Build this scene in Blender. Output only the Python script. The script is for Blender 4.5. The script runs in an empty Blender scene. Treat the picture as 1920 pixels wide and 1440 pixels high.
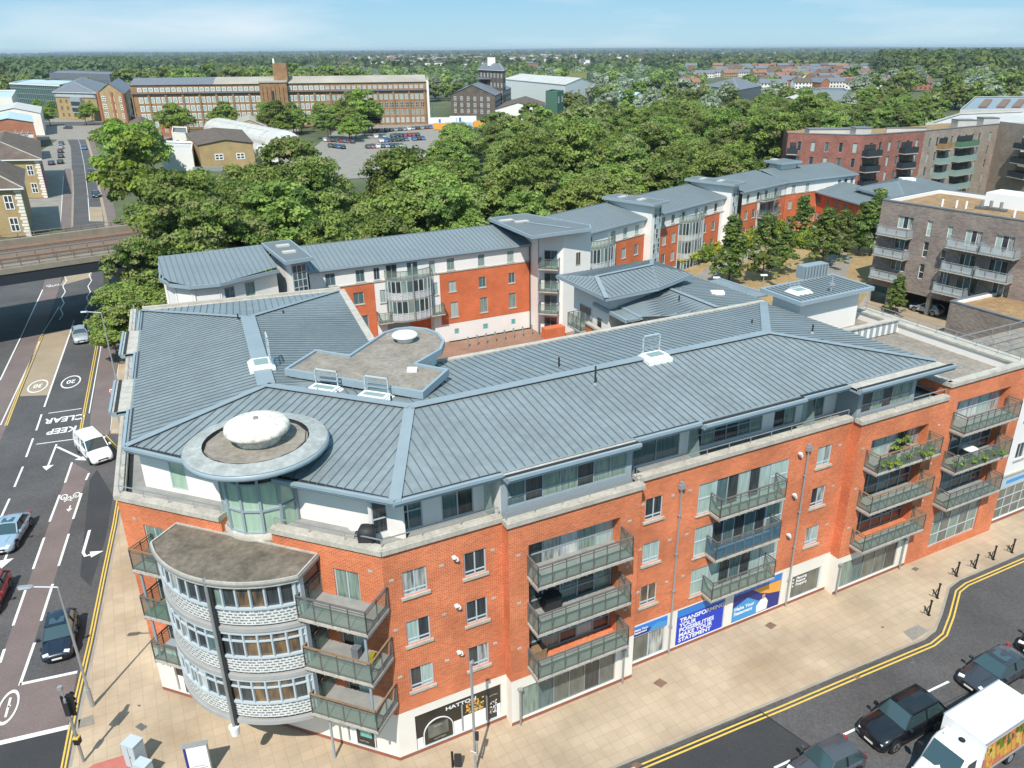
import bpy, bmesh, math, random
import numpy as np
from mathutils import Vector, Matrix
random.seed(7)
SC = bpy.context.scene
COL = SC.collection

# ---------------------------------------------------------------- camera, sky, sun, exposure
CAMH = 32.8; PITCH = math.radians(23.02); ROLL = 0.0061
FPX = 1478.0; CPX = 994.0; CPY = 720.0
cam_data = bpy.data.cameras.new("camera")
cam_data.sensor_fit = 'HORIZONTAL'; cam_data.sensor_width = 36.0
cam_data.lens = 36.0 * FPX / 1920.0
cam_data.shift_x = (960.0 - CPX) / 1920.0
cam_data.clip_start = 0.5; cam_data.clip_end = 60000
camera = bpy.data.objects.new("camera", cam_data); COL.objects.link(camera)
camera.matrix_world = (Matrix.Translation((0, 0, CAMH)) @ Matrix.Rotation(math.radians(90) - PITCH, 4, 'X')
                       @ Matrix.Rotation(-ROLL, 4, 'Z'))
SC.camera = camera

SUN_EL = math.radians(53); SUN_TRAVEL = math.radians(10)      # shadows run along +Y, 10 degrees to the right
world = bpy.data.worlds.new("World"); SC.world = world; world.use_nodes = True
wn = world.node_tree.nodes; wl = world.node_tree.links
for n in list(wn): wn.remove(n)
w_out = wn.new('ShaderNodeOutputWorld'); w_bg = wn.new('ShaderNodeBackground')
w_sky = wn.new('ShaderNodeTexSky'); w_sky.sky_type = 'NISHITA'; w_sky.sun_disc = False
w_sky.sun_elevation = SUN_EL; w_sky.sun_rotation = SUN_TRAVEL + math.pi
w_sky.air_density = 1.0; w_sky.dust_density = 0.3; w_sky.ozone_density = 2.0; w_sky.altitude = 50
# thin high cloud, mixed over the sky by direction
w_tc = wn.new('ShaderNodeTexCoord'); w_map = wn.new('ShaderNodeMapping'); w_noise = wn.new('ShaderNodeTexNoise')
w_map.inputs['Scale'].default_value = (1.3, 1.3, 9.0)
w_noise.inputs['Scale'].default_value = 2.2; w_noise.inputs['Detail'].default_value = 6; w_noise.inputs['Roughness'].default_value = 0.55
w_ramp = wn.new('ShaderNodeValToRGB'); w_ramp.color_ramp.elements[0].position = 0.5; w_ramp.color_ramp.elements[1].position = 0.85
w_mix = wn.new('ShaderNodeMix'); w_mix.data_type = 'RGBA'
w_gain = wn.new('ShaderNodeMath'); w_gain.operation = 'MULTIPLY'; w_gain.inputs[1].default_value = 0.8
wl.new(w_tc.outputs['Generated'], w_map.inputs[0]); wl.new(w_map.outputs[0], w_noise.inputs[0])
wl.new(w_noise.outputs[0], w_ramp.inputs[0]); wl.new(w_ramp.outputs[0], w_gain.inputs[0]); wl.new(w_gain.outputs[0], w_mix.inputs[0])
w_tint = wn.new('ShaderNodeMix'); w_tint.data_type = 'RGBA'; w_tint.blend_type = 'MULTIPLY'; w_tint.inputs[0].default_value = 1.0
w_tint.inputs[7].default_value = (0.80, 1.0, 1.12, 1)
w_blue = wn.new('ShaderNodeMix'); w_blue.data_type = 'RGBA'; w_blue.inputs[0].default_value = 0.8; w_blue.inputs[7].default_value = (2.85, 6.3, 9.6, 1)
w_sep = wn.new('ShaderNodeSeparateXYZ'); w_mr = wn.new('ShaderNodeMapRange'); w_mr.inputs[1].default_value = 0.0; w_mr.inputs[2].default_value = 0.075
w_grad = wn.new('ShaderNodeMix'); w_grad.data_type = 'RGBA'; w_grad.inputs[6].default_value = (5.9, 9.0, 10.8, 1); w_grad.inputs[7].default_value = (3.3, 7.2, 10.6, 1)
wl.new(w_tc.outputs['Generated'], w_sep.inputs[0]); wl.new(w_sep.outputs[2], w_mr.inputs[0]); wl.new(w_mr.outputs[0], w_grad.inputs[0]); wl.new(w_grad.outputs[2], w_blue.inputs[7])
wl.new(w_sky.outputs[0], w_tint.inputs[6]); wl.new(w_tint.outputs[2], w_blue.inputs[6]); wl.new(w_blue.outputs[2], w_mix.inputs[6]); w_mix.inputs[7].default_value = (10.5, 11.2, 12.0, 1)
wl.new(w_mix.outputs[2], w_bg.inputs[0]); w_bg.inputs[1].default_value = 0.072
wl.new(w_bg.outputs[0], w_out.inputs[0])

sun_data = bpy.data.lights.new("sun", 'SUN'); sun_data.energy = 4.5; sun_data.angle = math.radians(0.5)
sun_data.color = (1.0, 0.955, 0.88)
sun = bpy.data.objects.new("sun", sun_data); COL.objects.link(sun)
sun_dir = Vector((math.sin(SUN_TRAVEL) * math.cos(SUN_EL), math.cos(SUN_TRAVEL) * math.cos(SUN_EL), -math.sin(SUN_EL)))
sun.rotation_euler = sun_dir.to_track_quat('-Z', 'Y').to_euler(); sun.location = (0, -60, 120)
SC.view_settings.view_transform = 'Standard'; SC.view_settings.look = 'None'; SC.view_settings.gamma = 1.0
SC.view_settings.exposure = 0.27; SC.view_settings.use_curve_mapping = False
SC.cycles.max_bounces = 6; SC.cycles.transparent_max_bounces = 12; SC.cycles.diffuse_bounces = 3
SC.cycles.glossy_bounces = 3; SC.cycles.transmission_bounces = 4; SC.cycles.caustics_reflective = False; SC.cycles.caustics_refractive = False

# ---------------------------------------------------------------- survey: a pixel of the 1920x1440 photograph to a point at height z
def at(x, y, z=0.0):
    u = (x - CPX) / FPX; v = -(y - CPY) / FPX
    c, s = math.cos(ROLL), math.sin(ROLL)
    r = u * c + v * s; up = -u * s + v * c
    ct, st = math.cos(PITCH), math.sin(PITCH)
    d = (r, ct + up * st, -st + up * ct)
    t = (z - CAMH) / d[2]
    return Vector((d[0] * t, d[1] * t, z))
def at2(x, y, z=0.0):
    p = at(x, y, z); return (p.x, p.y)
def atp(*px, z=0.0):
    return [at2(x, y, z) for x, y in px]
def pix(x, y, z):
    ct, st = math.cos(PITCH), math.sin(PITCH)
    f = y * ct - (z - CAMH) * st; up = (y * st + (z - CAMH) * ct) / f; r = x / f
    c, s = math.cos(ROLL), math.sin(ROLL)
    return CPX + (r * c - up * s) * FPX, CPY - (r * s + up * c) * FPX

# ---------------------------------------------------------------- materials
MATS = {}
def nodemat(name):
    m = bpy.data.materials.new(name); m.use_nodes = True
    return m, m.node_tree.nodes, m.node_tree.links, m.node_tree.nodes['Principled BSDF']
def setp(b, **k):
    for kk, v in k.items():
        nm = kk.replace('_', ' ')
        for cand in (nm, nm.title(), nm.capitalize()):
            if cand in b.inputs: b.inputs[cand].default_value = v; break
def rgba(c): return (c[0], c[1], c[2], 1.0)
def mat(name, col, rough=0.7, metal=0.0, noise=None, bump=0.0, spec=0.4, coat=0.0, nscale2=None):
    """plain surface; noise = (scale, amount) gives patchy tone in object space, in metres"""
    if name in MATS: return MATS[name]
    m, N, L, b = nodemat(name)
    b.inputs['Base Color'].default_value = rgba(col); b.inputs['Roughness'].default_value = rough
    b.inputs['Metallic'].default_value = metal; b.inputs['Specular IOR Level'].default_value = spec
    b.inputs['Coat Weight'].default_value = coat; b.inputs['Coat Roughness'].default_value = 0.05
    if noise:
        sc, am = noise
        tc = N.new('ShaderNodeTexCoord'); nz = N.new('ShaderNodeTexNoise'); nz.inputs['Scale'].default_value = sc
        nz.inputs['Detail'].default_value = 7; nz.inputs['Roughness'].default_value = 0.62
        L.new(tc.outputs['Object'], nz.inputs['Vector'])
        rp = N.new('ShaderNodeMapRange'); rp.inputs[1].default_value = 0.25; rp.inputs[2].default_value = 0.75
        rp.inputs[3].default_value = 1 - am; rp.inputs[4].default_value = 1 + am
        L.new(nz.outputs[0], rp.inputs[0])
        mx = N.new('ShaderNodeMix'); mx.data_type = 'RGBA'; mx.blend_type = 'MULTIPLY'; mx.inputs[0].default_value = 1
        mx.inputs[6].default_value = rgba(col); L.new(rp.outputs[0], mx.inputs[7])
        last = mx.outputs[2]
        if nscale2:
            sc2, am2 = nscale2
            n2 = N.new('ShaderNodeTexNoise'); n2.inputs['Scale'].default_value = sc2; n2.inputs['Detail'].default_value = 3
            L.new(tc.outputs['Object'], n2.inputs['Vector'])
            r2 = N.new('ShaderNodeMapRange'); r2.inputs[1].default_value = 0.3; r2.inputs[2].default_value = 0.7
            r2.inputs[3].default_value = 1 - am2; r2.inputs[4].default_value = 1 + am2
            L.new(n2.outputs[0], r2.inputs[0])
            m2 = N.new('ShaderNodeMix'); m2.data_type = 'RGBA'; m2.blend_type = 'MULTIPLY'; m2.inputs[0].default_value = 1
            L.new(last, m2.inputs[6]); L.new(r2.outputs[0], m2.inputs[7]); last = m2.outputs[2]
        L.new(last, b.inputs['Base Color'])
        if bump:
            bp = N.new('ShaderNodeBump'); bp.inputs['Strength'].default_value = bump; bp.inputs['Distance'].default_value = 0.02
            L.new(nz.outputs[0], bp.inputs['Height']); L.new(bp.outputs[0], b.inputs['Normal'])
    MATS[name] = m; return m
def brickmat(name, c1, c2, mortar, bw=0.225, bh=0.075, ms=0.012, rough=0.85, patch=0.12, off=0.5, var=0.5, big=0.35):
    if name in MATS: return MATS[name]
    m, N, L, b = nodemat(name)
    uv = N.new('ShaderNodeUVMap'); br = N.new('ShaderNodeTexBrick'); br.offset = off
    br.inputs['Color1'].default_value = rgba(c1); br.inputs['Color2'].default_value = rgba(c2); br.inputs['Mortar'].default_value = rgba(mortar)
    br.inputs['Scale'].default_value = 1.0; br.inputs['Mortar Size'].default_value = ms; br.inputs['Mortar Smooth'].default_value = 0.2
    br.inputs['Brick Width'].default_value = bw; br.inputs['Row Height'].default_value = bh; br.inputs['Bias'].default_value = 0
    L.new(uv.outputs[0], br.inputs['Vector'])
    nz = N.new('ShaderNodeTexNoise'); nz.inputs['Scale'].default_value = big; nz.inputs['Detail'].default_value = 8; nz.inputs['Roughness'].default_value = 0.6
    L.new(uv.outputs[0], nz.inputs['Vector'])
    rp = N.new('ShaderNodeMapRange'); rp.inputs[1].default_value = 0.28; rp.inputs[2].default_value = 0.72
    rp.inputs[3].default_value = 1 - patch; rp.inputs[4].default_value = 1 + patch; L.new(nz.outputs[0], rp.inputs[0])
    mx = N.new('ShaderNodeMix'); mx.data_type = 'RGBA'; mx.blend_type = 'MULTIPLY'; mx.inputs[0].default_value = 1
    L.new(br.outputs[0], mx.inputs[6]); L.new(rp.outputs[0], mx.inputs[7]); L.new(mx.outputs[2], b.inputs['Base Color'])
    if name == 'tan_paving':      # brown weathering stains with a shape of their own
        ns = N.new('ShaderNodeTexNoise'); ns.inputs['Scale'].default_value = 0.13; ns.inputs['Detail'].default_value = 9; ns.inputs['Roughness'].default_value = .7; L.new(uv.outputs[0], ns.inputs['Vector'])
        rs_ = N.new('ShaderNodeMapRange'); rs_.inputs[1].default_value = .5; rs_.inputs[2].default_value = .72; rs_.inputs[4].default_value = .55; L.new(ns.outputs[0], rs_.inputs[0])
        ms_ = N.new('ShaderNodeMix'); ms_.data_type = 'RGBA'; ms_.inputs[7].default_value = (.33, .215, .12, 1); L.new(rs_.outputs[0], ms_.inputs[0]); L.new(mx.outputs[2], ms_.inputs[6]); L.new(ms_.outputs[2], b.inputs['Base Color'])
    b.inputs['Roughness'].default_value = rough; b.inputs['Specular IOR Level'].default_value = 0.2
    bp = N.new('ShaderNodeBump'); bp.inputs['Strength'].default_value = 0.25; bp.inputs['Distance'].default_value = 0.01; bp.invert = True
    L.new(br.outputs['Fac'], bp.inputs['Height']); L.new(bp.outputs[0], b.inputs['Normal'])
    MATS[name] = m; return m
def panemat(name, col, col2, scale=9.0, rough=0.04):
    """window glass with a curtain, blind or dim room close behind it"""
    m, N, L, b = nodemat(name)
    uv = N.new('ShaderNodeUVMap'); mp = N.new('ShaderNodeMapping'); mp.inputs['Scale'].default_value = (scale, 0.7, 1)
    nz = N.new('ShaderNodeTexNoise'); nz.inputs['Scale'].default_value = 1.0; nz.inputs['Detail'].default_value = 2
    L.new(uv.outputs[0], mp.inputs[0]); L.new(mp.outputs[0], nz.inputs['Vector'])
    rp = N.new('ShaderNodeMapRange'); rp.inputs[1].default_value = 0.35; rp.inputs[2].default_value = 0.65; L.new(nz.outputs[0], rp.inputs[0])
    mx = N.new('ShaderNodeMix'); mx.data_type = 'RGBA'; mx.inputs[6].default_value = rgba(col); mx.inputs[7].default_value = rgba(col2)
    L.new(rp.outputs[0], mx.inputs[0]); L.new(mx.outputs[2], b.inputs['Base Color'])
    b.inputs['Roughness'].default_value = 0.6; b.inputs['Specular IOR Level'].default_value = 0.3
    b.inputs['Coat Weight'].default_value = 1.0; b.inputs['Coat Roughness'].default_value = rough; b.inputs['Coat IOR'].default_value = 1.6
    MATS[name] = m; return m
def glassmat(name, tint, trans=0.6, rough=0.03):
    m, N, L, b = nodemat(name)
    out = [n for n in N if n.type == 'OUTPUT_MATERIAL'][0]
    b.inputs['Base Color'].default_value = rgba(tint); b.inputs['Roughness'].default_value = rough; b.inputs['Specular IOR Level'].default_value = 0.9
    tr = N.new('ShaderNodeBsdfTransparent'); tr.inputs[0].default_value = rgba([min(1, 0.55 + t) for t in tint])
    mx = N.new('ShaderNodeMixShader'); mx.inputs[0].default_value = trans
    L.new(b.outputs[0], mx.inputs[1]); L.new(tr.outputs[0], mx.inputs[2]); L.new(mx.outputs[0], out.inputs[0])
    MATS[name] = m; return m

M = MATS
brickmat('orange_brick', (0.68, 0.155, 0.052), (0.48, 0.092, 0.034), (0.66, 0.36, 0.21), ms=0.010, patch=0.26, var=0.6)
brickmat('court_brick', (0.66, 0.14, 0.045), (0.54, 0.105, 0.036), (0.54, 0.22, 0.12), patch=0.2)
brickmat('plinth_brick', (0.33, 0.09, 0.05), (0.26, 0.075, 0.045), (0.3, 0.17, 0.12), patch=0.2)
brickmat('purple_brick', (0.30, 0.235, 0.20), (0.19, 0.15, 0.135), (0.30, 0.27, 0.24), patch=0.2, bw=0.44, bh=0.15)
brickmat('red_brown_brick', (0.34, 0.125, 0.09), (0.22, 0.085, 0.07), (0.33, 0.22, 0.18), patch=0.22, bw=0.44, bh=0.15)
brickmat('buff_grey_brick', (0.37, 0.30, 0.24), (0.26, 0.21, 0.18), (0.36, 0.32, 0.27), patch=0.18, bw=0.44, bh=0.15)
brickmat('yellow_brick', (0.44, 0.30, 0.13), (0.36, 0.24, 0.10), (0.40, 0.32, 0.2), patch=0.16)
brickmat('factory_brick', (0.34, 0.20, 0.10), (0.27, 0.15, 0.075), (0.33, 0.24, 0.16), patch=0.2, bw=1.0, bh=0.35)
brickmat('dark_factory_brick', (0.16, 0.13, 0.10), (0.11, 0.09, 0.075), (0.2, 0.17, 0.14), patch=0.25, bw=1.0, bh=0.35)
brickmat('bright_red_brick', (0.40, 0.12, 0.06), (0.33, 0.10, 0.05), (0.40, 0.25, 0.17), patch=0.15)
brickmat('glass_brick', (0.24, 0.255, 0.255), (0.13, 0.14, 0.145), (0.66, 0.66, 0.63), bw=0.27, bh=0.15, ms=0.042, rough=0.35, patch=0.08)
mat('band_grey', (0.37, 0.365, 0.35), rough=0.6, noise=(1.5, 0.12))
mat('bay_felt', (0.155, 0.13, 0.10), rough=0.92, noise=(0.7, 0.45), nscale2=(4.5, 0.25))
mat('court_flat', (0.15, 0.17, 0.175), rough=0.7, noise=(0.5, 0.12))
brickmat('tan_paving', (0.465, 0.362, 0.255), (0.425, 0.33, 0.23), (0.35, 0.27, 0.19), bw=0.62, bh=0.62, ms=0.013, off=0.0, patch=0.24, big=0.22)
brickmat('brick_paving', (0.33, 0.19, 0.13), (0.27, 0.155, 0.11), (0.22, 0.14, 0.1), bw=0.4, bh=0.2, ms=0.012, patch=0.2)
brickmat('roof_tiles_brown', (0.17, 0.13, 0.10), (0.13, 0.10, 0.08), (0.08, 0.06, 0.05), bw=0.35, bh=0.28, ms=0.02, patch=0.25)
mat('zinc_roof', (0.236, 0.27, 0.276), rough=0.5, metal=0.15, noise=(0.35, 0.15), nscale2=(2.5, 0.09))
mat('zinc_seam', (0.12, 0.15, 0.16), rough=0.5, metal=0.15)  # same metal, darker: the shadow side of the ribs is put into the colour
mat('zinc_flashing', (0.285, 0.335, 0.355), rough=0.45, metal=0.15, noise=(0.8, 0.08))
mat('disc_metal', (0.35, 0.36, 0.34), rough=0.75, noise=(1.6, 0.3), nscale2=(4, .12))
mat('blue_fascia', (0.275, 0.35, 0.39), rough=0.4, noise=(0.7, 0.06))
mat('court_roof', (0.21, 0.25, 0.265), rough=0.55, metal=0.1, noise=(0.3, 0.1))
mat('court_seam', (0.145, 0.175, 0.185), rough=0.6)
mat('render_white', (0.80, 0.77, 0.73), rough=0.85, noise=(0.5, 0.05), bump=0.05)
mat('warm_white', (0.77, 0.72, 0.64), rough=0.85, noise=(0.6, 0.06))
mat('stone_coping', (0.45, 0.415, 0.355), rough=0.85, noise=(1.3, 0.2), nscale2=(6, 0.12))
mat('roof_felt', (0.26, 0.225, 0.185), rough=0.92, noise=(0.9, 0.30), nscale2=(4.0, 0.18))
mat('dark_felt', (0.12, 0.115, 0.105), rough=0.92, noise=(1.1, 0.35), nscale2=(5.0, 0.2))
mat('terrace_deck', (0.27, 0.27, 0.255), rough=0.85, noise=(1.2, 0.25))
mat('lichen_white', (0.72, 0.67, 0.58), rough=0.85, noise=(3.2, 0.42), nscale2=(9, 0.2))
mat('factory_roof', (0.36, 0.325, 0.27), rough=0.85, noise=(0.08, 0.22))
mat('clean_white', (0.82, 0.82, 0.80), rough=0.45)
mat('frame_grey', (0.30, 0.35, 0.38), rough=0.45, noise=(3, 0.05))
mat('frame_light', (0.47, 0.53, 0.56), rough=0.4)
mat('steel_dark', (0.17, 0.165, 0.155), rough=0.55, metal=0.3, noise=(4, 0.15))
mat('steel_mid', (0.33, 0.34, 0.34), rough=0.5, metal=0.4, noise=(4, 0.12))
mat('galvanised', (0.42, 0.44, 0.45), rough=0.45, metal=0.5)
mat('timber_rail', (0.26, 0.16, 0.09), rough=0.7, noise=(5, 0.2))
mat('balcony_soffit', (0.40, 0.385, 0.36), rough=0.8, noise=(3, 0.15))
mat('black_paint', (0.012, 0.012, 0.014), rough=0.35)
mat('near_black', (0.03, 0.03, 0.032), rough=0.6)
mat('asphalt', (0.088, 0.083, 0.082), rough=0.88, noise=(0.16, 0.34), nscale2=(7.0, 0.2))
mat('fresh_asphalt', (0.045, 0.045, 0.047), rough=0.85, noise=(0.3, 0.18), nscale2=(9, 0.14))
mat('red_asphalt', (0.175, 0.135, 0.125), rough=0.9, noise=(0.35, 0.16), nscale2=(9, 0.12))
mat('buff_asphalt', (0.34, 0.265, 0.18), rough=0.9, noise=(0.3, 0.16), nscale2=(9, 0.1))
mat('grey_paving', (0.26, 0.235, 0.20), rough=0.9, noise=(0.4, 0.2), nscale2=(5, 0.1))
mat('kerb_stone', (0.33, 0.29, 0.235), rough=0.85, noise=(0.8, 0.2))
mat('road_white', (0.72, 0.71, 0.68), rough=0.8, noise=(5, 0.14))
mat('road_yellow', (0.68, 0.46, 0.09), rough=0.8, noise=(5, 0.14))
mat('red_tactile', (0.46, 0.15, 0.12), rough=0.85, noise=(3, 0.12))
mat('dry_grass', (0.33, 0.225, 0.105), rough=0.95, noise=(0.25, 0.3), nscale2=(3, 0.2))
mat('sedum', (0.30, 0.19, 0.095), rough=0.95, noise=(0.9, 0.35), nscale2=(5, 0.25))
mat('land', (0.085, 0.10, 0.045), rough=0.95, noise=(0.012, 0.35), nscale2=(0.08, 0.25))
mat('far_land', (0.05, 0.07, 0.045), rough=0.95, noise=(0.003, 0.4), nscale2=(0.02, 0.3))
mat('ballast', (0.20, 0.125, 0.085), rough=0.95, noise=(1.0, 0.2), nscale2=(8, 0.25))
mat('rust_steel', (0.20, 0.125, 0.085), rough=0.7, noise=(2, 0.25))
mat('girder', (0.27, 0.23, 0.175), rough=0.75, noise=(0.8, 0.2))
mat('dark_girder', (0.022, 0.028, 0.036), rough=0.7)
mat('bark', (0.12, 0.09, 0.065), rough=0.95, noise=(3, 0.25))
mat('bright_blue', (0.018, 0.055, 0.52), rough=0.35)
mat('mid_blue', (0.03, 0.20, 0.60), rough=0.35)
mat('deep_navy', (0.02, 0.03, 0.20), rough=0.35)
mat('sky_panel', (0.06, 0.30, 0.62), rough=0.35)
mat('orange_panel', (0.80, 0.36, 0.06), rough=0.35)
mat('sign_black', (0.030, 0.028, 0.022), rough=0.3, spec=0.6)
mat('teal_glass', (0.12, 0.42, 0.40), rough=0.15, coat=1.0)
mat('skin', (0.50, 0.30, 0.21), rough=0.6)
mat('terracotta', (0.27, 0.14, 0.095), rough=0.85, noise=(0.6, 0.2))
mat('slate', (0.16, 0.17, 0.19), rough=0.6, noise=(0.5, 0.12))
mat('pale_sheet', (0.52, 0.50, 0.46), rough=0.6, noise=(0.2, 0.14))
mat('pale_blue_sheet', (0.45, 0.55, 0.60), rough=0.5, noise=(0.2, 0.1))
mat('green_paint', (0.10, 0.20, 0.13), rough=0.6)
mat('green_glass', (0.035, 0.10, 0.10), rough=0.12, coat=1.0)
mat('olive_tank', (0.30, 0.29, 0.12), rough=0.6)
mat('pink_banner', (0.80, 0.02, 0.30), rough=0.6)
mat('grime_orange', (0.55, 0.20, 0.09), rough=0.8, noise=(0.3, 0.3))
panemat('pane_dark', (0.018, 0.022, 0.026), (0.05, 0.06, 0.06))
panemat('pane_curtain', (0.26, 0.34, 0.28), (0.13, 0.19, 0.165))
panemat('pane_pale', (0.42, 0.52, 0.47), (0.30, 0.40, 0.37))
panemat('pane_net', (0.50, 0.50, 0.46), (0.10, 0.12, 0.13), scale=6)
panemat('pane_mint', (0.40, 0.55, 0.42), (0.33, 0.47, 0.36), scale=4)
panemat('pane_teal', (0.10, 0.17, 0.17), (0.06, 0.10, 0.11))
panemat('pane_wood', (0.22, 0.13, 0.06), (0.03, 0.03, 0.03), scale=3)
panemat('pane_shop', (0.09, 0.10, 0.085), (0.16, 0.17, 0.14), scale=2)
panemat('pane_white', (0.62, 0.62, 0.60), (0.36, 0.38, 0.38), scale=6)
glassmat('balcony_glass', (0.26, 0.34, 0.29), 0.66)
glassmat('blue_balcony_glass', (0.06, 0.16, 0.24), 0.4)
glassmat('frosted_glass', (0.36, 0.48, 0.44), 0.30, 0.2)
glassmat('clear_glass', (0.30, 0.35, 0.35), 0.75)

def leafmat(name, c, var=.25, trans=.4):
    m, N, L, b = nodemat(name); out = [n for n in N if n.type == 'OUTPUT_MATERIAL'][0]
    oi = N.new('ShaderNodeObjectInfo'); hs = N.new('ShaderNodeHueSaturation'); hs.inputs['Color'].default_value = rgba(c)
    mr = N.new('ShaderNodeMapRange'); mr.inputs[3].default_value = 1 - var; mr.inputs[4].default_value = 1 + var; L.new(oi.outputs['Random'], mr.inputs[0]); L.new(mr.outputs[0], hs.inputs['Value'])
    m2 = N.new('ShaderNodeMath'); m2.operation = 'MULTIPLY_ADD'; m2.inputs[1].default_value = .03; m2.inputs[2].default_value = .478; L.new(oi.outputs['Random'], m2.inputs[0]); L.new(m2.outputs[0], hs.inputs['Hue'])
    L.new(hs.outputs[0], b.inputs['Base Color']); b.inputs['Roughness'].default_value = .55; b.inputs['Specular IOR Level'].default_value = .3
    t = N.new('ShaderNodeBsdfTranslucent'); L.new(hs.outputs[0], t.inputs[0]); mx = N.new('ShaderNodeMixShader'); mx.inputs[0].default_value = trans
    L.new(b.outputs[0], mx.inputs[1]); L.new(t.outputs[0], mx.inputs[2]); L.new(mx.outputs[0], out.inputs[0]); MATS[name] = m
leafmat('leaf_light', (0.28, 0.375, 0.085), .24); leafmat('leaf_mid', (0.175, 0.255, 0.055), .24); leafmat('leaf_dark', (0.095, 0.15, 0.038), .24)
leafmat('leaf_olive', (0.275, 0.31, 0.11), .24); leafmat('leaf_silver', (0.45, 0.51, 0.38), .12); leafmat('leaf_silver_dark', (0.29, 0.35, 0.24), .12)
leafmat('leaf_lime', (0.27, 0.40, 0.05), .12); leafmat('leaf_copper', (0.05, 0.028, 0.025)); leafmat('leaf_yellow', (0.50, 0.47, 0.05), .1); leafmat('leaf_far', (0.13, 0.19, 0.075), .3)

# ---------------------------------------------------------------- mesh builder
class MB:
    def __init__(s): s.v = []; s.f = []; s.m = []; s.mats = []; s.sm = []
    def mi(s, m):
        m = M[m] if isinstance(m, str) else m
        if m not in s.mats: s.mats.append(m)
        return s.mats.index(m)
    def poly(s, pts, m, smooth=False):
        i = len(s.v); s.v += [tuple(p) for p in pts]; s.f.append(tuple(range(i, i + len(pts)))); s.m.append(s.mi(m)); s.sm.append(smooth)
    def raw(s, vs, fs, m, smooth=False):
        i = len(s.v); s.v += [tuple(p) for p in vs]; k = s.mi(m)
        for f in fs: s.f.append(tuple(a + i for a in f)); s.m.append(k); s.sm.append(smooth)
    def hexa(s, b, t, m):
        """b, t: four bottom and four top points, anticlockwise from above"""
        s.raw(list(b) + list(t), [(3, 2, 1, 0), (4, 5, 6, 7), (0, 1, 5, 4), (1, 2, 6, 5), (2, 3, 7, 6), (3, 0, 4, 7)], m)
    def box(s, x0, x1, y0, y1, z0, z1, m):
        if x0 > x1: x0, x1 = x1, x0
        if y0 > y1: y0, y1 = y1, y0
        s.hexa([(x0, y0, z0), (x1, y0, z0), (x1, y1, z0), (x0, y1, z0)], [(x0, y0, z1), (x1, y0, z1), (x1, y1, z1), (x0, y1, z1)], m)
    def prism(s, poly, z0, z1, m, mt=None, mbot=None):
        """poly: plan outline (either winding); z0/z1 numbers"""
        poly = ccw(poly); n = len(poly)
        for i in range(n):
            a, b = poly[i], poly[(i + 1) % n]
            s.poly([(a[0], a[1], z0), (b[0], b[1], z0), (b[0], b[1], z1), (a[0], a[1], z1)], m)
        s.poly([(p[0], p[1], z1) for p in poly], mt or m)
        s.poly([(p[0], p[1], z0) for p in reversed(poly)], mbot or m)
    def tube(s, p, q, r, m, n=8, r2=None, caps=True):
        p = Vector(p); q = Vector(q); r2 = r if r2 is None else r2
        d = (q - p); 
        if d.length < 1e-6: return
        d.normalize(); a = d.orthogonal().normalized(); b = d.cross(a)
        vs = []
        for k, (c, rr) in enumerate(((p, r), (q, r2))):
            for i in range(n):
                t = 2 * math.pi * i / n; vs.append(c + a * (rr * math.cos(t)) + b * (rr * math.sin(t)))
        fs = [(i, (i + 1) % n, n + (i + 1) % n, n + i) for i in range(n)]
        s.raw(vs, fs, m, smooth=n > 6)
        if caps:
            s.raw(vs[:n], [tuple(reversed(range(n)))], m); s.raw(vs[n:], [tuple(range(n))], m)
    def lathe(s, c, prof, m, n=32, a0=0, a1=2 * math.pi, smooth=True):
        """prof: list of (radius, z) bottom to top"""
        full = abs(a1 - a0 - 2 * math.pi) < 1e-6; k = n if full else n + 1
        vs = []
        for r, z in prof:
            for i in range(k):
                t = a0 + (a1 - a0) * i / n; vs.append((c[0] + r * math.cos(t), c[1] + r * math.sin(t), z))
        fs = []
        for j in range(len(prof) - 1):
            for i in range(n):
                i2 = (i + 1) % k; fs.append((j * k + i, j * k + i2, (j + 1) * k + i2, (j + 1) * k + i))
        s.raw(vs, fs, m, smooth)
    def bar(s, p, q, w, h, m, up=(0, 0, 1)):
        """square bar p-q, w across, h up"""
        p = Vector(p); q = Vector(q); d = q - p
        if d.length < 1e-6: return
        d.normalize(); u = Vector(up)
        if abs(d.dot(u)) > 0.98: u = Vector((0, 1, 0))
        a = d.cross(u).normalized() * (w / 2); b = a.cross(d).normalized() * (h / 2)
        s.raw([p - a - b, p + a - b, q + a - b, q - a - b, p - a + b, p + a + b, q + a + b, q - a + b],
              [(3, 2, 1, 0), (4, 5, 6, 7), (0, 1, 5, 4), (1, 2, 6, 5), (2, 3, 7, 6), (3, 0, 4, 7)], m)
def area2(p): return sum(p[i][0] * p[(i + 1) % len(p)][1] - p[(i + 1) % len(p)][0] * p[i][1] for i in range(len(p)))
def ccw(p): return list(p) if area2(p) > 0 else list(reversed(p))

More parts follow.
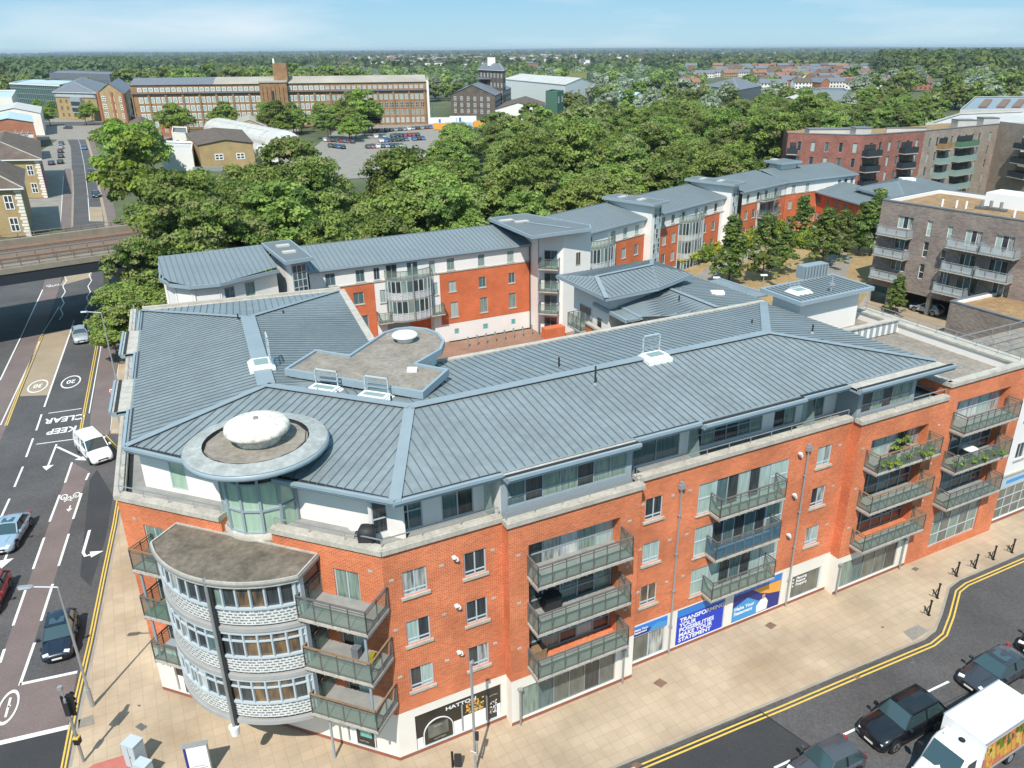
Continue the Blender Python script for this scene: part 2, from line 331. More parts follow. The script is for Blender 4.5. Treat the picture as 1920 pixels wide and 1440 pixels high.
BASE = {}          # world origin of every object built in world coordinates
def mesh_from(mb, name, off=(0, 0, 0)):
    me = bpy.data.meshes.new(name)
    V = np.array(mb.v, dtype=float) - np.array(off) if mb.v else np.zeros((0, 3))
    me.from_pydata(V.tolist(), [], mb.f); me.update()
    for m in mb.mats: me.materials.append(m)
    if mb.f:
        me.polygons.foreach_set('material_index', mb.m); me.polygons.foreach_set('use_smooth', mb.sm)
        uvl = me.uv_layers.new(name='UVMap')
        n = len(me.polygons); nor = np.zeros(n * 3); me.polygons.foreach_get('normal', nor); nor = nor.reshape(-1, 3)
        tot = np.zeros(n, dtype=int); me.polygons.foreach_get('loop_total', tot)
        lv = np.zeros(len(me.loops), dtype=int); me.loops.foreach_get('vertex_index', lv)
        N_ = np.repeat(nor, tot, axis=0); P = np.array(mb.v, dtype=float)[lv]
        h = np.hypot(N_[:, 0], N_[:, 1]) + 1e-9
        tx = -N_[:, 1] / h; ty = N_[:, 0] / h
        flat = np.abs(N_[:, 2]) > 0.8
        u = np.where(flat, P[:, 0] * 0.888 + P[:, 1] * 0.46, P[:, 0] * tx + P[:, 1] * ty)
        v = np.where(flat, -P[:, 0] * 0.46 + P[:, 1] * 0.888, P[:, 2])
        uvl.data.foreach_set('uv', np.stack([u, v], 1).ravel())
    return me
def obj(name, mb, parent=None, loc=None):
    """link mb as one mesh object; geometry is given in world coordinates (loc = its own origin)"""
    if parent is None:
        b = Vector(loc) if loc is not None else Vector((0, 0, 0))
        o = bpy.data.objects.new(name, mesh_from(mb, name, b)); o.location = b; BASE[o.name] = b
    else:
        b = BASE[parent.name]
        o = bpy.data.objects.new(name, mesh_from(mb, name, b)); o.parent = parent; BASE[o.name] = b
    COL.objects.link(o); return o
def tag(o, label=None, cat=None, group=None, kind=None):
    if label: o['label'] = label
    if cat: o['category'] = cat
    if group: o['group'] = group
    if kind: o['kind'] = kind
    return o
def thing(name, label, cat, loc=(0, 0, 0), group=None, rotz=0.0):
    o = bpy.data.objects.new(name, None); o.empty_display_size = 0.5; o.location = loc; o.rotation_euler = (0, 0, rotz)
    COL.objects.link(o); BASE[o.name] = Vector(loc); tag(o, label, cat, group); return o
def lthing(name, label, cat, group=None):
    """a thing built at the origin and moved afterwards"""
    return thing(name, label, cat, (0, 0, 0), group)
def copy_tree(o, parent=None):
    c = o.copy(); COL.objects.link(c); c.parent = parent
    for ch in list(o.children): copy_tree(ch, c)
    return c
def place(o, loc, rz=0.0, s=None):
    o.location = loc; o.rotation_euler = (0, 0, rz)
    if s is not None: o.scale = (s, s, s) if not hasattr(s, '__len__') else s
    return o
def struct(name, mb, label=None, cat=None):
    o = obj(name, mb); tag(o, label, cat, kind='structure'); return o
def textmesh(body, size=1.0, bold=False, align='LEFT', extrude=0.004, space=1.0):
    cu = bpy.data.curves.new('lettering', 'FONT'); cu.body = body; cu.size = size; cu.align_x = align; cu.extrude = extrude
    cu.space_line = space
    if bold: cu.offset = size * 0.025
    t = bpy.data.objects.new('lettering', cu); COL.objects.link(t)
    dg = bpy.context.evaluated_depsgraph_get(); dg.update()
    me = bpy.data.meshes.new_from_object(t.evaluated_get(dg))
    vs = [v.co.copy() for v in me.vertices]; fs = [tuple(p.vertices) for p in me.polygons]
    bpy.data.objects.remove(t); bpy.data.curves.remove(cu); bpy.data.meshes.remove(me)
    return vs, fs
def text_on(mb, body, org, xd, yd, size, m, bold=False, align='LEFT', sx=1.0, sy=1.0, extrude=0.004, space=1.0):
    vs, fs = textmesh(body, size, bold, align, extrude, space)
    org = Vector(org); xd = Vector(xd).normalized(); yd = Vector(yd).normalized(); n = xd.cross(yd)
    mb.raw([org + xd * (v.x * sx) + yd * (v.y * sy) + n * v.z for v in vs], fs, m)

GZ = 2.2
class Fr:
    """wall frame: s along the wall, o outward, z up"""
    def __init__(f, P, Q, off=0.0):
        P = Vector((P[0], P[1])); Q = Vector((Q[0], Q[1])); f.D = (Q - P).normalized(); f.N = Vector((f.D.y, -f.D.x)); f.L = (Q - P).length
        f.P = P + f.N * off
    def __call__(f, s, o, z): 
        p = f.P + f.D * s + f.N * o; return (p.x, p.y, z)
    def shifted(f, s=0, o=0):
        g = Fr((0, 0), (1, 0)); g.D = f.D; g.N = f.N; g.L = f.L; g.P = f.P + f.D * s + f.N * o; return g
    def xy(f, s, o):
        p = f.P + f.D * s + f.N * o; return (p.x, p.y)
def fbox(mb, f, s0, s1, o0, o1, z0, z1, m):
    """box in wall frame; o1 outward"""
    mb.hexa([f(s0, o1, z0), f(s1, o1, z0), f(s1, o0, z0), f(s0, o0, z0)], [f(s0, o1, z1), f(s1, o1, z1), f(s1, o0, z1), f(s0, o0, z1)], m)
def facade(mb, f, s0, s1, z0, z1, holes, m, depth=0.16, m_rev=None, bands=None):
    """outer skin of a wall with rectangular openings (sa, sb, za, zb) and their reveals; bands: [(z_from, material)]"""
    S = sorted({s0, s1} | {h[0] for h in holes} | {h[1] for h in holes}); Z = {z0, z1} | {h[2] for h in holes} | {h[3] for h in holes}
    if bands: Z |= {b[0] for b in bands}
    S = [x for x in S if s0 - 1e-6 <= x <= s1 + 1e-6]; Z = sorted(x for x in Z if z0 - 1e-6 <= x <= z1 + 1e-6)
    def mm(z):
        r = m
        for zb, mb_ in (bands or []):
            if z >= zb - 1e-6: r = mb_
        return r
    for i in range(len(S) - 1):
        for j in range(len(Z) - 1):
            cs = (S[i] + S[i + 1]) / 2; cz = (Z[j] + Z[j + 1]) / 2
            if any(h[0] < cs < h[1] and h[2] < cz < h[3] for h in holes): continue
            mb.poly([f(S[i], 0, Z[j]), f(S[i + 1], 0, Z[j]), f(S[i + 1], 0, Z[j + 1]), f(S[i], 0, Z[j + 1])], mm(cz))
    for h in holes:
        sa, sb, za, zb = h[:4]; d = h[4] if len(h) > 4 else depth; r = m_rev or mm((za + zb) / 2)
        mb.poly([f(sa, 0, za), f(sa, -d, za), f(sa, -d, zb), f(sa, 0, zb)][::-1], r)
        mb.poly([f(sb, 0, za), f(sb, -d, za), f(sb, -d, zb), f(sb, 0, zb)], r)
        mb.poly([f(sa, 0, zb), f(sb, 0, zb), f(sb, -d, zb), f(sa, -d, zb)], r)
        mb.poly([f(sa, 0, za), f(sb, 0, za), f(sb, -d, za), f(sa, -d, za)][::-1], r)
def window(parent, f, sa, sb, za, zb, pane='pane_dark', cols=2, rows=None, d=0.10, frame='frame_light', t=0.06, sill=None, name='window', panes=None, child=True):
    """frame (> pane, sill). rows: heights (0..1) of transoms. panes: list of materials per column"""
    mb = MB(); fd = 0.06
    for z in (za, zb - t): fbox(mb, f, sa, sb, -d - fd, -d, z, z + t, frame)
    for k in range(cols + 1):
        s = sa + (sb - sa - t) * k / cols; fbox(mb, f, s, s + t, -d - fd, -d + 0.008, za + t, zb - t, frame)
    for r in (rows or []):
        z = za + (zb - za) * r; fbox(mb, f, sa + t, sb - t, -d - fd, -d + 0.004, z - t / 2, z + t / 2, frame)
    tgt = mb
    w = obj(name, mb, parent)
    pm = MB(); o = -d - fd * 0.5
    for k in range(cols):
        a = sa + t / 2 + (sb - sa - t) * k / cols; b = sa + t / 2 + (sb - sa - t) * (k + 1) / cols
        pm.poly([f(a, o, za + t / 2), f(b, o, za + t / 2), f(b, o, zb - t / 2), f(a, o, zb - t / 2)], (panes[k % len(panes)] if panes else pane))
    obj('pane', pm, w)
    if sill:
        sm = MB(); fbox(sm, f, sa - 0.12, sb + 0.12, -0.1, 0.09, za - sill, za - 0.01, 'stone_coping'); obj('sill', sm, w)
    return w
def clip_line(poly, p, d):
    """interval(s) of the plan line p+t*d inside polygon"""
    ts = []; n = len(poly)
    for i in range(n):
        a = poly[i]; b = poly[(i + 1) % n]; ex, ey = b[0] - a[0], b[1] - a[1]
        den = d[0] * ey - d[1] * ex
        if abs(den) < 1e-9: continue
        t = ((a[0] - p[0]) * ey - (a[1] - p[1]) * ex) / den
        u = ((a[0] - p[0]) * d[1] - (a[1] - p[1]) * d[0]) / den
        if 0 <= u < 1: ts.append(t)
    ts.sort(); return [(ts[i], ts[i + 1]) for i in range(0, len(ts) - 1, 2)]
def seamed(mb, pts, eave_dir, m, seam, spacing=0.5, w=0.035, h=0.045, trim=0.12, phase=0.0):
    """a roof slope: planar polygon pts (3D) plus standing seams at right angles to eave_dir (plan vector)"""
    P = [Vector(p) for p in pts]
    n = Vector((0, 0, 0))
    for i in range(len(P)): n += (P[i] - P[0]).cross(P[(i + 1) % len(P)] - P[0])
    if n.z < 0: P.reverse(); n = -n
    n.normalize(); mb.poly(P, m)
    c = sum(P, Vector()) / len(P)
    zf = lambda x, y: c.z - (n.x * (x - c.x) + n.y * (y - c.y)) / n.z
    e = Vector((eave_dir[0], eave_dir[1])).normalized(); g = Vector((-e.y, e.x))
    poly = [(p.x, p.y) for p in P]; pr = [e.x * p[0] + e.y * p[1] for p in poly]
    k = math.ceil(min(pr) / spacing)
    while k * spacing + phase < max(pr):
        q = e * (k * spacing + phase)
        if k * spacing + phase > min(pr):
            for t0, t1 in clip_line(poly, q, g):
                t0 += trim; t1 -= trim
                if t1 - t0 > 0.15:
                    a = q + g * t0; b = q + g * t1
                    mb.bar(Vector((a.x, a.y, zf(a.x, a.y))) + n * (h / 2), Vector((b.x, b.y, zf(b.x, b.y))) + n * (h / 2), w, h, seam, up=n)
        k += 1
def capstrip(mb, p, q, w, m, lift=0.05, th=0.02):
    """flat flashing over a ridge, hip or valley"""
    mb.bar(Vector(p) + Vector((0, 0, lift)), Vector(q) + Vector((0, 0, lift)), w, th, m)
# ================================================================ ground, roads and pavements
RDZ = -0.10
def R_(*px, z=RDZ): return [at2(x, y, z) for x, y in px]
g = MB(); g.poly([(-12000, -300, -.16), (12000, -300, -.16), (12000, 40000, -.16), (-12000, 40000, -.16)], 'land'); struct('ground', g)
def sheet(name, pts, z, m, kind=True):
    mb = MB(); mb.poly([(p[0], p[1], z) for p in ccw(pts)], m); o = struct(name, mb); return o
def slab(name, pts, z0, z1, m, edge=None):
    mb = MB(); mb.prism(pts, z0, z1, edge or m, mt=m); return struct(name, mb)
ldir = Vector((-.348, .937)); rdir = Vector((.888, .4595))
# near asphalt: both streets are one sheet that meets at the corner
sheet('road', [(-70, 5), (95, 5), (95, 78), (40, 56), (20, 44), (-20, 34), (-34, 64), (-50, 92), (-66, 125), (-95, 125), (-95, 90)], RDZ, 'asphalt')
# street beyond the railway bridge
far_r = R_((196, 425), (196, 416), (179, 333), (170, 293), (158, 254), (150, 246), (133, 239))
far_l = R_((133, 427), (137, 360), (135, 320), (133, 277), (125, 254), (105, 246), (60, 243))
under_r = [(-64.5, 118)]; 
sheet('road', far_l[::-1][-7:] + [(-92, 122), (-66, 118)] + far_r[0:7] + R_((110, 236), (60, 234)), RDZ + .001, 'asphalt')
# left-hand footway beyond bridge and near bridge
sheet('footway', R_((135, 427), (137, 360), (135, 320), (133, 277), (125, 258), (108, 262), (108, 320), (85, 430)), RDZ + .004, 'grey_paving')
sheet('cycle_track', R_((133, 427), (135, 360), (133, 316), (121, 316), (118, 360), (113, 431)), RDZ + .008, 'red_asphalt')
sheet('footway', R_((197, 425), (197, 416), (180, 333), (171, 293), (159, 254), (134, 238), (150, 234), (172, 252), (190, 300), (208, 360), (222, 425)), RDZ + .004, 'red_asphalt')
sheet('buff_strip', R_((196, 425), (196, 416), (179, 333), (170, 293), (158, 254), (150, 246), (155, 244), (163, 254), (175, 293), (184, 333), (202, 416), (203, 425)), RDZ + .008, 'buff_asphalt')
sheet('forecourt', R_((40, 440), (52, 300), (108, 262), (110, 330), (86, 432)), RDZ + .003, 'grey_paving')
# surface colours on the near left road
MK = RDZ + .004
sheet('buff_patch', R_((37, 743), (90, 741), (134, 617), (83, 628)), MK, 'buff_asphalt')
sheet('buff_patch', R_((112, 536), (170, 520), (176, 500), (135, 500)), MK, 'buff_asphalt')
sheet('buff_patch', R_((168, 415), (194, 415), (190, 388), (168, 388)), MK, 'buff_asphalt')
sheet('cycle_track', R_((-60, 820), (0, 713), (43, 633), (80, 630), (13, 797), (-30, 900)), MK, 'red_asphalt')
sheet('cycle_track', R_((80, 540), (43, 633), (80, 630), (112, 536), (118, 512), (88, 512)), MK + .002, 'red_asphalt')
sheet('cycle_lane', R_((135, 867), (167, 884), (137, 973), (110, 1061), (77, 1164), (37, 1285), (145, 1261), (126, 1364), (-40, 1402), (-40, 1360), (0, 1243), (24, 1173), (62, 1067), (93, 978)), MK, 'red_asphalt')
sheet('road_patch', R_((1150, 1460), (1200, 1432), (1425, 1334), (1525, 1405), (1460, 1440)), MK, 'fresh_asphalt')
sheet('road_patch', R_((168, 900), (182, 880), (212, 930), (198, 1010), (170, 1100), (150, 1080)), MK, 'fresh_asphalt')
sheet('road_patch', R_((-40, 1402), (126, 1366), (112, 1460), (-60, 1500)), MK, 'fresh_asphalt')
# markings
wm = MB(); ym = MB()
def line(px, w, mb=wm, m='road_white', z=MK + .004):
    pts = [Vector(at2(x, y, RDZ)) for x, y in px]
    n = len(pts); L = []; Rr = []
    for i in range(n):
        d = (pts[min(i + 1, n - 1)] - pts[max(i - 1, 0)]).normalized(); nn = Vector((-d.y, d.x)) * (w / 2)
        L.append(pts[i] + nn); Rr.append(pts[i] - nn)
    for i in range(n - 1):
        mb.poly([(q.x, q.y, z) for q in (Rr[i], Rr[i + 1], L[i + 1], L[i])], m)
for a, b in [((135, 867), (122, 905)), ((112, 928), (93, 978)), ((83, 1008), (62, 1067)), ((49, 1103), (24.5, 1173)), ((8.5, 1217), (0, 1243)),
             ((196, 818), (190, 830)), ((167, 887), (161, 900)), ((153, 925), (137, 973)), ((129, 1001), (110, 1061)), ((99, 1095), (77, 1164)), ((65, 1205), (37, 1285)),
             ((78, 777), (68, 807)), ((62, 822), (49, 857)), ((43, 875), (27, 913)), ((18, 935), (2, 970))]: line([a, b], .16)
line([(134, 617), (83, 763)], .16); line([(80, 543), (40, 630), (0, 713)], .15); line([(74, 640), (1, 797)], .12)
line([(37, 1283), (145, 1260)], .22); line([(-30, 1400), (129, 1363)], .32); line([(91, 775), (153, 766)], .14); line([(68, 833), (150, 822)], .14)
line([(206, 808), (217, 720), (228, 630)], .12); line([(167, 775), (191, 640)], .10); line([(111, 575), (78, 628)], .1)
# zig-zags near the crossing under the bridge
for x0, x1 in ((114, 118), (161, 165)):
    zz = [(x0 + 10 * t + (3 if k % 2 else -3), 600 - 95 * t) for k, t in enumerate([i / 9 for i in range(10)])]; line(zz, .12)
line([(139, 600), (133, 617)], .12)
line([(168, 414), (165, 370)], .14); line([(165, 368), (158, 310), (150, 270), (144, 256)], .1); line([(136, 425), (138, 360), (136, 320)], .2, m='buff_asphalt'); line([(113, 430), (119, 330)], .12)
for k in range(12):   # warning dashes on the far centre line
    t = k / 12
yl = [(128, 1440), (153, 1307), (177, 1202), (201, 1079), (221, 981), (229, 930)]
for off in (-6, -13):
    line([(x + off * (1 - .35 * (1440 - y) / 500), y) for x, y in [(118, 1480)] + yl], .09, ym, 'road_yellow')
for off in (0, -3.6):
    line([(185 + off, 640), (169 + off, 724), (152 + off, 813)], .09, ym, 'road_yellow'); line([(80 + off, 630), (42 + off, 722), (13 + off, 798)], .09, ym, 'road_yellow')
    line([(198, 815 - off * 1.2), (223, 842 - off * 1.2)], .08, ym, 'road_yellow')
kr = [(1140, 1446), (1180, 1429), (1380, 1346), (1457, 1315), (1604, 1253), (1735, 1199), (1755, 1183), (1768, 1150), (1781, 1103), (1800, 1088), (1920, 1037), (1990, 1010)]
def offs(px, d, z=RDZ):
    pts = [Vector(at2(x, y, z)) for x, y in px]; out = []
    for i, p in enumerate(pts):
        e = (pts[min(i + 1, len(pts) - 1)] - pts[max(i - 1, 0)]).normalized(); out.append(p + Vector((e.y, -e.x)) * d)
    return out
def linew(pts, w, mb, m, z=MK + .004):
    n = len(pts); L = []; Rr = []
    for i in range(n):
        d = (pts[min(i + 1, n - 1)] - pts[max(i - 1, 0)]).normalized(); nn = Vector((-d.y, d.x)) * (w / 2); L.append(pts[i] + nn); Rr.append(pts[i] - nn)
    for i in range(n - 1): mb.poly([(q.x, q.y, z) for q in (Rr[i], Rr[i + 1], L[i + 1], L[i])], m)
for d in (.38, .62): linew(offs(kr, d), .1, ym, 'road_yellow')
line([(1840, 1420), (1925, 1378)], .1, ym, 'road_yellow')
for a, b in [((1452, 1440), (1482, 1426)), ((1562, 1387), (1655, 1343)), ((1733, 1300), (1779, 1278)), ((1900, 1314), (1925, 1302))]: line([a, b], .13)
line([(1420, 1330), (1520, 1400)], .07, m='near_black'); line([(1590, 1430), (1625, 1410)], .04, m='near_black'); line([(1760, 1325), (1830, 1290)], .04, m='near_black')
# arrows, speed roundels, cycle symbols, words: laid out for drivers coming towards the camera
tdir = Vector((.348, -.937, 0)).normalized(); trt = Vector((-.937, -.348, 0)).normalized()
def road_text(body, px, py, size, sy, m='road_white', align='CENTER'):
    p = at(px, py, RDZ); text_on(wm, body, (p.x, p.y, MK + .002), trt, tdir, size, m, True, align, sx=1.0, sy=sy, extrude=.002)
road_text('KEEP', 118, 802, 1.15, 1.5); road_text('CLEAR', 123, 781, 1.15, 1.5)
def roundel(px, py, txt, a=.95, b=1.9):
    p = at(px, py, RDZ); n = 36
    for k in range(n):
        q = []
        for t, f in ((k, 1), (k + 1, 1), (k + 1, .86), (k, .86)):
            th = 2 * math.pi * t / n; v = p + trt * (a * f * math.cos(th)) + tdir * (b * f * math.sin(th)); q.append((v.x, v.y, MK + .006))
        wm.poly(q, 'road_white')
    c = p - tdir * .55; text_on(wm, txt, (c.x, c.y, MK + .003), trt, tdir, .85, 'road_white', True, 'CENTER', sy=1.7, extrude=.002)
roundel(133, 716, '20'); roundel(71, 724, '30')
def cyc(px, py, s=1.0, rot=False):
    p = at(px, py, RDZ); A = (lambda u, v: p + trt * (u * s) + tdir * (v * s))
    for u in (-.5, .5):
        for k in range(14):
            t0, t1 = 2 * math.pi * k / 14, 2 * math.pi * (k + 1) / 14
            q = [A(u + .3 * math.cos(t0), .5 * math.sin(t0)), A(u + .3 * math.cos(t1), .5 * math.sin(t1)), A(u + .2 * math.cos(t1), .36 * math.sin(t1)), A(u + .2 * math.cos(t0), .36 * math.sin(t0))]
            wm.poly([(v.x, v.y, MK + .006) for v in q], 'road_white')
    for a, b in (((-.5, 0), (-.15, .7)), ((-.15, .7), (.35, .7)), ((.35, .7), (.5, 0)), ((-.15, .7), (0, 0)), ((0, 0), (.35, .7)), ((.35, .7), (.3, .95)), ((-.25, .85), (-.05, .85))):
        P, Q = A(*a), A(*b); e = (Q - P).normalized(); n = Vector((-e.y, e.x, 0)) * .05
        wm.poly([((v).x, (v).y, MK + .006) for v in (P - n, Q - n, Q + n, P + n)], 'road_white')
cyc(132, 930, .9); cyc(197, 728, .85); cyc(99, 535, 1.1)
def arrow(px, py, L, w=.16, head=.45, d=None):
    p = at(px, py, RDZ); dd = d or tdir; n = Vector((-dd.y, dd.x, 0)); q = p + dd * L
    wm.poly([(v.x, v.y, MK + .006) for v in (p - n * w / 2, q - n * w / 2, q + n * w / 2, p + n * w / 2)], 'road_white')
    wm.poly([(v.x, v.y, MK + .006) for v in (q - n * head, q + dd * head * 2.0, q + n * head)], 'road_white')
arrow(106, 833, 4.3); arrow(132, 948, .5, .1, .22); arrow(197, 741, .5, .1, .22)
pa, pb = at(107, 838, RDZ), at(150, 858, RDZ); arrow(107, 838, (pb - pa).length, .22, .5, (pb - pa).normalized())
arrow(15, 1035, 1.0, .16, .55)
line([(168, 994), (156, 1036), (160, 1043), (169, 1040)], .2); p = at(166, 1041, RDZ); arrow(166, 1041, .12, .2, .42, (at(180, 1037, RDZ) - p).normalized())
p = at(15, 1326, RDZ)
for k in range(28):
    q = []
    for t, f in ((k, 1), (k + 1, 1), (k + 1, .82), (k, .82)):
        th = 2 * math.pi * t / 28; v = p + trt * (.5 * f * math.cos(th)) + tdir * (1.35 * f * math.sin(th)); q.append((v.x, v.y, MK + .006))
    wm.poly(q, 'road_white')
line([(10, 1345), (20, 1308)], .12); line([(15, 1326), (20, 1322)], .12)
struct('road_markings', wm); struct('yellow_lines', ym)

# pavement round the corner of the building
KL = [at2(x, y, 0) for x, y in yl]
KR = [at2(x, y, 0) for x, y in kr]
pave = [(KL[0][0] - ldir.x * 9, KL[0][1] - ldir.y * 9)] + KL + [(-31.5, 52.5), (-31, 53.5), (-20, 40), (0, 42), (30, 58), (60, 72)] + [(KR[-1][0] + 30, KR[-1][1] + 12)] + KR[::-1] + [(-10, 21), (-15, 18.5), (-18.5, 18.2)]
slab('pavement', pave, -.16, 0.0, 'tan_paving', 'kerb_stone')
kb = MB()
def kerb(pts, w=.16, mb=kb, z=.006):
    pts = [Vector(p) for p in pts]; n = len(pts)
    for i in range(n - 1):
        d = (pts[i + 1] - pts[i]).normalized(); nn = Vector((-d.y, d.x)) * w
        L = (pts[i + 1] - pts[i]).length; m = max(1, int(L / .9))
        for k in range(m):
            a = pts[i] + d * (L * k / m); b = pts[i] + d * (L * (k + 1) / m - .012)
            q = [a, b, b + nn, a + nn]; mb.prism([(v.x, v.y) for v in ccw([(v.x, v.y) for v in q]) ] if False else [(v.x, v.y) for v in q], -.12, z, 'kerb_stone')
kerb([(p[0], p[1]) for p in KR]); kerb([(KL[i][0], KL[i][1]) for i in range(len(KL) - 1, -1, -1)])
struct('kerb', kb)
# northern stretch: cycle track at pavement level, tan strip next to the building
slab('cycle_track', [at2(*p, 0) for p in [(170, 775), (167, 812), (205, 812), (212, 740), (229, 630), (240, 560), (250, 480), (215, 470), (206, 540), (192, 640)]], -.16, -.03, 'red_asphalt', 'kerb_stone')
slab('pavement', [at2(*p, 0) for p in [(207, 812), (214, 740), (231, 630), (245, 520), (300, 520), (290, 812)]], -.16, -.005, 'tan_paving', 'kerb_stone')
# tactile paving, covers
def patch(name, px, m, z=.006, kind=None):
    mb = MB(); mb.poly([(*at2(x, y, 0), z) for x, y in px], m); return struct(name, mb)
patch('tactile_paving', [(160, 1444), (176, 1433), (242, 1413), (246, 1440), (250, 1450), (160, 1455)], 'red_tactile')
patch('service_patch', [(147, 1350), (175, 1340), (178, 1358), (147, 1366)], 'grey_paving'); patch('service_patch', [(1693, 1185), (1720, 1172), (1742, 1182), (1712, 1202)], 'grey_paving')
for k, (x, y, sx, sy) in enumerate([(1238, 1281, 14, 9), (1445, 1173, 12, 7), (1606, 1267, 8, 4), (1194, 1432, 12, 6), (265, 1363, 12, 8), (1716, 1067, 8, 4), (1655, 1176, 4, 2), (261, 1323, 4, 2.5), (1712, 1240, 6, 2.5)]):
    z = .004 if k not in (2, 3, 8) else RDZ + .012
    mb = MB(); mb.poly([(*at2(x - sx, y, 0), z), (*at2(x + sx * .1, y + sy, 0), z), (*at2(x + sx, y - sy * .1, 0), z), (*at2(x - sx * .1, y - sy, 0), z)], 'rust_steel' if k in (0, 1, 3, 2) else 'steel_dark')
    o = obj('drain_cover', mb); tag(o, ['rusty square drain cover in the paving below the small shop window', 'rusty square drain cover in the paving before the orange and blue shop sign', 'small iron gully grate on the double yellow lines left of the parked SUV', 'iron gully grate at the kerb at the bottom edge',
        'dark square cover in the paving below the curved bay', 'round dark cover near the row of black cycle stands', 'tiny dark cover in the middle of the wide pavement', 'tiny dark cover near the street lamp foot', 'dark stain-like cover in the road beside the yellow lines'][k], 'drain cover', 'covers set in the paving')
# courtyard and land behind
slab('courtyard_paving', [at2(*p, 0) for p in [(640, 640), (700, 600), (845, 642), (1003, 615), (1060, 612), (1110, 640), (1150, 700), (820, 760), (690, 740)]], -.16, -.002, 'brick_paving')
slab('garden_terrace', [at2(*p, GZ) for p in [(1255, 530), (1262, 512), (1330, 488), (1380, 464), (1445, 434), (1500, 420), (1600, 452), (1648, 470), (1640, 530), (1600, 590), (1400, 600), (1300, 575)]], -.1, GZ, 'dry_grass', 'render_white')
sheet('path', [at2(*p, GZ) for p in [(1275, 535), (1330, 500), (1440, 440), (1520, 432), (1600, 452), (1560, 470), (1505, 462), (1440, 462), (1330, 530), (1290, 560)]], GZ + .004, 'grey_paving')
sheet('path', [at2(*p, GZ) for p in [(1540, 500), (1560, 470), (1600, 480), (1585, 520), (1600, 570), (1560, 600)]], GZ + .008, 'grey_paving')
sheet('access_road', [at2(*p, 0) for p in [(1600, 530), (1640, 545), (1720, 570), (1800, 590), (1840, 640), (1760, 640), (1650, 610), (1600, 600)]], .004, 'buff_asphalt')
sheet('car_park', R_((560, 300), (650, 228), (840, 228), (830, 262), (790, 300), (740, 330), (600, 340)), -.02, 'grey_paving')
sheet('bare_ground', R_((735, 300), (800, 290), (775, 320), (735, 345)), .02, 'buff_asphalt')
sheet('yard', R_((0, 270), (90, 262), (330, 262), (330, 222), (230, 215), (0, 215)), -.06, 'grey_paving')
sheet('road', R_((0, 236), (60, 236), (130, 236), (420, 232), (420, 226), (110, 229), (0, 226)), -.04, 'asphalt')
sheet('yard', R_((420, 320), (440, 240), (560, 240), (560, 300), (480, 330)), -.05, 'grey_paving')
sheet('bare_ground', R_((1440, 232), (1480, 205), (1560, 200), (1560, 225), (1500, 240)), .02, 'terracotta')
# ================================================================ the corner apartment building
DA = Vector((math.cos(math.radians(27.36)), math.sin(math.radians(27.36))))
C0 = Vector((-6.6, 29.0)); CL = Vector((-20.6, 33.9))
FA = Fr(C0, C0 + DA)                    # long street front
FW = Fr(CL, C0)                         # short corner front
LW = (C0 - CL).length
WN = Vector((-33.9, 64.4))              # far corner along the left road
FS = Fr(WN, CL); LS = (CL - WN).length  # side along the left road
TOPZ = 12.32
main = thing('apartment_building', 'large orange brick corner apartment block with seamed metal roof, curved bay and shops below', 'building', (0, 34, 0))

def balcony(parent, f, s0, s1, o0, o1, z, h=1.15, step=0.72, rail='steel_dark', glass='balcony_glass', ends=(True, True), top='steel_dark', chamfer=0.0):
    """slab with edge channel (> railing, glass_panel)"""
    mb = MB()
    fbox(mb, f, s0, s1, o0, o1, z - 0.17, z - 0.03, 'stone_coping')
    fbox(mb, f, s0 + 0.05, s1 - 0.05, o0, o1 - 0.05, z - 0.03, z, 'terrace_deck')
    n = max(2, int((s1 - s0) / 0.45))
    for k in range(n + 1):
        s = s0 + 0.03 + (s1 - s0 - 0.06) * k / n; fbox(mb, f, s - 0.025, s + 0.025, o0, o1 - 0.02, z - 0.26, z - 0.17, 'steel_mid')
    b = obj('balcony', mb, parent)
    r = MB(); g = MB(); e = 0.04
    def run(p, q):
        L = math.hypot(q[0] - p[0], q[1] - p[1]); n = max(1, round(L / step))
        for k in range(n + 1):
            a = (p[0] + (q[0] - p[0]) * k / n, p[1] + (q[1] - p[1]) * k / n); x, y, _ = f(a[0], a[1], 0)
            r.tube((x, y, z - 0.22), (x, y, z + h), 0.034, rail, 5)
        A = f(p[0], p[1], z + h); B = f(q[0], q[1], z + h); r.bar(A, B, 0.09, 0.05, top)
        A = f(p[0], p[1], z + 0.06); B = f(q[0], q[1], z + 0.06); r.bar(A, B, 0.05, 0.05, rail)
        for k in range(n):
            u0 = (k + 0.06) / n; u1 = (k + 0.94) / n
            P0 = (p[0] + (q[0] - p[0]) * u0, p[1] + (q[1] - p[1]) * u0); P1 = (p[0] + (q[0] - p[0]) * u1, p[1] + (q[1] - p[1]) * u1)
            g.poly([f(P0[0], P0[1], z + 0.1), f(P1[0], P1[1], z + 0.1), f(P1[0], P1[1], z + h - 0.18), f(P0[0], P0[1], z + h - 0.18)], glass)
        A = f(p[0], p[1], z + h - 0.16); B = f(q[0], q[1], z + h - 0.16); r.bar(A, B, 0.03, 0.03, rail)
    c = chamfer
    run((s0 + e + c, o1 - e), (s1 - e - c, o1 - e))
    if c: run((s0 + e, o1 - e - c), (s0 + e + c, o1 - e)); run((s1 - e - c, o1 - e), (s1 - e, o1 - e - c))
    if ends[0]: run((s0 + e, max(o0, 0) + 0.02), (s0 + e, o1 - e - c))
    if ends[1]: run((s1 - e, o1 - e - c), (s1 - e, max(o0, 0) + 0.02))
    obj('railing', r, b); obj('glass_panel', g, b); return b

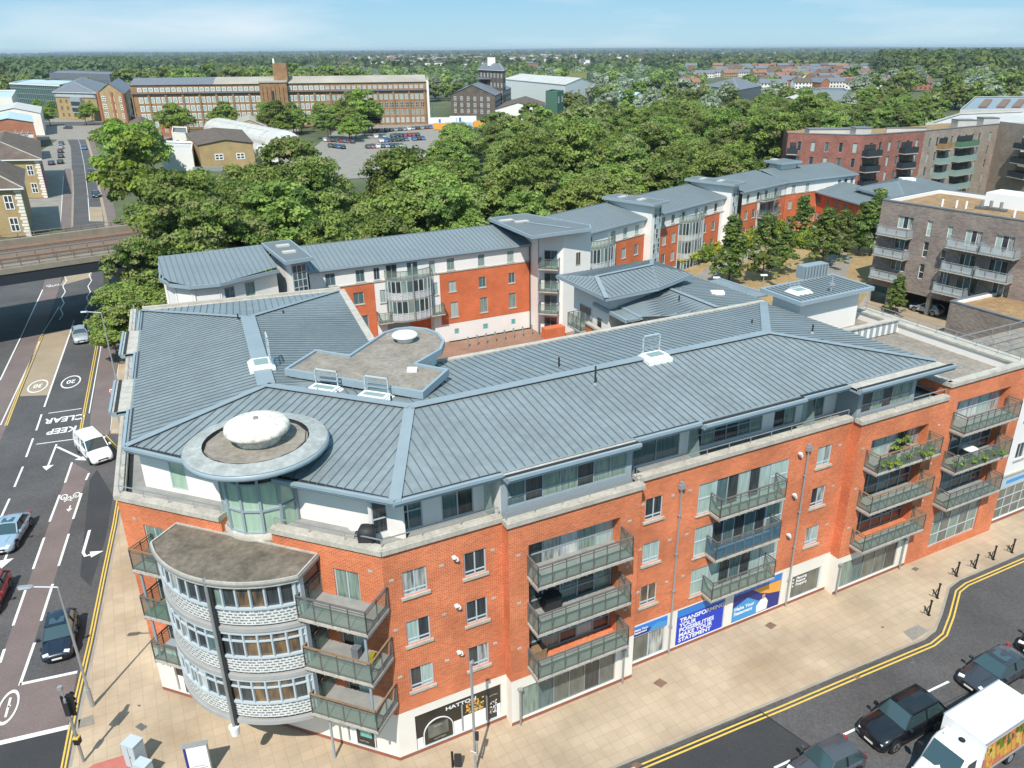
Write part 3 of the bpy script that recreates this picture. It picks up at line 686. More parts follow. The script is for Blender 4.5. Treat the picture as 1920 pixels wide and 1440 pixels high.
# ---- walls
STOREY = (9.75, 6.95, 4.15)
wall = MB()
BANDS = [(0.0, 'plinth_brick'), (0.22, 'warm_white'), (3.0, 'orange_brick')]
def win_holes(s0, s1): return [(s0, s1, z, z + 1.35) for z in STOREY]
# bay 1 of the street front
h1 = win_holes(0.85, 2.02) + win_holes(3.88, 5.0) + [(0.9, 5.62, 0.22, 2.48)]
facade(wall, FA, 0, 5.9, 0, TOPZ, h1, 'orange_brick', bands=BANDS)
F2 = FA.shifted(0, 0.65)
wall.poly([FA(5.9, 0, 0), FA(5.9, .65, 0), FA(5.9, .65, 3.0), FA(5.9, 0, 3.0)], 'warm_white')
wall.poly([FA(5.9, 0, 3.0), FA(5.9, .65, 3.0), FA(5.9, .65, TOPZ), FA(5.9, 0, TOPZ)], 'orange_brick')
h2 = [(6.95, 12.2, 3.72, 11.0, 0.75), (6.5, 12.3, 0.3, 2.35, 0.2)]
facade(wall, F2, 5.9, 13.45, 0, TOPZ, h2, 'orange_brick', bands=BANDS)
wall.poly([FA(13.45, .65, 0), FA(13.45, 0, 0), FA(13.45, 0, TOPZ), FA(13.45, .65, TOPZ)], 'orange_brick')
h3 = win_holes(14.2, 15.32) + [(17.72, 24.3, 9.05, 11.0), (17.72, 24.3, 6.25, 8.2), (17.72, 24.3, 3.55, 5.4)] + win_holes(26.55, 27.68) \
     + [(13.9, 16.15, 0.25, 2.1), (16.95, 20.55, 0.22, 2.85), (21.2, 25.1, 0.22, 2.75), (25.98, 28.5, 0.25, 2.05)]
facade(wall, FA, 13.45, 29.1, 0, TOPZ, h3, 'orange_brick', bands=[(0, 'plinth_brick'), (0.22, 'warm_white'), (2.95, 'orange_brick')])
wall.poly([FA(29.1, 0, 0), FA(29.1, .65, 0), FA(29.1, .65, 2.8), FA(29.1, 0, 2.8)], 'warm_white')
wall.poly([FA(29.1, 0, 2.8), FA(29.1, .65, 2.8), FA(29.1, .65, TOPZ), FA(29.1, 0, TOPZ)], 'orange_brick')
h4 = [(30.3, 35.4, 3.72, 10.95, 0.75), (29.6, 34.9, 0.3, 2.3, 0.25)]
facade(wall, F2, 29.1, 35.9, 0, TOPZ, h4, 'orange_brick', bands=[(0, 'plinth_brick'), (0.22, 'warm_white'), (2.8, 'orange_brick')])
h5 = [(37.9, 43.3, 4.4, 11.9, 0.75), (38.1, 43.1, 0.7, 3.5, 0.2)]
WZ = 13.15
facade(wall, F2, 35.9, 45.1, 0, TOPZ, h5, 'orange_brick')
facade(wall, F2, 36.8, 45.1, TOPZ, WZ, [], 'orange_brick')
wall.poly([F2(36.8, 0, TOPZ), F2(36.8, 0, WZ), F2(36.8, -9, WZ), F2(36.8, -9, TOPZ)], 'orange_brick')
wall.poly([F2(45.1, 0, 0), F2(45.1, -14, 0), F2(45.1, -14, WZ), F2(45.1, 0, WZ)], 'orange_brick')
wall.poly([F2(45.1, -14, 0), F2(36, -14, 0), F2(36, -14, 12.4), F2(45.1, -14, 12.4)], 'render_white')
# corner front: brick either side of the curved bay
hW = [(1.35, 2.6, 9.25, 11.1), (1.35, 2.6, 6.45, 8.3), (1.35, 2.6, 3.65, 5.5), (12.25, 13.55, 9.25, 11.05), (12.25, 13.55, 6.45, 8.25), (12.25, 13.55, 3.65, 5.4),
      (1.15, 3.0, 0.22, 1.95), (11.9, 13.55, 0.22, 2.1)]
facade(wall, FW, 0, 6.25, 0, TOPZ, [h for h in hW if h[1] < 6.25], 'orange_brick', bands=BANDS)
facade(wall, FW, 6.25, 9.1, 0, 11.5, [], 'orange_brick', bands=BANDS)
facade(wall, FW, 9.1, LW, 0, TOPZ, [h for h in hW if h[0] > 9.1], 'orange_brick', bands=BANDS)
wall.poly([FW(6.25, 0, 11.5), FW(6.25, -.5, 11.5), FW(6.25, -.5, TOPZ), FW(6.25, 0, TOPZ)], 'orange_brick')
wall.poly([FW(9.1, 0, 11.5), FW(9.1, -.5, 11.5), FW(9.1, -.5, TOPZ), FW(9.1, 0, TOPZ)][::-1], 'orange_brick')
wall.poly([FW(6.25, -.5, 11.5), FW(5.6, -.5, 11.5), FW(5.6, -.5, TOPZ), FW(6.25, -.5, TOPZ)], 'orange_brick'); wall.poly([FW(9.8, -.5, 11.5), FW(9.1, -.5, 11.5), FW(9.1, -.5, TOPZ), FW(9.8, -.5, TOPZ)], 'orange_brick')
# side along the left road, with openings
hS = []
for k in range(6):
    s = 3.0 + k * 5.2
    hS += [(s, s + 1.3, z, z + 1.35) for z in STOREY]
facade(wall, FS, 0, LS, 0, TOPZ, hS, 'orange_brick', bands=BANDS)
# backs
NE = Vector(at2(637, 543, 14.65)); NE2 = NE + (NE - WN).normalized() * 0.0
EB = Vector(FA.xy(9.5, -14.4)); 
EW = Vector(at2(693, 635, 14.65)); ed = (EW - NE).normalized(); EX = EW + ed * 3.5
for p, q in ((Vector(FA.xy(36, -14.4)), Vector(FA.xy(4.5, -14.4))), (Vector(FA.xy(4.5, -14.4)), EX), (EX, NE), (NE, WN)):
    g = Fr(p, q); facade(wall, g, 0, g.L, 0, 12.0, [], 'orange_brick')
wall_o = obj('wall', wall, main)
# back of the deep recesses and floors behind
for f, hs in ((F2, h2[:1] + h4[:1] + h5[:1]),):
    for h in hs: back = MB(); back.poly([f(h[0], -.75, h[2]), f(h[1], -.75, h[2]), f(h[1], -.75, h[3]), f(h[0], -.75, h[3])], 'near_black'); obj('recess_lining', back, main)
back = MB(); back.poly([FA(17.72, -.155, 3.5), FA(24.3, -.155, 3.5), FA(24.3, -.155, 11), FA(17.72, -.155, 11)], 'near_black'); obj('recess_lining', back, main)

# ---- coping and low parapet rails
cop = MB(); rails = MB()
def coping(f, s0, s1, z=TOPZ, w=0.55, out=0.12, rail=True, h=0.24):
    fbox(cop, f, s0, s1, out - w, out, z, z + h, 'stone_coping'); fbox(cop, f, s0, s1, out - w + 0.1, out - 0.1, z + h, z + h + 0.03, 'stone_coping')
    if rail:
        n = max(2, int((s1 - s0) / 1.5))
        for k in range(n + 1):
            s = s0 + 0.1 + (s1 - s0 - 0.2) * k / n; rails.tube(f(s, -0.2, z + h), f(s, -0.2, z + h + 0.42), 0.02, 'galvanised', 5)
        rails.bar(f(s0 + 0.1, -0.2, z + h + 0.42), f(s1 - 0.1, -0.2, z + h + 0.42), 0.045, 0.045, 'galvanised')
coping(FA, 0.0, 5.9); coping(F2, 5.78, 13.57); coping(FA, 13.57, 28.98); coping(F2, 28.98, 36.8)
coping(FW, -0.04, 6.25, h=.244); coping(FW, 9.1, LW + 0.05, h=.244); coping(FS, 0, LS + 0.1, h=.249)
coping(F2, 36.72, 45.2, WZ, rail=False)
g = Fr(F2.xy(36.8, -9), F2.xy(36.8, 0)); coping(g, 0, 8.87, WZ, rail=False)
obj('coping', cop, main); obj('parapet_rail', rails, main)
# ---- terrace deck and storey block below the roof
deck = MB()
outl = [FS.xy(0, -0.3), FW.xy(.33, -.3), FW.xy(6.0, -.3), FW.xy(6.0, -1.6), FW.xy(9.35, -1.6), FW.xy(9.35, -.3), FW.xy(LW - .15, -.3), FA.xy(5.9, -.3), FA.xy(6.2, .3), FA.xy(13.2, .3), FA.xy(13.6, -.3), FA.xy(29, -.3), FA.xy(29.4, .3), FA.xy(44.9, .3),
        FA.xy(44.9, -13.2), FA.xy(36, -13.2), FA.xy(36, -14.2), FA.xy(4.5, -14.2), (EX.x, EX.y), (NE.x, NE.y)]
deck.poly([(p[0], p[1], 12.08) for p in ccw(outl)], 'terrace_deck'); obj('terrace_deck', deck, main)
PZ0, PZ1 = 12.09, 14.45
# penthouse walls: street side
pw = MB()
PA = FA.shifted(0, -1.6)
pent_A = [(0.05, 0.9, .5), (0.95, 2.6, .1), (3.5, 5.2, .1)]
hA = [(0.15, 0.95, 12.35, 14.1), (1.15, 2.55, 12.15, 14.1), (3.5, 5.15, 12.15, 14.1), (14.35, 17.45, 12.2, 14.1), (20.6, 21.6, 12.3, 14.1), (22.9, 25.9, 12.2, 14.1), (26.9, 28.0, 12.3, 14.1)]
facade(pw, PA, 0.0, 6.0, PZ0, PZ1, [h for h in hA if h[1] < 6], 'render_white', depth=.1)
facade(pw, PA, 13.4, 36.0, PZ0, PZ1, [h for h in hA if h[0] > 13 and h[0] < 17] + [(18.1, 23.4, 12.3, 14.15), (24.3, 26.0, 12.2, 14.1), (26.9, 28.3, 12.2, 14.1)], 'render_white', depth=.1)
P2 = FA.shifted(0, -0.3)
pw.poly([FA(6.0, -1.6, PZ0), FA(6.0, -.3, PZ0), FA(6.0, -.3, PZ1), FA(6.0, -1.6, PZ1)], 'render_white')
facade(pw, P2, 6.0, 13.4, PZ0, PZ1, [(6.3, 13.1, 12.75, 14.2)], 'frame_grey', depth=.08)
pw.poly([FA(13.4, -.3, PZ0), FA(13.4, -1.6, PZ0), FA(13.4, -1.6, PZ1), FA(13.4, -.3, PZ1)], 'render_white')
pw.poly([FA(29.3, -1.6, PZ0), FA(29.3, 0.0, PZ0), FA(29.3, 0.0, PZ1), FA(29.3, -1.6, PZ1)], 'frame_grey')
P4 = FA.shifted(0, 0.0)
facade(pw, P4, 29.3, 34.3, PZ0, PZ1, [(29.6, 34.0, 12.6, 14.2)], 'frame_grey', depth=.08)
pw.poly([FA(34.3, 0, PZ0), FA(34.3, -14, PZ0), FA(34.3, -14, PZ1), FA(34.3, 0, PZ1)], 'render_white')
# corner front penthouse wall, side, back
PW = FW.shifted(0, -1.75); PS = FS.shifted(0, -1.6)
_pe = Vector(PS.xy(LS - 1.55, 0)); s_w = (_pe - FW.P).dot(FW.D)
facade(pw, PW, s_w, 5.8, PZ0, PZ1, [(1.9, 2.9, 12.3, 14.1)], 'render_white', depth=.1)
facade(pw, PW, 9.3, LW + 0.3, PZ0, PZ1, [], 'render_white')
s_n = (Vector(at2(265, 583, 14.78)) - FS.P).dot(FS.D) + 1.0
facade(pw, PS, s_n, LS - 1.55, PZ0, PZ1, [(2 + 4.5 * k, 4 + 4.5 * k, 12.3, 14.1) for k in range(6) if 2 + 4.5 * k > s_n and 4 + 4.5 * k < LS - 2], 'render_white', depth=.1)
g = Fr(FA.xy(34.3, -14.2), FA.xy(4.5, -14.2)); facade(pw, g, 0, g.L, PZ0, PZ1, [], 'render_white')
g = Fr(EX, NE); facade(pw, g, 0, g.L, PZ0, PZ1 + .1, [], 'render_white'); g = Fr(NE, FS.xy(s_n, -1.6)); facade(pw, g, 0, g.L, PZ0, PZ1, [], 'render_white')
obj('penthouse_wall', pw, main)
for a, b in ((0.15, 0.95),): window(main, PA, a, b, 12.35, 14.1, 'pane_dark', 1, [0.45], d=.03)
window(main, PA, 1.15, 2.55, 12.15, 14.1, 'pane_teal', 2, [0.5], d=.03, panes=['pane_dark', 'pane_teal'])
window(main, PA, 3.5, 5.15, 12.15, 14.1, 'pane_teal', 2, d=.03, panes=['pane_teal', 'pane_dark'])
window(main, P2, 6.3, 13.1, 12.75, 14.2, 'pane_curtain', 7, [0.35], d=.02, frame='frame_grey', panes=['pane_teal', 'pane_dark', 'pane_curtain', 'pane_curtain', 'pane_dark', 'pane_curtain', 'pane_curtain'])
window(main, PA, 14.35, 17.45, 12.2, 14.1, 'pane_teal', 2, d=.03, frame='frame_grey')
window(main, PA, 18.1, 23.4, 12.3, 14.15, 'pane_dark', 6, [0.4], d=.03, frame='frame_grey', panes=['pane_dark', 'pane_curtain', 'pane_dark', 'pane_dark', 'pane_teal', 'pane_curtain'])
window(main, PA, 24.3, 26.0, 12.2, 14.1, 'pane_teal', 2, d=.03, frame='frame_grey', panes=['pane_dark', 'pane_curtain'])
window(main, PA, 26.9, 28.3, 12.2, 14.1, 'pane_teal', 2, d=.03, frame='frame_grey', panes=['pane_dark', 'pane_teal'])
window(main, P4, 29.6, 34.0, 12.6, 14.2, 'pane_curtain', 5, [0.35], d=.02, frame='frame_grey', panes=['pane_dark', 'pane_curtain', 'pane_dark', 'pane_curtain', 'pane_curtain'])
window(main, PW, 1.9, 2.9, 12.3, 14.1, 'pane_mint', 1, d=.03)
for k in [q for q in range(6) if 2 + 4.5 * q > s_n and 4 + 4.5 * q < LS - 2]: window(main, PS, 2 + 4.5 * k, 4 + 4.5 * k, 12.3, 14.1, 'pane_dark', 2, d=.03, frame='frame_grey')
# frosted privacy screens on the terrace
for s, o in ((13.75, -1.55), (18.0, -1.55), (5.65, -1.5), (26.4, -1.5)):
    scr = MB(); scr.poly([FA(s, o, 12.15), FA(s, o + 1.15, 12.15), FA(s, o + 0.7, 14.05), FA(s, o, 14.05)], 'frosted_glass'); obj('privacy_screen', scr, main)

# ---- glazed drum at the corner, with the wide disc roof and weathered dome
DC = (-12.9, 33.15)
dm = MB(); dm.lathe(DC, [(2.06, 11.6), (2.06, 11.95), (1.96, 12.0)], 'stone_coping', 40); obj('drum_base', dm, main)
dg = MB(); dg.lathe(DC, [(1.9, 11.95), (1.9, 13.25), (1.9, 14.55), (1.9, 15.1)], 'pane_mint', 14, smooth=False); 
dgo = obj('drum_glazing', dg, main)
df = MB()
for k in range(14):
    t = 2 * math.pi * k / 14; x, y = DC[0] + 1.93 * math.cos(t), DC[1] + 1.93 * math.sin(t)
    df.bar((x, y, 11.95), (x, y, 15.2), 0.12, 0.12, 'frame_grey', up=(math.cos(t), math.sin(t), 0))
for z in (12.02, 13.2, 14.6): df.lathe(DC, [(1.86, z - .05), (1.99, z - .05), (1.99, z + .05), (1.86, z + .05)], 'frame_grey', 14, smooth=False)
obj('drum_frame', df, main)
dt = MB(); dt.lathe(DC, [(1.85, 14.68), (1.94, 14.68), (1.94, 15.3)], 'near_black', 28); obj('drum_clerestory', dt, main)
ds = MB()
ds.lathe(DC, [(1.8, 15.2), (2.9, 15.36), (3.22, 15.52)], 'blue_fascia', 48)
ds.lathe(DC, [(3.22, 15.52), (3.32, 15.58), (3.33, 15.76), (3.26, 15.82)], 'blue_fascia', 48)
ds.lathe(DC, [(3.26, 15.84), (2.42, 15.98)], 'disc_metal', 48)
ds.lathe(DC, [(2.42, 15.98), (2.38, 15.80)], 'near_black', 14, smooth=False)
ds.lathe(DC, [(2.38, 15.80), (2.30, 15.80), (2.27, 15.90), (2.1, 15.9), (0.01, 15.95)], 'roof_felt', 14, smooth=False)
obj('disc_roof', ds, main)
dd = MB()
dd.lathe((DC[0] + .1, DC[1] + .05), [(1.0, 15.9), (1.02, 16.35), (1.44, 16.42), (1.5, 16.55), (1.47, 16.72), (1.35, 16.84), (0.9, 16.96), (0.4, 17.02), (0.12, 17.03)], 'lichen_white', 48)
dd.lathe((DC[0] + .1, DC[1] + .05), [(0.12, 17.03), (0.12, 17.1), (0.01, 17.1)], 'roof_felt', 12)
obj('roof_dome', dd, main)

# ---- metal roof slopes
EZ, RZ = 14.78, 15.82
R3 = Vector((*FA.xy(4.0, -6.9), RZ)); R4 = Vector((*FA.xy(28.2, -6.9), RZ))
R2 = Vector((-14.5, 39.9, RZ)); R1 = Vector((-19.45, 51.9, RZ))
E0 = Vector((*FA.xy(0.85, -0.1), EZ)); E0b = E0
E1 = Vector((*FA.xy(36.2, 0.9), EZ)); E1b = Vector((*FA.xy(35.3, -14.7), EZ))
Ew0 = Vector((*at2(236, 838, EZ), EZ)); 
Ew1 = Vector((*at2(265, 583, EZ), EZ))
NEe = Vector((*at2(640, 545, EZ), EZ)); EWe = Vector((*at2(697, 640, EZ), EZ))
EWx = EWe + (EWe - NEe).normalized() * 2.5; 
Bk0 = Vector((*FA.xy(6.0, -14.7), EZ))
roof = MB()
sp = 0.46
def rs(pts, ed, **k): seamed(roof, pts, ed, 'zinc_roof', 'zinc_seam', spacing=sp, w=0.035, h=0.04, **k)
E0s = Vector((*FA.xy(0.85, -0.1), EZ))
rs([E0s, Vector((*FA.xy(35.9, -0.1), EZ)), R4, R3], DA)
rs([Bk0, Vector((*FA.xy(35.3, -14.7), EZ)), R4, R3], DA)
rs([Vector((*FA.xy(35.9, -0.1), EZ)), Vector((*FA.xy(35.3, -14.7), EZ)), R4], FA.N)
# corner faces: left of the drum, right of the drum
wl_ = FW.D
Wm = Vector((*FW.xy(10.4, -1.6), EZ)); W0 = Ew0
n0 = Vector((*FW.xy(9.15, -1.2), EZ)); 
notch = [Vector((*FW.xy(8.9, -0.75), EZ)), Vector((*FW.xy(9.6, -3.6), EZ + .2))]
def on_corner(p):
    """height of the corner slope at a plan point: from the eave line up to the R2-R3 ridge"""
    a = Vector((Ew0.x, Ew0.y)); b = Vector((E0s.x, E0s.y)); d = (b - a).normalized(); n = Vector((-d.y, d.x))
    h = (Vector((p[0], p[1])) - a).dot(n); H = ((Vector((R2.x, R2.y)) - a).dot(n) + (Vector((R3.x, R3.y)) - a).dot(n)) / 2
    return EZ + (RZ - EZ) * h / H
def oc(s, o): x, y = FW.xy(s, o); return Vector((x, y, on_corner((x, y))))
polyC = [Ew0, oc(5.2, -.75), oc(5.2, -3.3), oc(7.4, -5.0), oc(9.7, -3.7), oc(10.4, -3.2), oc(9.2, -.7), E0s, R3, R2]
seamed(roof, polyC, FW.D, 'zinc_roof', 'zinc_seam', spacing=sp, w=0.035, h=0.04)
rs([Ew0, Ew1, R1, R2], Ew1 - Ew0)
rs([Ew1, NEe, R1], NEe - Ew1)
rs([NEe, EWx, R2 + (R3 - R2) * 0.25, R2, R1], EWx - NEe)
rs([EWx, Bk0, R3, R2 + (R3 - R2) * 0.25], DA)
roof_o = obj('roof', roof, main)
fl = MB()
for a, b, w in ((R3, R4, .62), (R3, E0s, .55), (R2, R3, .5), (R2, R1, .95), (R2, Ew0, .42), (R1, Ew1, .35), (R1, NEe, .35), (R4, Vector((*FA.xy(35.9, -0.1), EZ)), .4), (R4, Vector((*FA.xy(35.3, -14.7), EZ)), .6)):
    capstrip(fl, a, b, w, 'zinc_flashing', 0.075 + .004 * (hash((round(w * 100), round(a.x * 10), round(b.y * 10))) % 7), 0.03)
obj('roof_flashing', fl, main)
# eaves: light blue fascia with a gutter lip
ev = MB()
def eave(f, s0, s1, o=0.0, z=EZ, ret=(0, 0)):
    fbox(ev, f, s0, s1, o - 0.30, o, z - 0.22, z - 0.04, 'blue_fascia')
    fbox(ev, f, s0, s1, o - 0.06, o + 0.07, z - 0.10, z + 0.06, 'blue_fascia')
    fbox(ev, f, s0, s1, o - 0.36, o - 0.20, z - 0.03, z + 0.03, 'near_black')
    fbox(ev, f, s0, s1, -1.62 if o < 0.2 else -1.0, o - 0.06, z - 0.30, z - 0.22, 'blue_fascia')
def soff(pts, z0=14.40, z1=14.56): ev.prism(pts, z0, z1, 'blue_fascia')
eave(FA, 0.75, 6.0, 0.0); eave(FA, 6.0, 13.35, 0.5); eave(FA, 13.35, 17.5, 0.0); eave(FA, 17.5, 24.6, 0.35); eave(FA, 24.6, 28.2, 0.15); eave(FA, 28.2, 36.4, 0.95)
roof_ext = MB()
for s0, s1, o in ((6.0, 13.35, .4), (17.5, 24.6, .25), (28.2, 36.1, .85)):
    roof_ext.hexa([FA(s0, o, EZ - .05), FA(s1, o, EZ - .05), FA(s1, -.1, EZ - .05), FA(s0, -.1, EZ - .05)], [FA(s0, o, EZ - .02), FA(s1, o, EZ - .02), FA(s1, -.1, EZ - .02), FA(s0, -.1, EZ - .02)], 'stone_coping')
obj('gutter_ledge', roof_ext, main)
ge = Fr((Ew0.x, Ew0.y), FW.xy(5.6, -0.72)); eave(ge, -0.1, ge.L, 0.1)
ge = Fr(FW.xy(9.1, -.65), (E0s.x, E0s.y)); eave(ge, 0, ge.L + .05, 0.05)
fs_ = Fr((Ew1.x, Ew1.y), (Ew0.x, Ew0.y))
L6 = fs_.L / 5
for k in range(5):
    o = (0.1, 1.0)[k % 2]; eave(fs_, k * L6, (k + 1) * L6, o)
    fbox(ev, fs_, k * L6, (k + 1) * L6, 0.0, o, EZ - .06, EZ - 0.02, 'stone_coping')
gb = Fr((E1b.x, E1b.y), (Bk0.x, Bk0.y)); fbox(ev, gb, 0, gb.L, -.2, .2, EZ - .2, EZ + .12, 'stone_coping')
gb = Fr((EWx.x, EWx.y), (NEe.x, NEe.y)); fbox(ev, gb, 0, gb.L, -.25, .25, EZ - .2, EZ + .13, 'stone_coping')
gb = Fr((NEe.x, NEe.y), (Ew1.x, Ew1.y)); fbox(ev, gb, 0, gb.L, 0.0, .85, EZ - .3, EZ - .12, 'stone_coping'); fbox(ev, gb, 0, gb.L, .7, .95, EZ - .2, EZ + .08, 'stone_coping')
obj('eaves', ev, main)

# ---- flat T shaped roof over the stair core
TZ = 16.06
Tp = [at2(*p, TZ) for p in [(533, 694), (592, 657), (655, 667), (720, 624), (742, 617), (770, 614), (800, 617), (822, 625), (834, 640), (828, 656), (782, 683), (842, 694), (793, 738)]]
tb = MB(); tb.prism(Tp, TZ - .34, TZ - .1, 'blue_fascia'); 
cx = sum(p[0] for p in Tp) / len(Tp); cy = sum(p[1] for p in Tp) / len(Tp)
def inset(poly, d):
    poly = ccw(poly); n = len(poly); out = []
    for i in range(n):
        a, b, c = (Vector(poly[i - 1]), Vector(poly[i]), Vector(poly[(i + 1) % n]))
        e1 = (b - a).normalized(); e2 = (c - b).normalized(); n1 = Vector((-e1.y, e1.x)); n2 = Vector((-e2.y, e2.x))
        m = (n1 + n2); m = m / max(0.35, m.dot(n1)); out.append((b.x + m.x * d, b.y + m.y * d))
    return out
def kerbed(mb, poly, z, w, h, m):
    """raised rim round a flat roof"""
    o = ccw(poly); i = inset(poly, w); n = len(o)
    for k in range(n):
        a, b, c, d = o[k], o[(k + 1) % n], i[(k + 1) % n], i[k]
        mb.hexa([(a[0], a[1], z), (b[0], b[1], z), (c[0], c[1], z), (d[0], d[1], z)], [(a[0], a[1], z + h), (b[0], b[1], z + h), (c[0], c[1], z + h), (d[0], d[1], z + h)], m)
kerbed(tb, Tp, TZ - .1, .16, .18, 'blue_fascia')
tb.poly([(p[0], p[1], TZ - .06) for p in inset(Tp, .15)], 'roof_felt')
tb.prism(inset(Tp, .5), 14.2, TZ - .36, 'render_white')
obj('stair_core_roof', tb, main)
td = MB(); p = at(759, 632, TZ + .2)
td.lathe((p.x, p.y), [(.5, TZ - .06), (.5, TZ + .22), (.78, TZ + .26), (.82, TZ + .36), (.7, TZ + .46), (.3, TZ + .54), (0.05, TZ + .56)], 'clean_white', 32); obj('roof_dome', td, main)
p = at(773, 694, TZ); tv = MB(); tv.box(p.x - .28, p.x + .28, p.y - .2, p.y + .2, TZ - .06, TZ + .12, 'clean_white'); obj('roof_vent', tv, main)

# ---- roof hatches with lids propped open
def hatch(x, y, z, ang, w=1.55, d=1.15, lid=1.25, back=False):
    c, s = math.cos(ang), math.sin(ang); P = lambda a, b, zz: (x + a * c - b * s, y + a * s + b * c, z + zz)
    mb = MB()
    def bx(a0, a1, b0, b1, z0, z1, m, t=None): (t or mb).hexa([P(a0, b0, z0), P(a1, b0, z0), P(a1, b1, z0), P(a0, b1, z0)], [P(a0, b0, z1), P(a1, b0, z1), P(a1, b1, z1), P(a0, b1, z1)], m)
    hw, hd = w / 2, d / 2
    for k, (e, z0, z1) in enumerate(((.22, -.25, .06), (.14, .06, .14), (.07, .14, .24))):
        bx(-hw - e, hw + e, -hd - e, hd + e, z0, z1, 'clean_white')
    bx(-hw + .1, hw - .1, -hd + .1, hd - .1, .24, .245, 'frosted_glass')
    h = obj('roof_hatch', mb, main)
    lm = MB(); 
    for a in (-hw, hw - .06): bx(a, a + .06, hd - .04, hd + .03, .24, .34 + lid, 'frame_light', lm)
    bx(-hw, hw, hd - .04, hd + .03, .34 + lid - .07, .34 + lid, 'frame_light', lm); bx(-hw, hw, hd - .05, hd + .03, .5, .56, 'galvanised', lm); bx(-hw, hw, hd - .04, hd + .02, .34 + lid * .62, .34 + lid * .66, 'galvanised', lm)
    lm.poly([P(-hw + .08, hd, .56), P(hw - .08, hd, .56), P(hw - .08, hd, .34 + lid - .08), P(-hw + .08, hd, .34 + lid - .08)], 'clear_glass')
    obj('lid', lm, h)
p = at(1228, 668, 15.95); hatch(p.x, p.y, 15.85, math.radians(27.4), 1.25, .85, 1.0)
p = at(608, 729, 15.75); hatch(p.x, p.y, 15.62, math.radians(-19.3), 1.45, .62, .8)
p = at(702, 744, 15.75); hatch(p.x, p.y, 15.66, math.radians(-19.3), 1.45, .62, .8)
p = at(490, 683, 15.95); hatch(p.x, p.y, 15.88, math.radians(-67), 1.25, 1.0, 1.5)
# vent pipes
for px, py, h, rz in ((1048, 692, .75, 15.4), (1116, 718, 1.0, 15.7), (1409, 612, .5, 15.2), (1523, 622, .5, 15.4), (447, 600, .45, 15.75), (532, 592, .4, 15.3), (735, 765, .7, 15.5), (445, 663, .2, 15.4), (1541, 640, .15, 15.4)):
    p = at(px, py, rz); mb = MB(); mb.lathe((p.x, p.y), [(.17, rz - .12), (.1, rz + .05)], 'zinc_flashing', 12); mb.tube((p.x, p.y, rz - .1), (p.x, p.y, rz + h), .055, 'near_black', 10); obj('vent_pipe', mb, main)

# ---- ordinary windows
rnd = random.Random(3)
pan = [['pane_net', 'pane_net'], ['pane_pale', 'pane_dark'], ['pane_dark', 'pane_dark'], ['pane_dark', 'pane_pale'], ['pane_dark', 'pane_dark'], ['pane_dark', 'pane_net']]
k = 0
for (a, b) in ((0.85, 2.02), (3.88, 5.0), (14.2, 15.32), (26.55, 27.68)):
    for z in STOREY:
        pp = {0: ['pane_net', 'pane_net'], 1: ['pane_pale', 'pane_dark'], 2: ['pane_dark', 'pane_pale'], 3: ['pane_dark', 'pane_dark'], 4: ['pane_dark', 'pane_dark'], 5: ['pane_dark', 'pane_net'],
              6: ['pane_dark', 'pane_dark'], 7: ['pane_pale', 'pane_pale'], 8: ['pane_wood', 'pane_wood'], 9: ['pane_pale', 'pane_net'], 10: ['pane_dark', 'pane_net'], 11: ['pane_net', 'pane_pale']}[k]
        window(main, FA, a, b, z, z + 1.35, cols=2, rows=[0.18], sill=0.16, panes=pp, d=.06); k += 1
for kk in range(6):
    s = 3.0 + kk * 5.2
    for z in STOREY: window(main, FS, s, s + 1.3, z, z + 1.35, cols=2, sill=.16, pane='pane_dark', d=.06)
for i, (z, h) in enumerate(((9.05, 1.95), (6.25, 1.95), (3.55, 1.85))):
    window(main, FA, 17.72, 19.0, z, z + h, 'pane_pale', 1, [0.5], d=.05, sill=.08)
    window(main, FA, 19.0, 23.0, z, z + h, 'pane_net', 5, d=.07, frame='frame_grey', panes=[['pane_teal', 'pane_dark', 'pane_pale', 'pane_dark', 'pane_pale'], ['pane_dark', 'pane_teal', 'pane_dark', 'pane_teal', 'pane_dark'], ['pane_pale', 'pane_dark', 'pane_teal', 'pane_dark', 'pane_pale']][i])
    window(main, FA, 23.0, 24.3, z, z + h, ['pane_pale', 'pane_curtain', 'pane_pale'][i], 1, [0.5], d=.05)
FR2 = F2.shifted(0, -.6)
for a, b, zs, pn in ((6.95, 12.2, (3.72, 6.35, 9.15), [['pane_dark', 'pane_curtain', 'pane_dark', 'pane_pale', 'pane_dark'], ['pane_dark', 'pane_dark', 'pane_teal', 'pane_dark', 'pane_curtain'], ['pane_dark', 'pane_net', 'pane_white', 'pane_curtain', 'pane_pale']]),
                     (30.3, 35.4, (3.72, 6.35, 9.15), [['pane_dark'] * 5, ['pane_dark', 'pane_dark', 'pane_teal', 'pane_dark', 'pane_dark'], ['pane_net', 'pane_pale', 'pane_white', 'pane_dark', 'pane_net']]),
                     (37.9, 43.3, (4.5, 7.2, 10.0), [['pane_dark', 'pane_teal', 'pane_dark', 'pane_dark', 'pane_dark'], ['pane_dark', 'pane_dark', 'pane_teal', 'pane_dark', 'pane_dark'], ['pane_pale', 'pane_white', 'pane_white', 'pane_pale', 'pane_net']])):
    for z, pp in zip(zs, pn):
        window(main, FR2, a + .02, b - .02, z, z + 1.85, cols=5, rows=[.42], d=0, frame='frame_grey', panes=pp, t=.08)
# french windows on the corner front
for a, b in ((1.35, 2.6), (12.25, 13.55)):
    for i, z in enumerate((9.25, 6.45, 3.65)):
        window(main, FW, a, b, z, z + 1.8, cols=2, d=.07, panes=['pane_curtain', 'pane_curtain'] if i == 0 else ['pane_dark', 'pane_pale'])

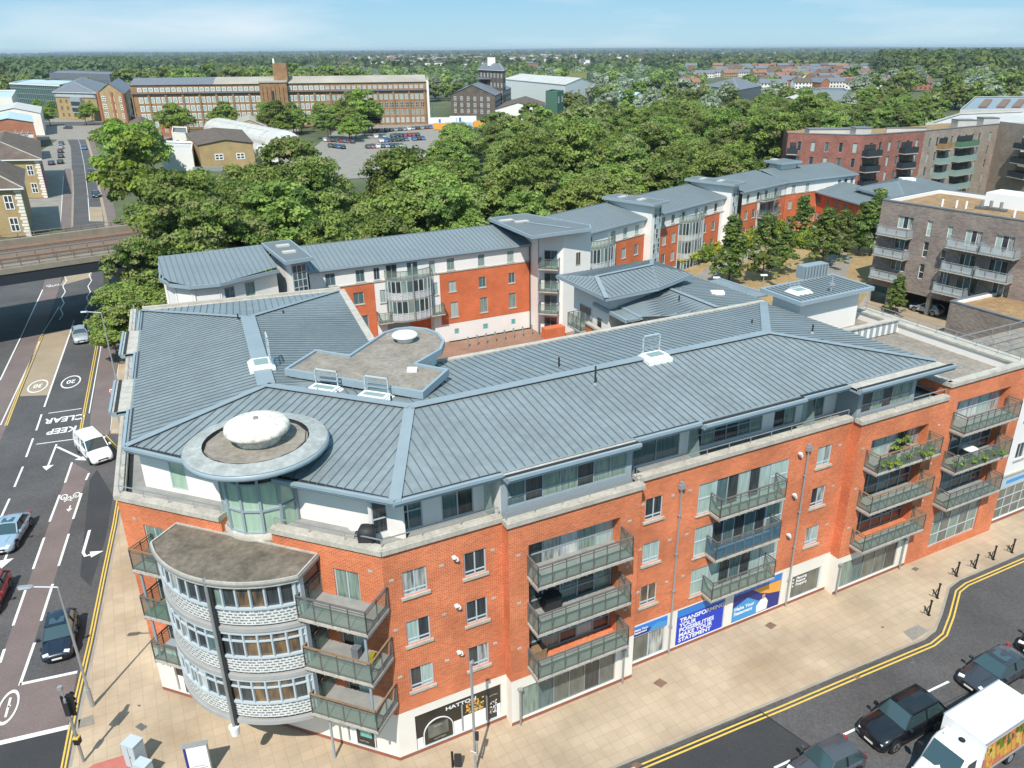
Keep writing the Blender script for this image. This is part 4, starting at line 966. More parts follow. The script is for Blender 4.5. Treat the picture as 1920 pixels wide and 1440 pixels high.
# ---- balconies
for i, z in enumerate((9.3, 6.5, 3.7)):
    balcony(main, F2, 6.85, 12.3, -.68, 1.15, z)
for i, z in enumerate((9.15, 6.4, 3.65)):
    balcony(main, FA, 18.55, 23.35, 0.01, 0.95, z, glass='blue_balcony_glass' if i == 1 and 'blue_balcony_glass' in M else 'balcony_glass')
for z in (9.3, 6.5, 3.7): balcony(main, F2, 29.9, 35.6, -.68, 1.05, z, top='timber_rail')
for z in (10.1, 7.3, 4.55): balcony(main, F2, 37.6, 43.2, -.68, 1.05, z)
for z in (9.55, 6.75, 3.95):
    balcony(main, FW, 11.45, 15.0, 0.01, 1.95, z, top='timber_rail' if z < 7 else 'steel_dark', chamfer=0.0, step=.85)
    balcony(main, FW, 1.7, 4.1, 0.01, 1.5, z, chamfer=0.0, step=.85, top='timber_rail' if z > 9 else 'steel_dark')
# slender posts that carry the corner balconies
for s, o, za, zb in ((14.55, 1.5, 3.0, 9.5), (1.85, 1.2, 3.9, 9.5), (11.6, .9, 0, 3.7)):
    ps = MB(); ps.tube(FW(s, o, za), FW(s, o, zb), .07, 'frame_grey', 8); obj('balcony_post', ps, main)

# ---- curved bay
BR = 5.68; BS = 7.6; BO = -2.53
def arc(s_from, s_to, n, r=BR):
    a0 = math.asin((s_from - BS) / BR); a1 = math.asin((s_to - BS) / BR)
    return [(BS + r * math.sin(a0 + (a1 - a0) * k / n), BO + r * math.cos(a0 + (a1 - a0) * k / n)) for k in range(n + 1)]
bay = MB(); NB = 24
def arcwall(mb, r, z0, z1, m, n=NB, sf=3.7, st=11.5):
    A = arc(sf, st, n, r)
    u = 0
    for (a, b) in zip(A[:-1], A[1:]): mb.poly([FW(a[0], a[1], z0), FW(b[0], b[1], z0), FW(b[0], b[1], z1), FW(a[0], a[1], z1)], m)
def arcring(mb, r0, r1, z0, z1, m, n=NB, sf=3.7, st=11.5):
    A = arc(sf, st, n, r0); B = arc(sf, st, n, r1)
    for i in range(n):
        mb.hexa([FW(*B[i], z0), FW(*B[i + 1], z0), FW(*A[i + 1], z0), FW(*A[i], z0)], [FW(*B[i], z1), FW(*B[i + 1], z1), FW(*A[i + 1], z1), FW(*A[i], z1)], m)
levels = (3.62, 6.32, 9.05)
core = MB()
for z in levels:
    core = MB(); arcwall(core, BR - .02, z + .22, z + 1.08, 'glass_brick', sf=3.75, st=11.45); obj('glass_block_panel', core, main)
fr = MB()
slab = [FW.xy(*p) for p in arc(3.7, 11.5, NB, BR + .02)] + [FW.xy(11.4, 0.01), FW.xy(3.8, 0.01)]
for z in (3.5, 6.22, 8.95): 
    fr.prism(slab, z, z + .12, 'band_grey'); arcring(fr, BR - .1, BR + .1, z - .02, z + .2, 'band_grey')
for z in levels: arcring(fr, BR - .08, BR + .07, z + 1.08, z + 1.18, 'frame_light')
for z in levels: arcring(fr, BR - .06, BR + .05, z + 2.42, z + 2.55, 'frame_light')
NW_ = 13
for li, z in enumerate(levels):
    A = arc(3.85, 11.35, NW_, BR)
    for k, a in enumerate(A):
        w_ = .17 if k in (0, NW_) else .09
        x0 = FW(a[0], a[1], z + 1.15); x1 = FW(a[0], a[1], z + 2.45); fr.bar(x0, x1, w_, .1, 'frame_light', up=(FW.N.x, FW.N.y, 0))
    if li < 2: arcring(fr, BR - .05, BR + .04, z + 2.02, z + 2.09, 'frame_light')
for s in (3.75, 11.42):
    fbox(fr, FW, s - .16, s + .16, 1.35, 1.62, 3.5, 11.4, 'frame_light')
obj('bay_frame', fr, main)
gl = MB()
bp = ['pane_dark', 'pane_net', 'pane_dark', 'pane_net', 'pane_dark', 'pane_dark', 'pane_dark', 'pane_curtain', 'pane_dark', 'pane_wood', 'pane_wood', 'pane_dark', 'pane_dark']
bp2 = ['pane_dark', 'pane_teal', 'pane_wood', 'pane_net', 'pane_dark', 'pane_dark', 'pane_teal', 'pane_dark', 'pane_dark', 'pane_wood', 'pane_wood', 'pane_wood', 'pane_wood']
bp3 = ['pane_net', 'pane_teal', 'pane_white', 'pane_net', 'pane_white', 'pane_dark', 'pane_dark', 'pane_wood', 'pane_dark', 'pane_wood', 'pane_wood', 'pane_wood', 'pane_dark']
for z, bb in zip(levels, (bp3, bp2, bp)):
    A = arc(3.85, 11.35, NW_, BR - .06)
    gl = MB()
    for k in range(NW_): a, b = A[k], A[k + 1]; gl.poly([FW(*a, z + 1.12), FW(*b, z + 1.12), FW(*b, z + 2.5), FW(*a, z + 2.5)], bb[k])
    obj('bay_glazing', gl, main)
# side returns of the bay
rt = MB()
for s, sg in ((3.72, 1), (11.45, -1)):
    rt.poly([FW(s, .0, 3.6), FW(s, 1.45, 3.6), FW(s, 1.45, 11.5), FW(s, .0, 11.5)], 'pane_dark')
    for z in levels: rt.poly([FW(s - .02 * sg, .05, z + .1), FW(s - .02 * sg, 1.3, z + .1), FW(s - .02 * sg, 1.3, z + 1.0), FW(s - .02 * sg, .05, z + 1.0)], 'frame_grey')
obj('bay_return', rt, main)
br_ = MB()
ro = arc(3.35, 11.85, NB, BR + .28)
RO = [FW.xy(3.4, .02), FW.xy(3.05, .95)] + [FW.xy(*p) for p in ro] + [FW.xy(12.05, .9), FW.xy(11.6, .02)]
RO = [FW.xy(3.55, .01)] + [FW.xy(*p) for p in arc(3.72, 11.5, NB, BR + .20)] + [FW.xy(11.55, .01)]
br_.prism(RO, 11.40, 11.60, 'stone_coping'); br_.prism([(p[0], p[1]) for p in inset(RO, -.06)], 11.56, 11.63, 'steel_mid'); kerbed(br_, RO, 11.63, .08, .09, 'stone_coping')
br_.poly([(p[0], p[1], 11.66) for p in inset(RO, .1)], 'bay_felt')
obj('bay_roof', br_, main)
# fill below the drum so the bay roof runs back to it
bf = MB(); bf.prism([FW.xy(6.25, .0), FW.xy(9.1, .0), FW.xy(9.1, -.5), FW.xy(6.25, -.5)], 11.5, 11.67, 'roof_felt'); 
bf.prism([FW.xy(6.05, -.51), FW.xy(9.3, -.51), FW.xy(9.3, -1.5), FW.xy(6.05, -1.5)], 11.5, 11.66, 'roof_felt'); obj('bay_upstand', bf, main)
pp_ = MB(); x = FW(7.95, 3.28, 0)
pp_.tube((x[0], x[1], 3.25), (x[0], x[1], 11.75), .085, 'steel_mid', 12); pp_.tube(FW(8.09, 3.2, 3.3), FW(8.09, 3.2, 11.5), .07, 'near_black', 8); obj('bay_mast', pp_, main)
pf = MB(); pf.tube((x[0], x[1], 2.75), (x[0], x[1], 3.25), .2, 'clean_white', 12, r2=.26); obj('mast_foot', pf, main)
xs = MB()   # ground storey inside the corner, set back under the bay
xs.poly([FW(3.05, -.02, 0), FW(11.9, -.02, 0), FW(11.9, -.02, 2.4), FW(3.05, -.02, 2.4)][::-1], 'warm_white')

# ---- rainwater pipes with hoppers
def pipe(f, s, o, z1, col='galvanised'):
    mb = MB(); mb.tube(f(s, o, 0), f(s, o, z1), .055, col, 8); 
    fbox(mb, f, s - .17, s + .17, o - .08, o + .12, z1, z1 + .28, 'galvanised'); fbox(mb, f, s - .1, s + .1, o - .08, o + .08, z1 + .28, z1 + .42, 'galvanised')
    for z in (2, 4.5, 7, 9.5):
        if z < z1: fbox(mb, f, s - .09, s + .09, o - .1, o + .07, z, z + .06, 'galvanised')
    obj('drainpipe', mb, main)
pipe(FA, 16.42, .12, 11.2); pipe(FA, 25.6, .12, 11.2)
for s, o, z in ((6.35, .78, 2.35), (29.3, .78, 2.3), (12.75, .78, 2.3), (35.3, .78, 2.3)):
    mb = MB(); mb.tube(FA(s, o, 0), FA(s, o, z), .06, 'steel_mid', 8); fbox(mb, FA, s - .12, s + .12, o - .1, o + .1, z, z + .12, 'steel_mid'); obj('drainpipe', mb, main)
mb = MB(); mb.tube(FA(13.62, .08, 2.4), FA(13.62, .08, 11.2), .04, 'timber_rail', 6); obj('drainpipe', mb, main)
# wall vents and cameras
for f, s, z in [(FA, s, z) for s in (.35, 2.75, 5.35, 13.1 + .9, 15.95, 17.1, 25.05 + .2, 28.3) for z in (11.0 - .15, 8.05, 5.25)] + [(F2, s, z) for s in (6.4, 12.75, 29.55, 36.4) for z in (10.6, 7.8, 5.0)] + [(FW, s, z) for s in (.9, 10.9, 14.2) for z in (11.35,)]:
    vt = MB(); fbox(vt, f, s - .11, s + .11, 0.0, .03, z - .06, z + .06, 'stone_coping'); obj('air_brick', vt, main)
for s in (3.35, 24.9):
    for z in (11.15, 8.4, 5.6):
        mb = MB(); mb.tube(FA(s, 0, z), FA(s, .25, z + .05), .03, 'clean_white', 6); fbox(mb, FA, s - .12, s + .05, .12, .3, z + .03, z + .14, 'clean_white'); fbox(mb, FA, s + .08, s + .2, .0, .2, z - .2, z - .08, 'clean_white'); obj('boiler_flue', mb, main)

# ---- shopfronts
def panel(f, s0, s1, z0, z1, m, o=-.12, t=.03, mb=None):
    fbox(mb, f, s0, s1, o - t, o, z0, z1, m)
def arch(mb, f, s0, s1, z0, zt, w, m, o, inner=None):
    n = 18; c = (s0 + s1) / 2; rx = (s1 - s0) / 2; zs = z0 + (zt - z0) * .45; rz = zt - zs
    pts = [(s0, z0)] + [(c - rx * math.cos(math.pi * k / n), zs + rz * math.sin(math.pi * k / n)) for k in range(n + 1)] + [(s1, z0)]
    for (a, b) in zip(pts[:-1], pts[1:]): mb.bar(f(a[0], o, a[1]), f(b[0], o, b[1]), w, w, m, up=(f.N.x, f.N.y, 0))
    if inner: mb.poly([f(s, o - .01, z) for s, z in pts], inner)
sh = MB()
panel(FA, .9, 5.62, .22, 2.48, 'sign_black', mb=sh)
panel(FA, .92, 1.28, .24, .85, 'clean_white', o=-.10, mb=sh); panel(FA, 2.95, 3.4, .24, 1.05, 'clean_white', o=-.10, mb=sh)
panel(FA, 3.47, 4.75, .24, 1.15, 'clean_white', o=-.10, mb=sh); panel(FA, 5.4, 5.6, .24, 1.1, 'clean_white', o=-.10, mb=sh)
arch(sh, FA, 1.32, 2.9, .24, 1.78, .045, 'clean_white', -.07, 'sign_black')
panel(FA, 1.55, 2.65, .62, 1.45, 'pane_shop', o=-.075, t=.01, mb=sh)
for s in (3.42, 4.82): fbox(sh, FA, s - .035, s + .035, -.12, -.05, .22, 2.48 if s > 4.9 else 1.95, 'galvanised')
fbox(sh, FA, .9, 5.62, -.14, -.02, .2, .26, 'frame_light')
rr = random.Random(9)
for k in range(60):        # gilded pattern panel and pale patterned panel
    a = 3.58 + rr.random() * 1.0; z = 1.2 + rr.random() * .72
    fbox(sh, FA, a, a + .1, -.118, -.105 + rr.random() * .004, z, z + .08, ['orange_panel', 'timber_rail', 'road_yellow'][k % 3])
for k in range(70):
    a = 4.95 + rr.random() * .42; z = .55 + rr.random() * .85
    if math.hypot((a - 5.17) / .3, (z - .98) / .5) < 1: fbox(sh, FA, a, a + .06, -.118, -.104 + rr.random() * .003, z, z + .07, ['clean_white', 'steel_mid', 'near_black'][k % 3])
tN = (0, 0, 1)
D3 = (DA.x, DA.y, 0)
text_on(sh, 'HATTON', FA(2.55, -.095, 2.0), D3, tN, .30, 'clean_white', True, sx=1.35)
text_on(sh, 'OPEN', FA(1.86, -.06, 1.25), D3, tN, .15, 'stone_coping', sx=1.2)
text_on(sh, 'HATTON', FA(1.84, -.06, .42), D3, tN, .13, 'stone_coping', sx=1.2)
text_on(sh, 'HATTON', FA(4.98, -.095, 1.8), D3, tN, .11, 'stone_coping')
obj('shopfront', sh, main)
sh = MB()
for s0, s1 in ((1.15, 3.0), (11.9, 13.55)):
    zt = 1.93 if s0 < 5 else 2.08
    panel(FW, s0, s1, .22, zt, 'sign_black', mb=sh); panel(FW, s0 + .05, s0 + .4, .24, 1.3, 'clean_white', o=-.1, mb=sh); fbox(sh, FW, s0, s1, -.14, -.02, .2, .27, 'frame_light')
    arch(sh, FW, s0 + .45, s1 - .12, .26, zt - .12, .045, 'clean_white', -.07, 'sign_black'); panel(FW, s0 + .7, s1 - .3, .85, 1.45, 'teal_glass', o=-.06, t=.01, mb=sh)
    text_on(sh, 'HATTON', FW(s0 + .62, -.05, .5), (FW.D.x, FW.D.y, 0), tN, .13, 'stone_coping')
obj('shopfront', sh, main)
# glazed ground storey of bay 2 and bay 4
for f, a, b, n in ((F2, 6.5, 12.3, 6), (F2, 29.6, 34.9, 5)):
    window(main, f, a, b, .3, 2.33, cols=n, d=.08, frame='steel_mid', panes=['pane_curtain', 'pane_teal', 'pane_shop', 'pane_shop', 'pane_dark', 'pane_shop'], name='shop_window')
window(main, FA, 13.9, 16.15, .25, 2.1, cols=2, d=.08, frame='frame_light', panes=['pane_shop', 'pane_net'], name='shop_window')
window(main, FA, 25.98, 28.5, .25, 2.05, cols=1, d=.08, frame='frame_light', pane='pane_shop', name='shop_window')
window(main, F2, 38.1, 43.1, .7, 3.5, cols=5, rows=[.33, .66], d=.1, frame='frame_light', panes=['pane_olive' if 'pane_olive' in M else 'pane_curtain', 'pane_shop'], name='shop_window')
sg = MB()       # blue shop signs
panel(FA, 13.8, 16.2, 2.2, 2.85, 'mid_blue', o=.05, t=.04, mb=sg); panel(FA, 13.82, 15.2, 2.22, 2.5, 'deep_navy', o=.056, t=.006, mb=sg)
sg.poly([FA(14.9, .058, 2.24), FA(16.15, .058, 2.24), FA(16.15, .058, 2.55), FA(15.5, .058, 2.7), FA(15.1, .058, 2.5)], 'sky_panel')
text_on(sg, 'Make Your\nStatement', FA(13.9, .06, 2.55), D3, tN, .19, 'clean_white', True, sx=1.1)
panel(FA, 16.98, 20.52, .24, 2.25, 'bright_blue', o=-.06, t=.04, mb=sg); panel(FA, 16.98, 20.52, 2.27, 2.83, 'mid_blue', o=-.05, t=.05, mb=sg)
text_on(sg, 'TRANSFORMING\nYOUR\nPOSSIBILITIES\nMAKE YOUR\nSTATEMENT', FA(17.22, -.055, 1.84), D3, tN, .41, 'clean_white', True, sx=1.08, space=.88)
panel(FA, 21.22, 25.08, .24, 2.2, 'deep_navy', o=-.06, t=.04, mb=sg); panel(FA, 21.22, 25.08, 2.22, 2.73, 'mid_blue', o=-.05, t=.05, mb=sg)
sg.poly([FA(21.25, -.057, .26), FA(23.4, -.057, .26), FA(23.5, -.057, 1.1), FA(22.4, -.057, 1.75), FA(21.25, -.057, 1.3)], 'sky_panel')
sg.poly([FA(25.06, -.057, 2.18), FA(22.8, -.057, 2.18), FA(23.4, -.057, 1.75), FA(24.2, -.057, 1.45), FA(25.06, -.057, 1.3)], 'orange_panel')
sg.poly([FA(23.25, -.054, .3), FA(24.1, -.054, .3), FA(24.15, -.054, .9), FA(23.9, -.054, 1.25), FA(23.5, -.054, 1.2), FA(23.2, -.054, .8)], 'clean_white')
sg.poly([FA(23.6, -.053, 1.2), FA(23.85, -.053, 1.2), FA(23.85, -.053, 1.55), FA(23.62, -.053, 1.55)], 'skin')
text_on(sg, 'Make Your\nStatement', FA(21.4, -.05, 1.05), D3, tN, .34, 'clean_white', True, sx=1.05)
obj('shop_sign', sg, main)
sg = MB()
for i, (t, z) in enumerate((('Planning', 1.65), ('Finance', 1.4), ('Property', 1.15))):
    text_on(sg, t, FA(26.45, -.09, z), D3, tN, .27, 'clean_white', True); fbox(sg, FA, 26.15, 26.25, -.1, -.085, z, z + .1, 'clean_white')
obj('window_lettering', sg, main)

# ---- low white stair tower and roof terrace behind the wing
tw = MB()
T1 = [at2(*p, 15.6) for p in [(1425, 543), (1502, 571), (1640, 541), (1560, 516)]]
tw.prism(T1, 15.45, 15.68, 'blue_fascia'); kerbed(tw, T1, 15.68, .2, .06, 'blue_fascia')
tw.prism(inset(T1, .75), 0, 15.45, 'render_white')
obj('stair_tower', tw, main)
tr = MB(); q = inset(T1, .25); seamed(tr, [(p[0], p[1], 15.70) for p in q], DA, 'court_roof', 'zinc_seam', spacing=.45, w=.05, h=.06); obj('stair_tower_roof', tr, main)
x = at(1540, 522, 15.9); mb = MB(); g = Fr((x.x - 2.0, x.y - .1), (x.x - 2.0 + DA.x, x.y - .1 + DA.y)); fbox(mb, g, .8, 3.4, -.9, 0, 15.72, 16.75, 'zinc_flashing'); 
for k in range(8): fbox(mb, g, .85 + k * .33, .9 + k * .33, 0, .04, 15.75, 16.72, 'zinc_seam')
obj('plant_housing', mb, main)
x = at(1498, 546, 15.8); hatch(x.x, x.y, 15.7, math.radians(27), 1.2, .9, .03)
x = at(1558, 545, 15.8); mb = MB(); mb.tube((x.x, x.y, 15.7), (x.x, x.y, 16.9), .09, 'galvanised', 8); fbox(mb, Fr((x.x, x.y), (x.x + 1, x.y)), -.2, .2, -.15, .15, 16.2, 16.4, 'galvanised'); obj('vent_pipe', mb, main)
# wing roof terrace: felt, white upstand, rails
wr = MB()
wr.poly([FA(*p, 12.55) for p in ((37.0, .3), (44.9, .3), (44.9, -13.2), (35.5, -13.2), (35.5, -4))], 'roof_felt')
obj('wing_roof', wr, main)
wu = MB()
fbox(wu, FA, 44.0, 44.9, -13.3, .2, 12.3, WZ + .02, 'render_white'); fbox(wu, FA, 43.9, 45.15, -13.3, .2, WZ + .02, WZ + .16, 'stone_coping')
for k in range(9): 
    o = .1 - k * 1.6; wu.tube(FA(44.5, o, WZ + .15), FA(44.5, o, WZ + .75), .025, 'steel_mid', 5)
for z in (.45, .75): wu.bar(FA(44.5, .1, WZ + z), FA(44.5, -13, WZ + z), .04, .04, 'steel_mid')
fbox(wu, FA, 36.5, 44, -9.3, -9.15, 12.6, 13.6, 'render_white')
for k in range(11): fbox(wu, FA, 37 + .65 * k, 37.3 + .65 * k, -9.14, -9.1, 12.62, 13.5, 'frame_grey')
fbox(wu, FA, 36.5, 44, -9.5, -9.0, 13.6, 13.7, 'stone_coping')
obj('roof_terrace_parapet', wu, main)
# ================================================================ the long courtyard apartments behind
court = thing('courtyard_apartments', 'long stepped row of white and orange apartments with grey roofs, curving behind the corner block', 'building', (0, 96, 0))
CA = Vector((-9.7, 90.7)); cdir = Vector((math.cos(math.radians(27.31)), math.sin(math.radians(27.31))))
cw = MB(); crf = MB(); cev = MB(); csl = MB()
def cfac(f, s0, s1, holes, bricks, zt=10.75, base=True, zb=2.25):
    """white render with orange brick panels 1 cm proud between s ranges"""
    facade(cw, f, s0, s1, 0, zt, holes, 'render_white', depth=.14)
    for b in bricks:
        a, c = b[:2]; z0 = b[2] if len(b) > 2 else zb; z1 = b[3] if len(b) > 3 else 8.55
        hh = [h for h in holes if h[0] > a - .01 and h[1] < c + .01 and h[3] > z0 and h[2] < z1]
        facade(cw, f.shifted(0, .03), a, c, z0, z1, [(h[0], h[1], max(h[2], z0), min(h[3], z1), .03) for h in hh], 'court_brick')
        cw.poly([f(a, .03, z1), f(c, .03, z1), f(c, 0, z1), f(a, 0, z1)], 'court_brick')
        for s in (a, c): cw.poly([f(s, 0, z0), f(s, .03, z0), f(s, .03, z1), f(s, 0, z1)], 'court_brick')
    fbox(csl, f, s0, s1, 0, .10, 8.6, 8.74, 'stone_coping')
def ceave(f, s0, s1, o=.4, z=10.85):
    fbox(cev, f, s0, s1, -.3, o, z - .25, z - .1, 'blue_fascia'); fbox(cev, f, s0, s1, o - .05, o + .08, z - .16, z + .06, 'blue_fascia')
def croof(f, s0, s1, o=.4, back=-5.8, z0=10.92, z1=12.3, m='court_roof'):
    seamed(crf, [f(s0, o, z0), f(s1, o, z0), f(s1, back, z1), f(s0, back, z1)], f.D, m, 'court_seam', spacing=.55, w=.06, h=.06)
    cw.poly([f(s0, back + .2, 0), f(s1, back + .2, 0), f(s1, back + .2, z1 - .05), f(s0, back + .2, z1 - .05)][::-1], 'render_white')
    fbox(cev, f, s0, s1, back - .1, back + .05, z1 - .2, z1 + .05, 'court_seam')
def cwin(f, s, w, z, h, n=2, pn=None, sill=.1):
    window(court, f, s, s + w, z, z + h, pane=pn or rnd.choice(['pane_curtain', 'pane_teal', 'pane_dark', 'pane_pale']), cols=n, d=.04, frame='frame_grey', t=.07, sill=sill)
# block A
fA = Fr(CA, CA + cdir)
hA_ = [(-14.3, -13.2), (-10.9, -9.9), (-8.85, -8.15), (-2.2, -1.5), (0.0, .95), (4.0, 4.85), (7.9, 8.75)]
top = [(a, b, 8.85, 10.25) for a, b in hA_] + [(-7.4, -6.1, 8.8, 10.4), (-4.9, -3.6, 8.8, 10.4)]
mid = [(-11.4, -10.2, 6.3, 7.7), (-8.3, -7.4, 6.1, 7.6), (-1.9, -1.3, 6.1, 7.6), (.1, 1.05, 6.2, 7.5), (4.0, 4.95, 6.2, 7.5), (8.0, 8.9, 6.2, 7.5)]
low = [(-11.2, -9.9, 2.3, 4.9), (.2, 1.2, 3.0, 4.9), (4.1, 5.1, 3.0, 4.9), (8.0, 9.0, 3.0, 4.9)]
gr_ = [(.6, 1.2, .8, 1.5), (4.4, 5.1, .8, 1.5), (8.3, 8.9, .8, 1.5)]
cfac(fA, -16, 11.4, top + mid + low + gr_ + [(-7.7, -2.0, 0, 3.7, 3.0)], [(-12.9, -8.9, 0, 8.55), (-1.0, 10.9)])
for h in top + mid + low: cwin(fA, h[0], h[1] - h[0], h[2], h[3] - h[2], 2)
for h in gr_: window(court, fA, h[0], h[1], h[2], h[3], 'teal_glass', 1, d=.02, frame='frame_light')
cw.poly([fA(-7.7, -3.0, 0), fA(-4.0, -3.0, 0), fA(-4.0, -3.0, 3.7), fA(-7.7, -3.0, 3.7)], 'frame_grey'); cw.poly([fA(-4, -3, 0), fA(-2.0, -1.0, 0), fA(-2.0, -1.0, 3.7), fA(-4, -3, 3.7)], 'court_brick')
croof(fA, -16.2, 11.6); ceave(fA, -16.2, 11.6)
# left end with its rounded roof
le = [(-19.2, .6), (-25.4, 3.2), (-28.2, 2.9), (-29.9, 1.0), (-30.6, -1.8), (-30.2, -6.3), (-19.6, -6.6)]
LP = [fA.xy(*p) for p in le]
for (a, b) in zip(LP[:-1], LP[1:]):
    g = Fr(b, a); 
    wh = [(.6 + 2.3 * k, 1.7 + 2.3 * k, 9.3, 10.8) for k in range(int((g.L - 1) // 2.3))] if g.L > 3.2 and g.N.y < -.3 else []
    g2 = g.shifted(0, -.5); facade(cw, g2, 0, g.L, 0, 11.2, wh, 'render_white', depth=.1)
    for h in wh: cwin(g2, h[0], 1.1, h[2], 1.4, 2)
    fbox(cev, g, -.05, g.L + .05, -.6, 0, 11.15, 11.3, 'blue_fascia'); fbox(cev, g, -.05, g.L + .05, -.08, .08, 11.2, 11.55, 'blue_fascia')
zs = {0: 10.45, 1: 10.45, 2: 10.45, 3: 10.45, 4: 10.7, 5: 11.6, 6: 11.7}
def lez(p):  # plane rising to the back
    o = p[1]; return 11.47 + max(0, (3.5 - o)) * .13
seamed(crf, [fA(p[0], p[1], lez(p) if True else 0) for p in le], fA.D, 'court_roof', 'court_seam', spacing=.55, w=.06, h=.06)
# stair tower with gridded glazing
def stair_tower(corners, z, f, s0, s1, zb=0, glass=True, name='stair_tower', lights=2):
    t = MB(); t.prism(corners, z - .35, z - .12, 'blue_fascia'); kerbed(t, corners, z - .12, .15, .14, 'blue_fascia'); t.poly([(p[0], p[1], z - .06) for p in inset(corners, .14)], 'court_flat')
    t.prism(inset(corners, .75), 0, z - .35, 'render_white')
    c = Vector((sum(p[0] for p in corners) / len(corners), sum(p[1] for p in corners) / len(corners)))
    o = obj(name, t, court)
    for k in range(lights):
        q = c + Vector((f.N.x, f.N.y)) * (-2.2 + 3.3 * k); u = MB(); gq = Fr(q, q + f.D); fbox(u, gq, -.7, .7, -.4, .4, z - .06, z + .12, 'pale_sheet'); obj('roof_light', u, o)
    return o
cs = [fA.xy(-19.5, -6.8), fA.xy(-18.9, 3.2), fA.xy(-15.9, 2.6), fA.xy(-16.2, -7.2)]
st1 = stair_tower(cs, 12.9, fA, -19, -16)
def grid_glass(parent, f, s0, s1, z0, z1, nc, nr, panes, seed=1):
    r = random.Random(seed); w = MB(); g = MB()
    for i in range(nc):
        for j in range(nr):
            a = s0 + (s1 - s0) * i / nc; b = s0 + (s1 - s0) * (i + 1) / nc; za = z0 + (z1 - z0) * j / nr; zb = z0 + (z1 - z0) * (j + 1) / nr
            g.poly([f(a, .02, za), f(b, .02, za), f(b, .02, zb), f(a, .02, zb)], r.choice(panes))
    for i in range(nc + 1): s = s0 + (s1 - s0) * i / nc; fbox(w, f, s - .04, s + .04, 0, .06, z0, z1, 'frame_light')
    for j in range(nr + 1): z = z0 + (z1 - z0) * j / nr; fbox(w, f, s0, s1, 0, .055, z - .04, z + .04, 'frame_light')
    o = obj('window', w, parent); obj('pane', g, o)
q = inset(cs, .75); q = ccw(q)
g1 = Fr(fA.xy(-18.25, 2.42), fA.xy(-16.6, 2.02)); grid_glass(court, g1, 0.1, 1.65, 1.0, 12.2, 3, 14, ['green_glass', 'pane_teal', 'pane_dark'])
# corner tower T
T1p = [fA.xy(8.7, -6.8), fA.xy(8.4, 5.6), fA.xy(14.6, 6.6), fA.xy(16.4, -4.5), fA.xy(13.2, -7.2)]
tt = MB(); tt.prism([fA.xy(11.1, -6), fA.xy(11.0, 2.1), fA.xy(13.4, 4.1), fA.xy(17.8, 3.2), fA.xy(16.5, -4)], 0, 12.7, 'render_white')
T1r = [fA.xy(8.5, -6.6), fA.xy(8.4, 5.4), fA.xy(16.6, 5.0), fA.xy(17.6, 3.4), fA.xy(14.0, -7.2)]
tt.prism(T1r, 12.7, 12.95, 'blue_fascia'); kerbed(tt, T1r, 12.95, .15, .14, 'blue_fascia'); tt.poly([(p[0], p[1], 13.0) for p in inset(T1r, .14)], 'court_flat')
tt.bar(fA(10.5, -4, 13.06), fA(14.6, 3.8, 13.06), .35, .05, 'zinc_flashing')
to = obj('corner_tower', tt, court)
for s, o in ((9.8, -4.2), (11.2, -2.6)):
    u = MB(); fbox(u, fA, s - .9, s + .9, o - .4, o + .4, 13, 13.15, 'pale_sheet'); obj('roof_light', u, to)
gT = Fr(fA.xy(11.0, 2.1), fA.xy(13.4, 4.1))
for z in (2.9, 5.7, 8.5):
    window(court, gT, .8, 2.4, z, z + 2.0, 'pane_dark', 2, d=-.06, frame='frame_grey', panes=['pane_dark', 'pane_teal'])
    balcony(court, gT, .3, 2.7, .02, 1.2, z, step=.8)
window(court, gT, .8, 2.4, 0.1, 2.1, 'pane_dark', 2, d=-.06, frame='frame_grey')
gT2 = Fr(fA.xy(13.4, 4.1), fA.xy(17.8, 3.2)); window(court, gT2, 2.0, 2.75, 8.4, 10.0, 'pane_dark', 2, d=-.05, frame='stone_coping')
mb = MB(); mb.tube(fA(10.55, 3.1, 0), fA(10.55, 3.1, 12.7), .09, 'galvanised', 8); obj('column', mb, court)
mb = MB(); fbox(mb, fA, 10.5, 13.2, 3.9, 5.1, 0, 1.3, 'court_brick'); obj('bin_store', mb, court)
mb = MB(); mb.tube(fA(10.9, .15, 0), fA(10.9, .15, 10.6), .06, 'near_black', 6); obj('drainpipe', mb, court)
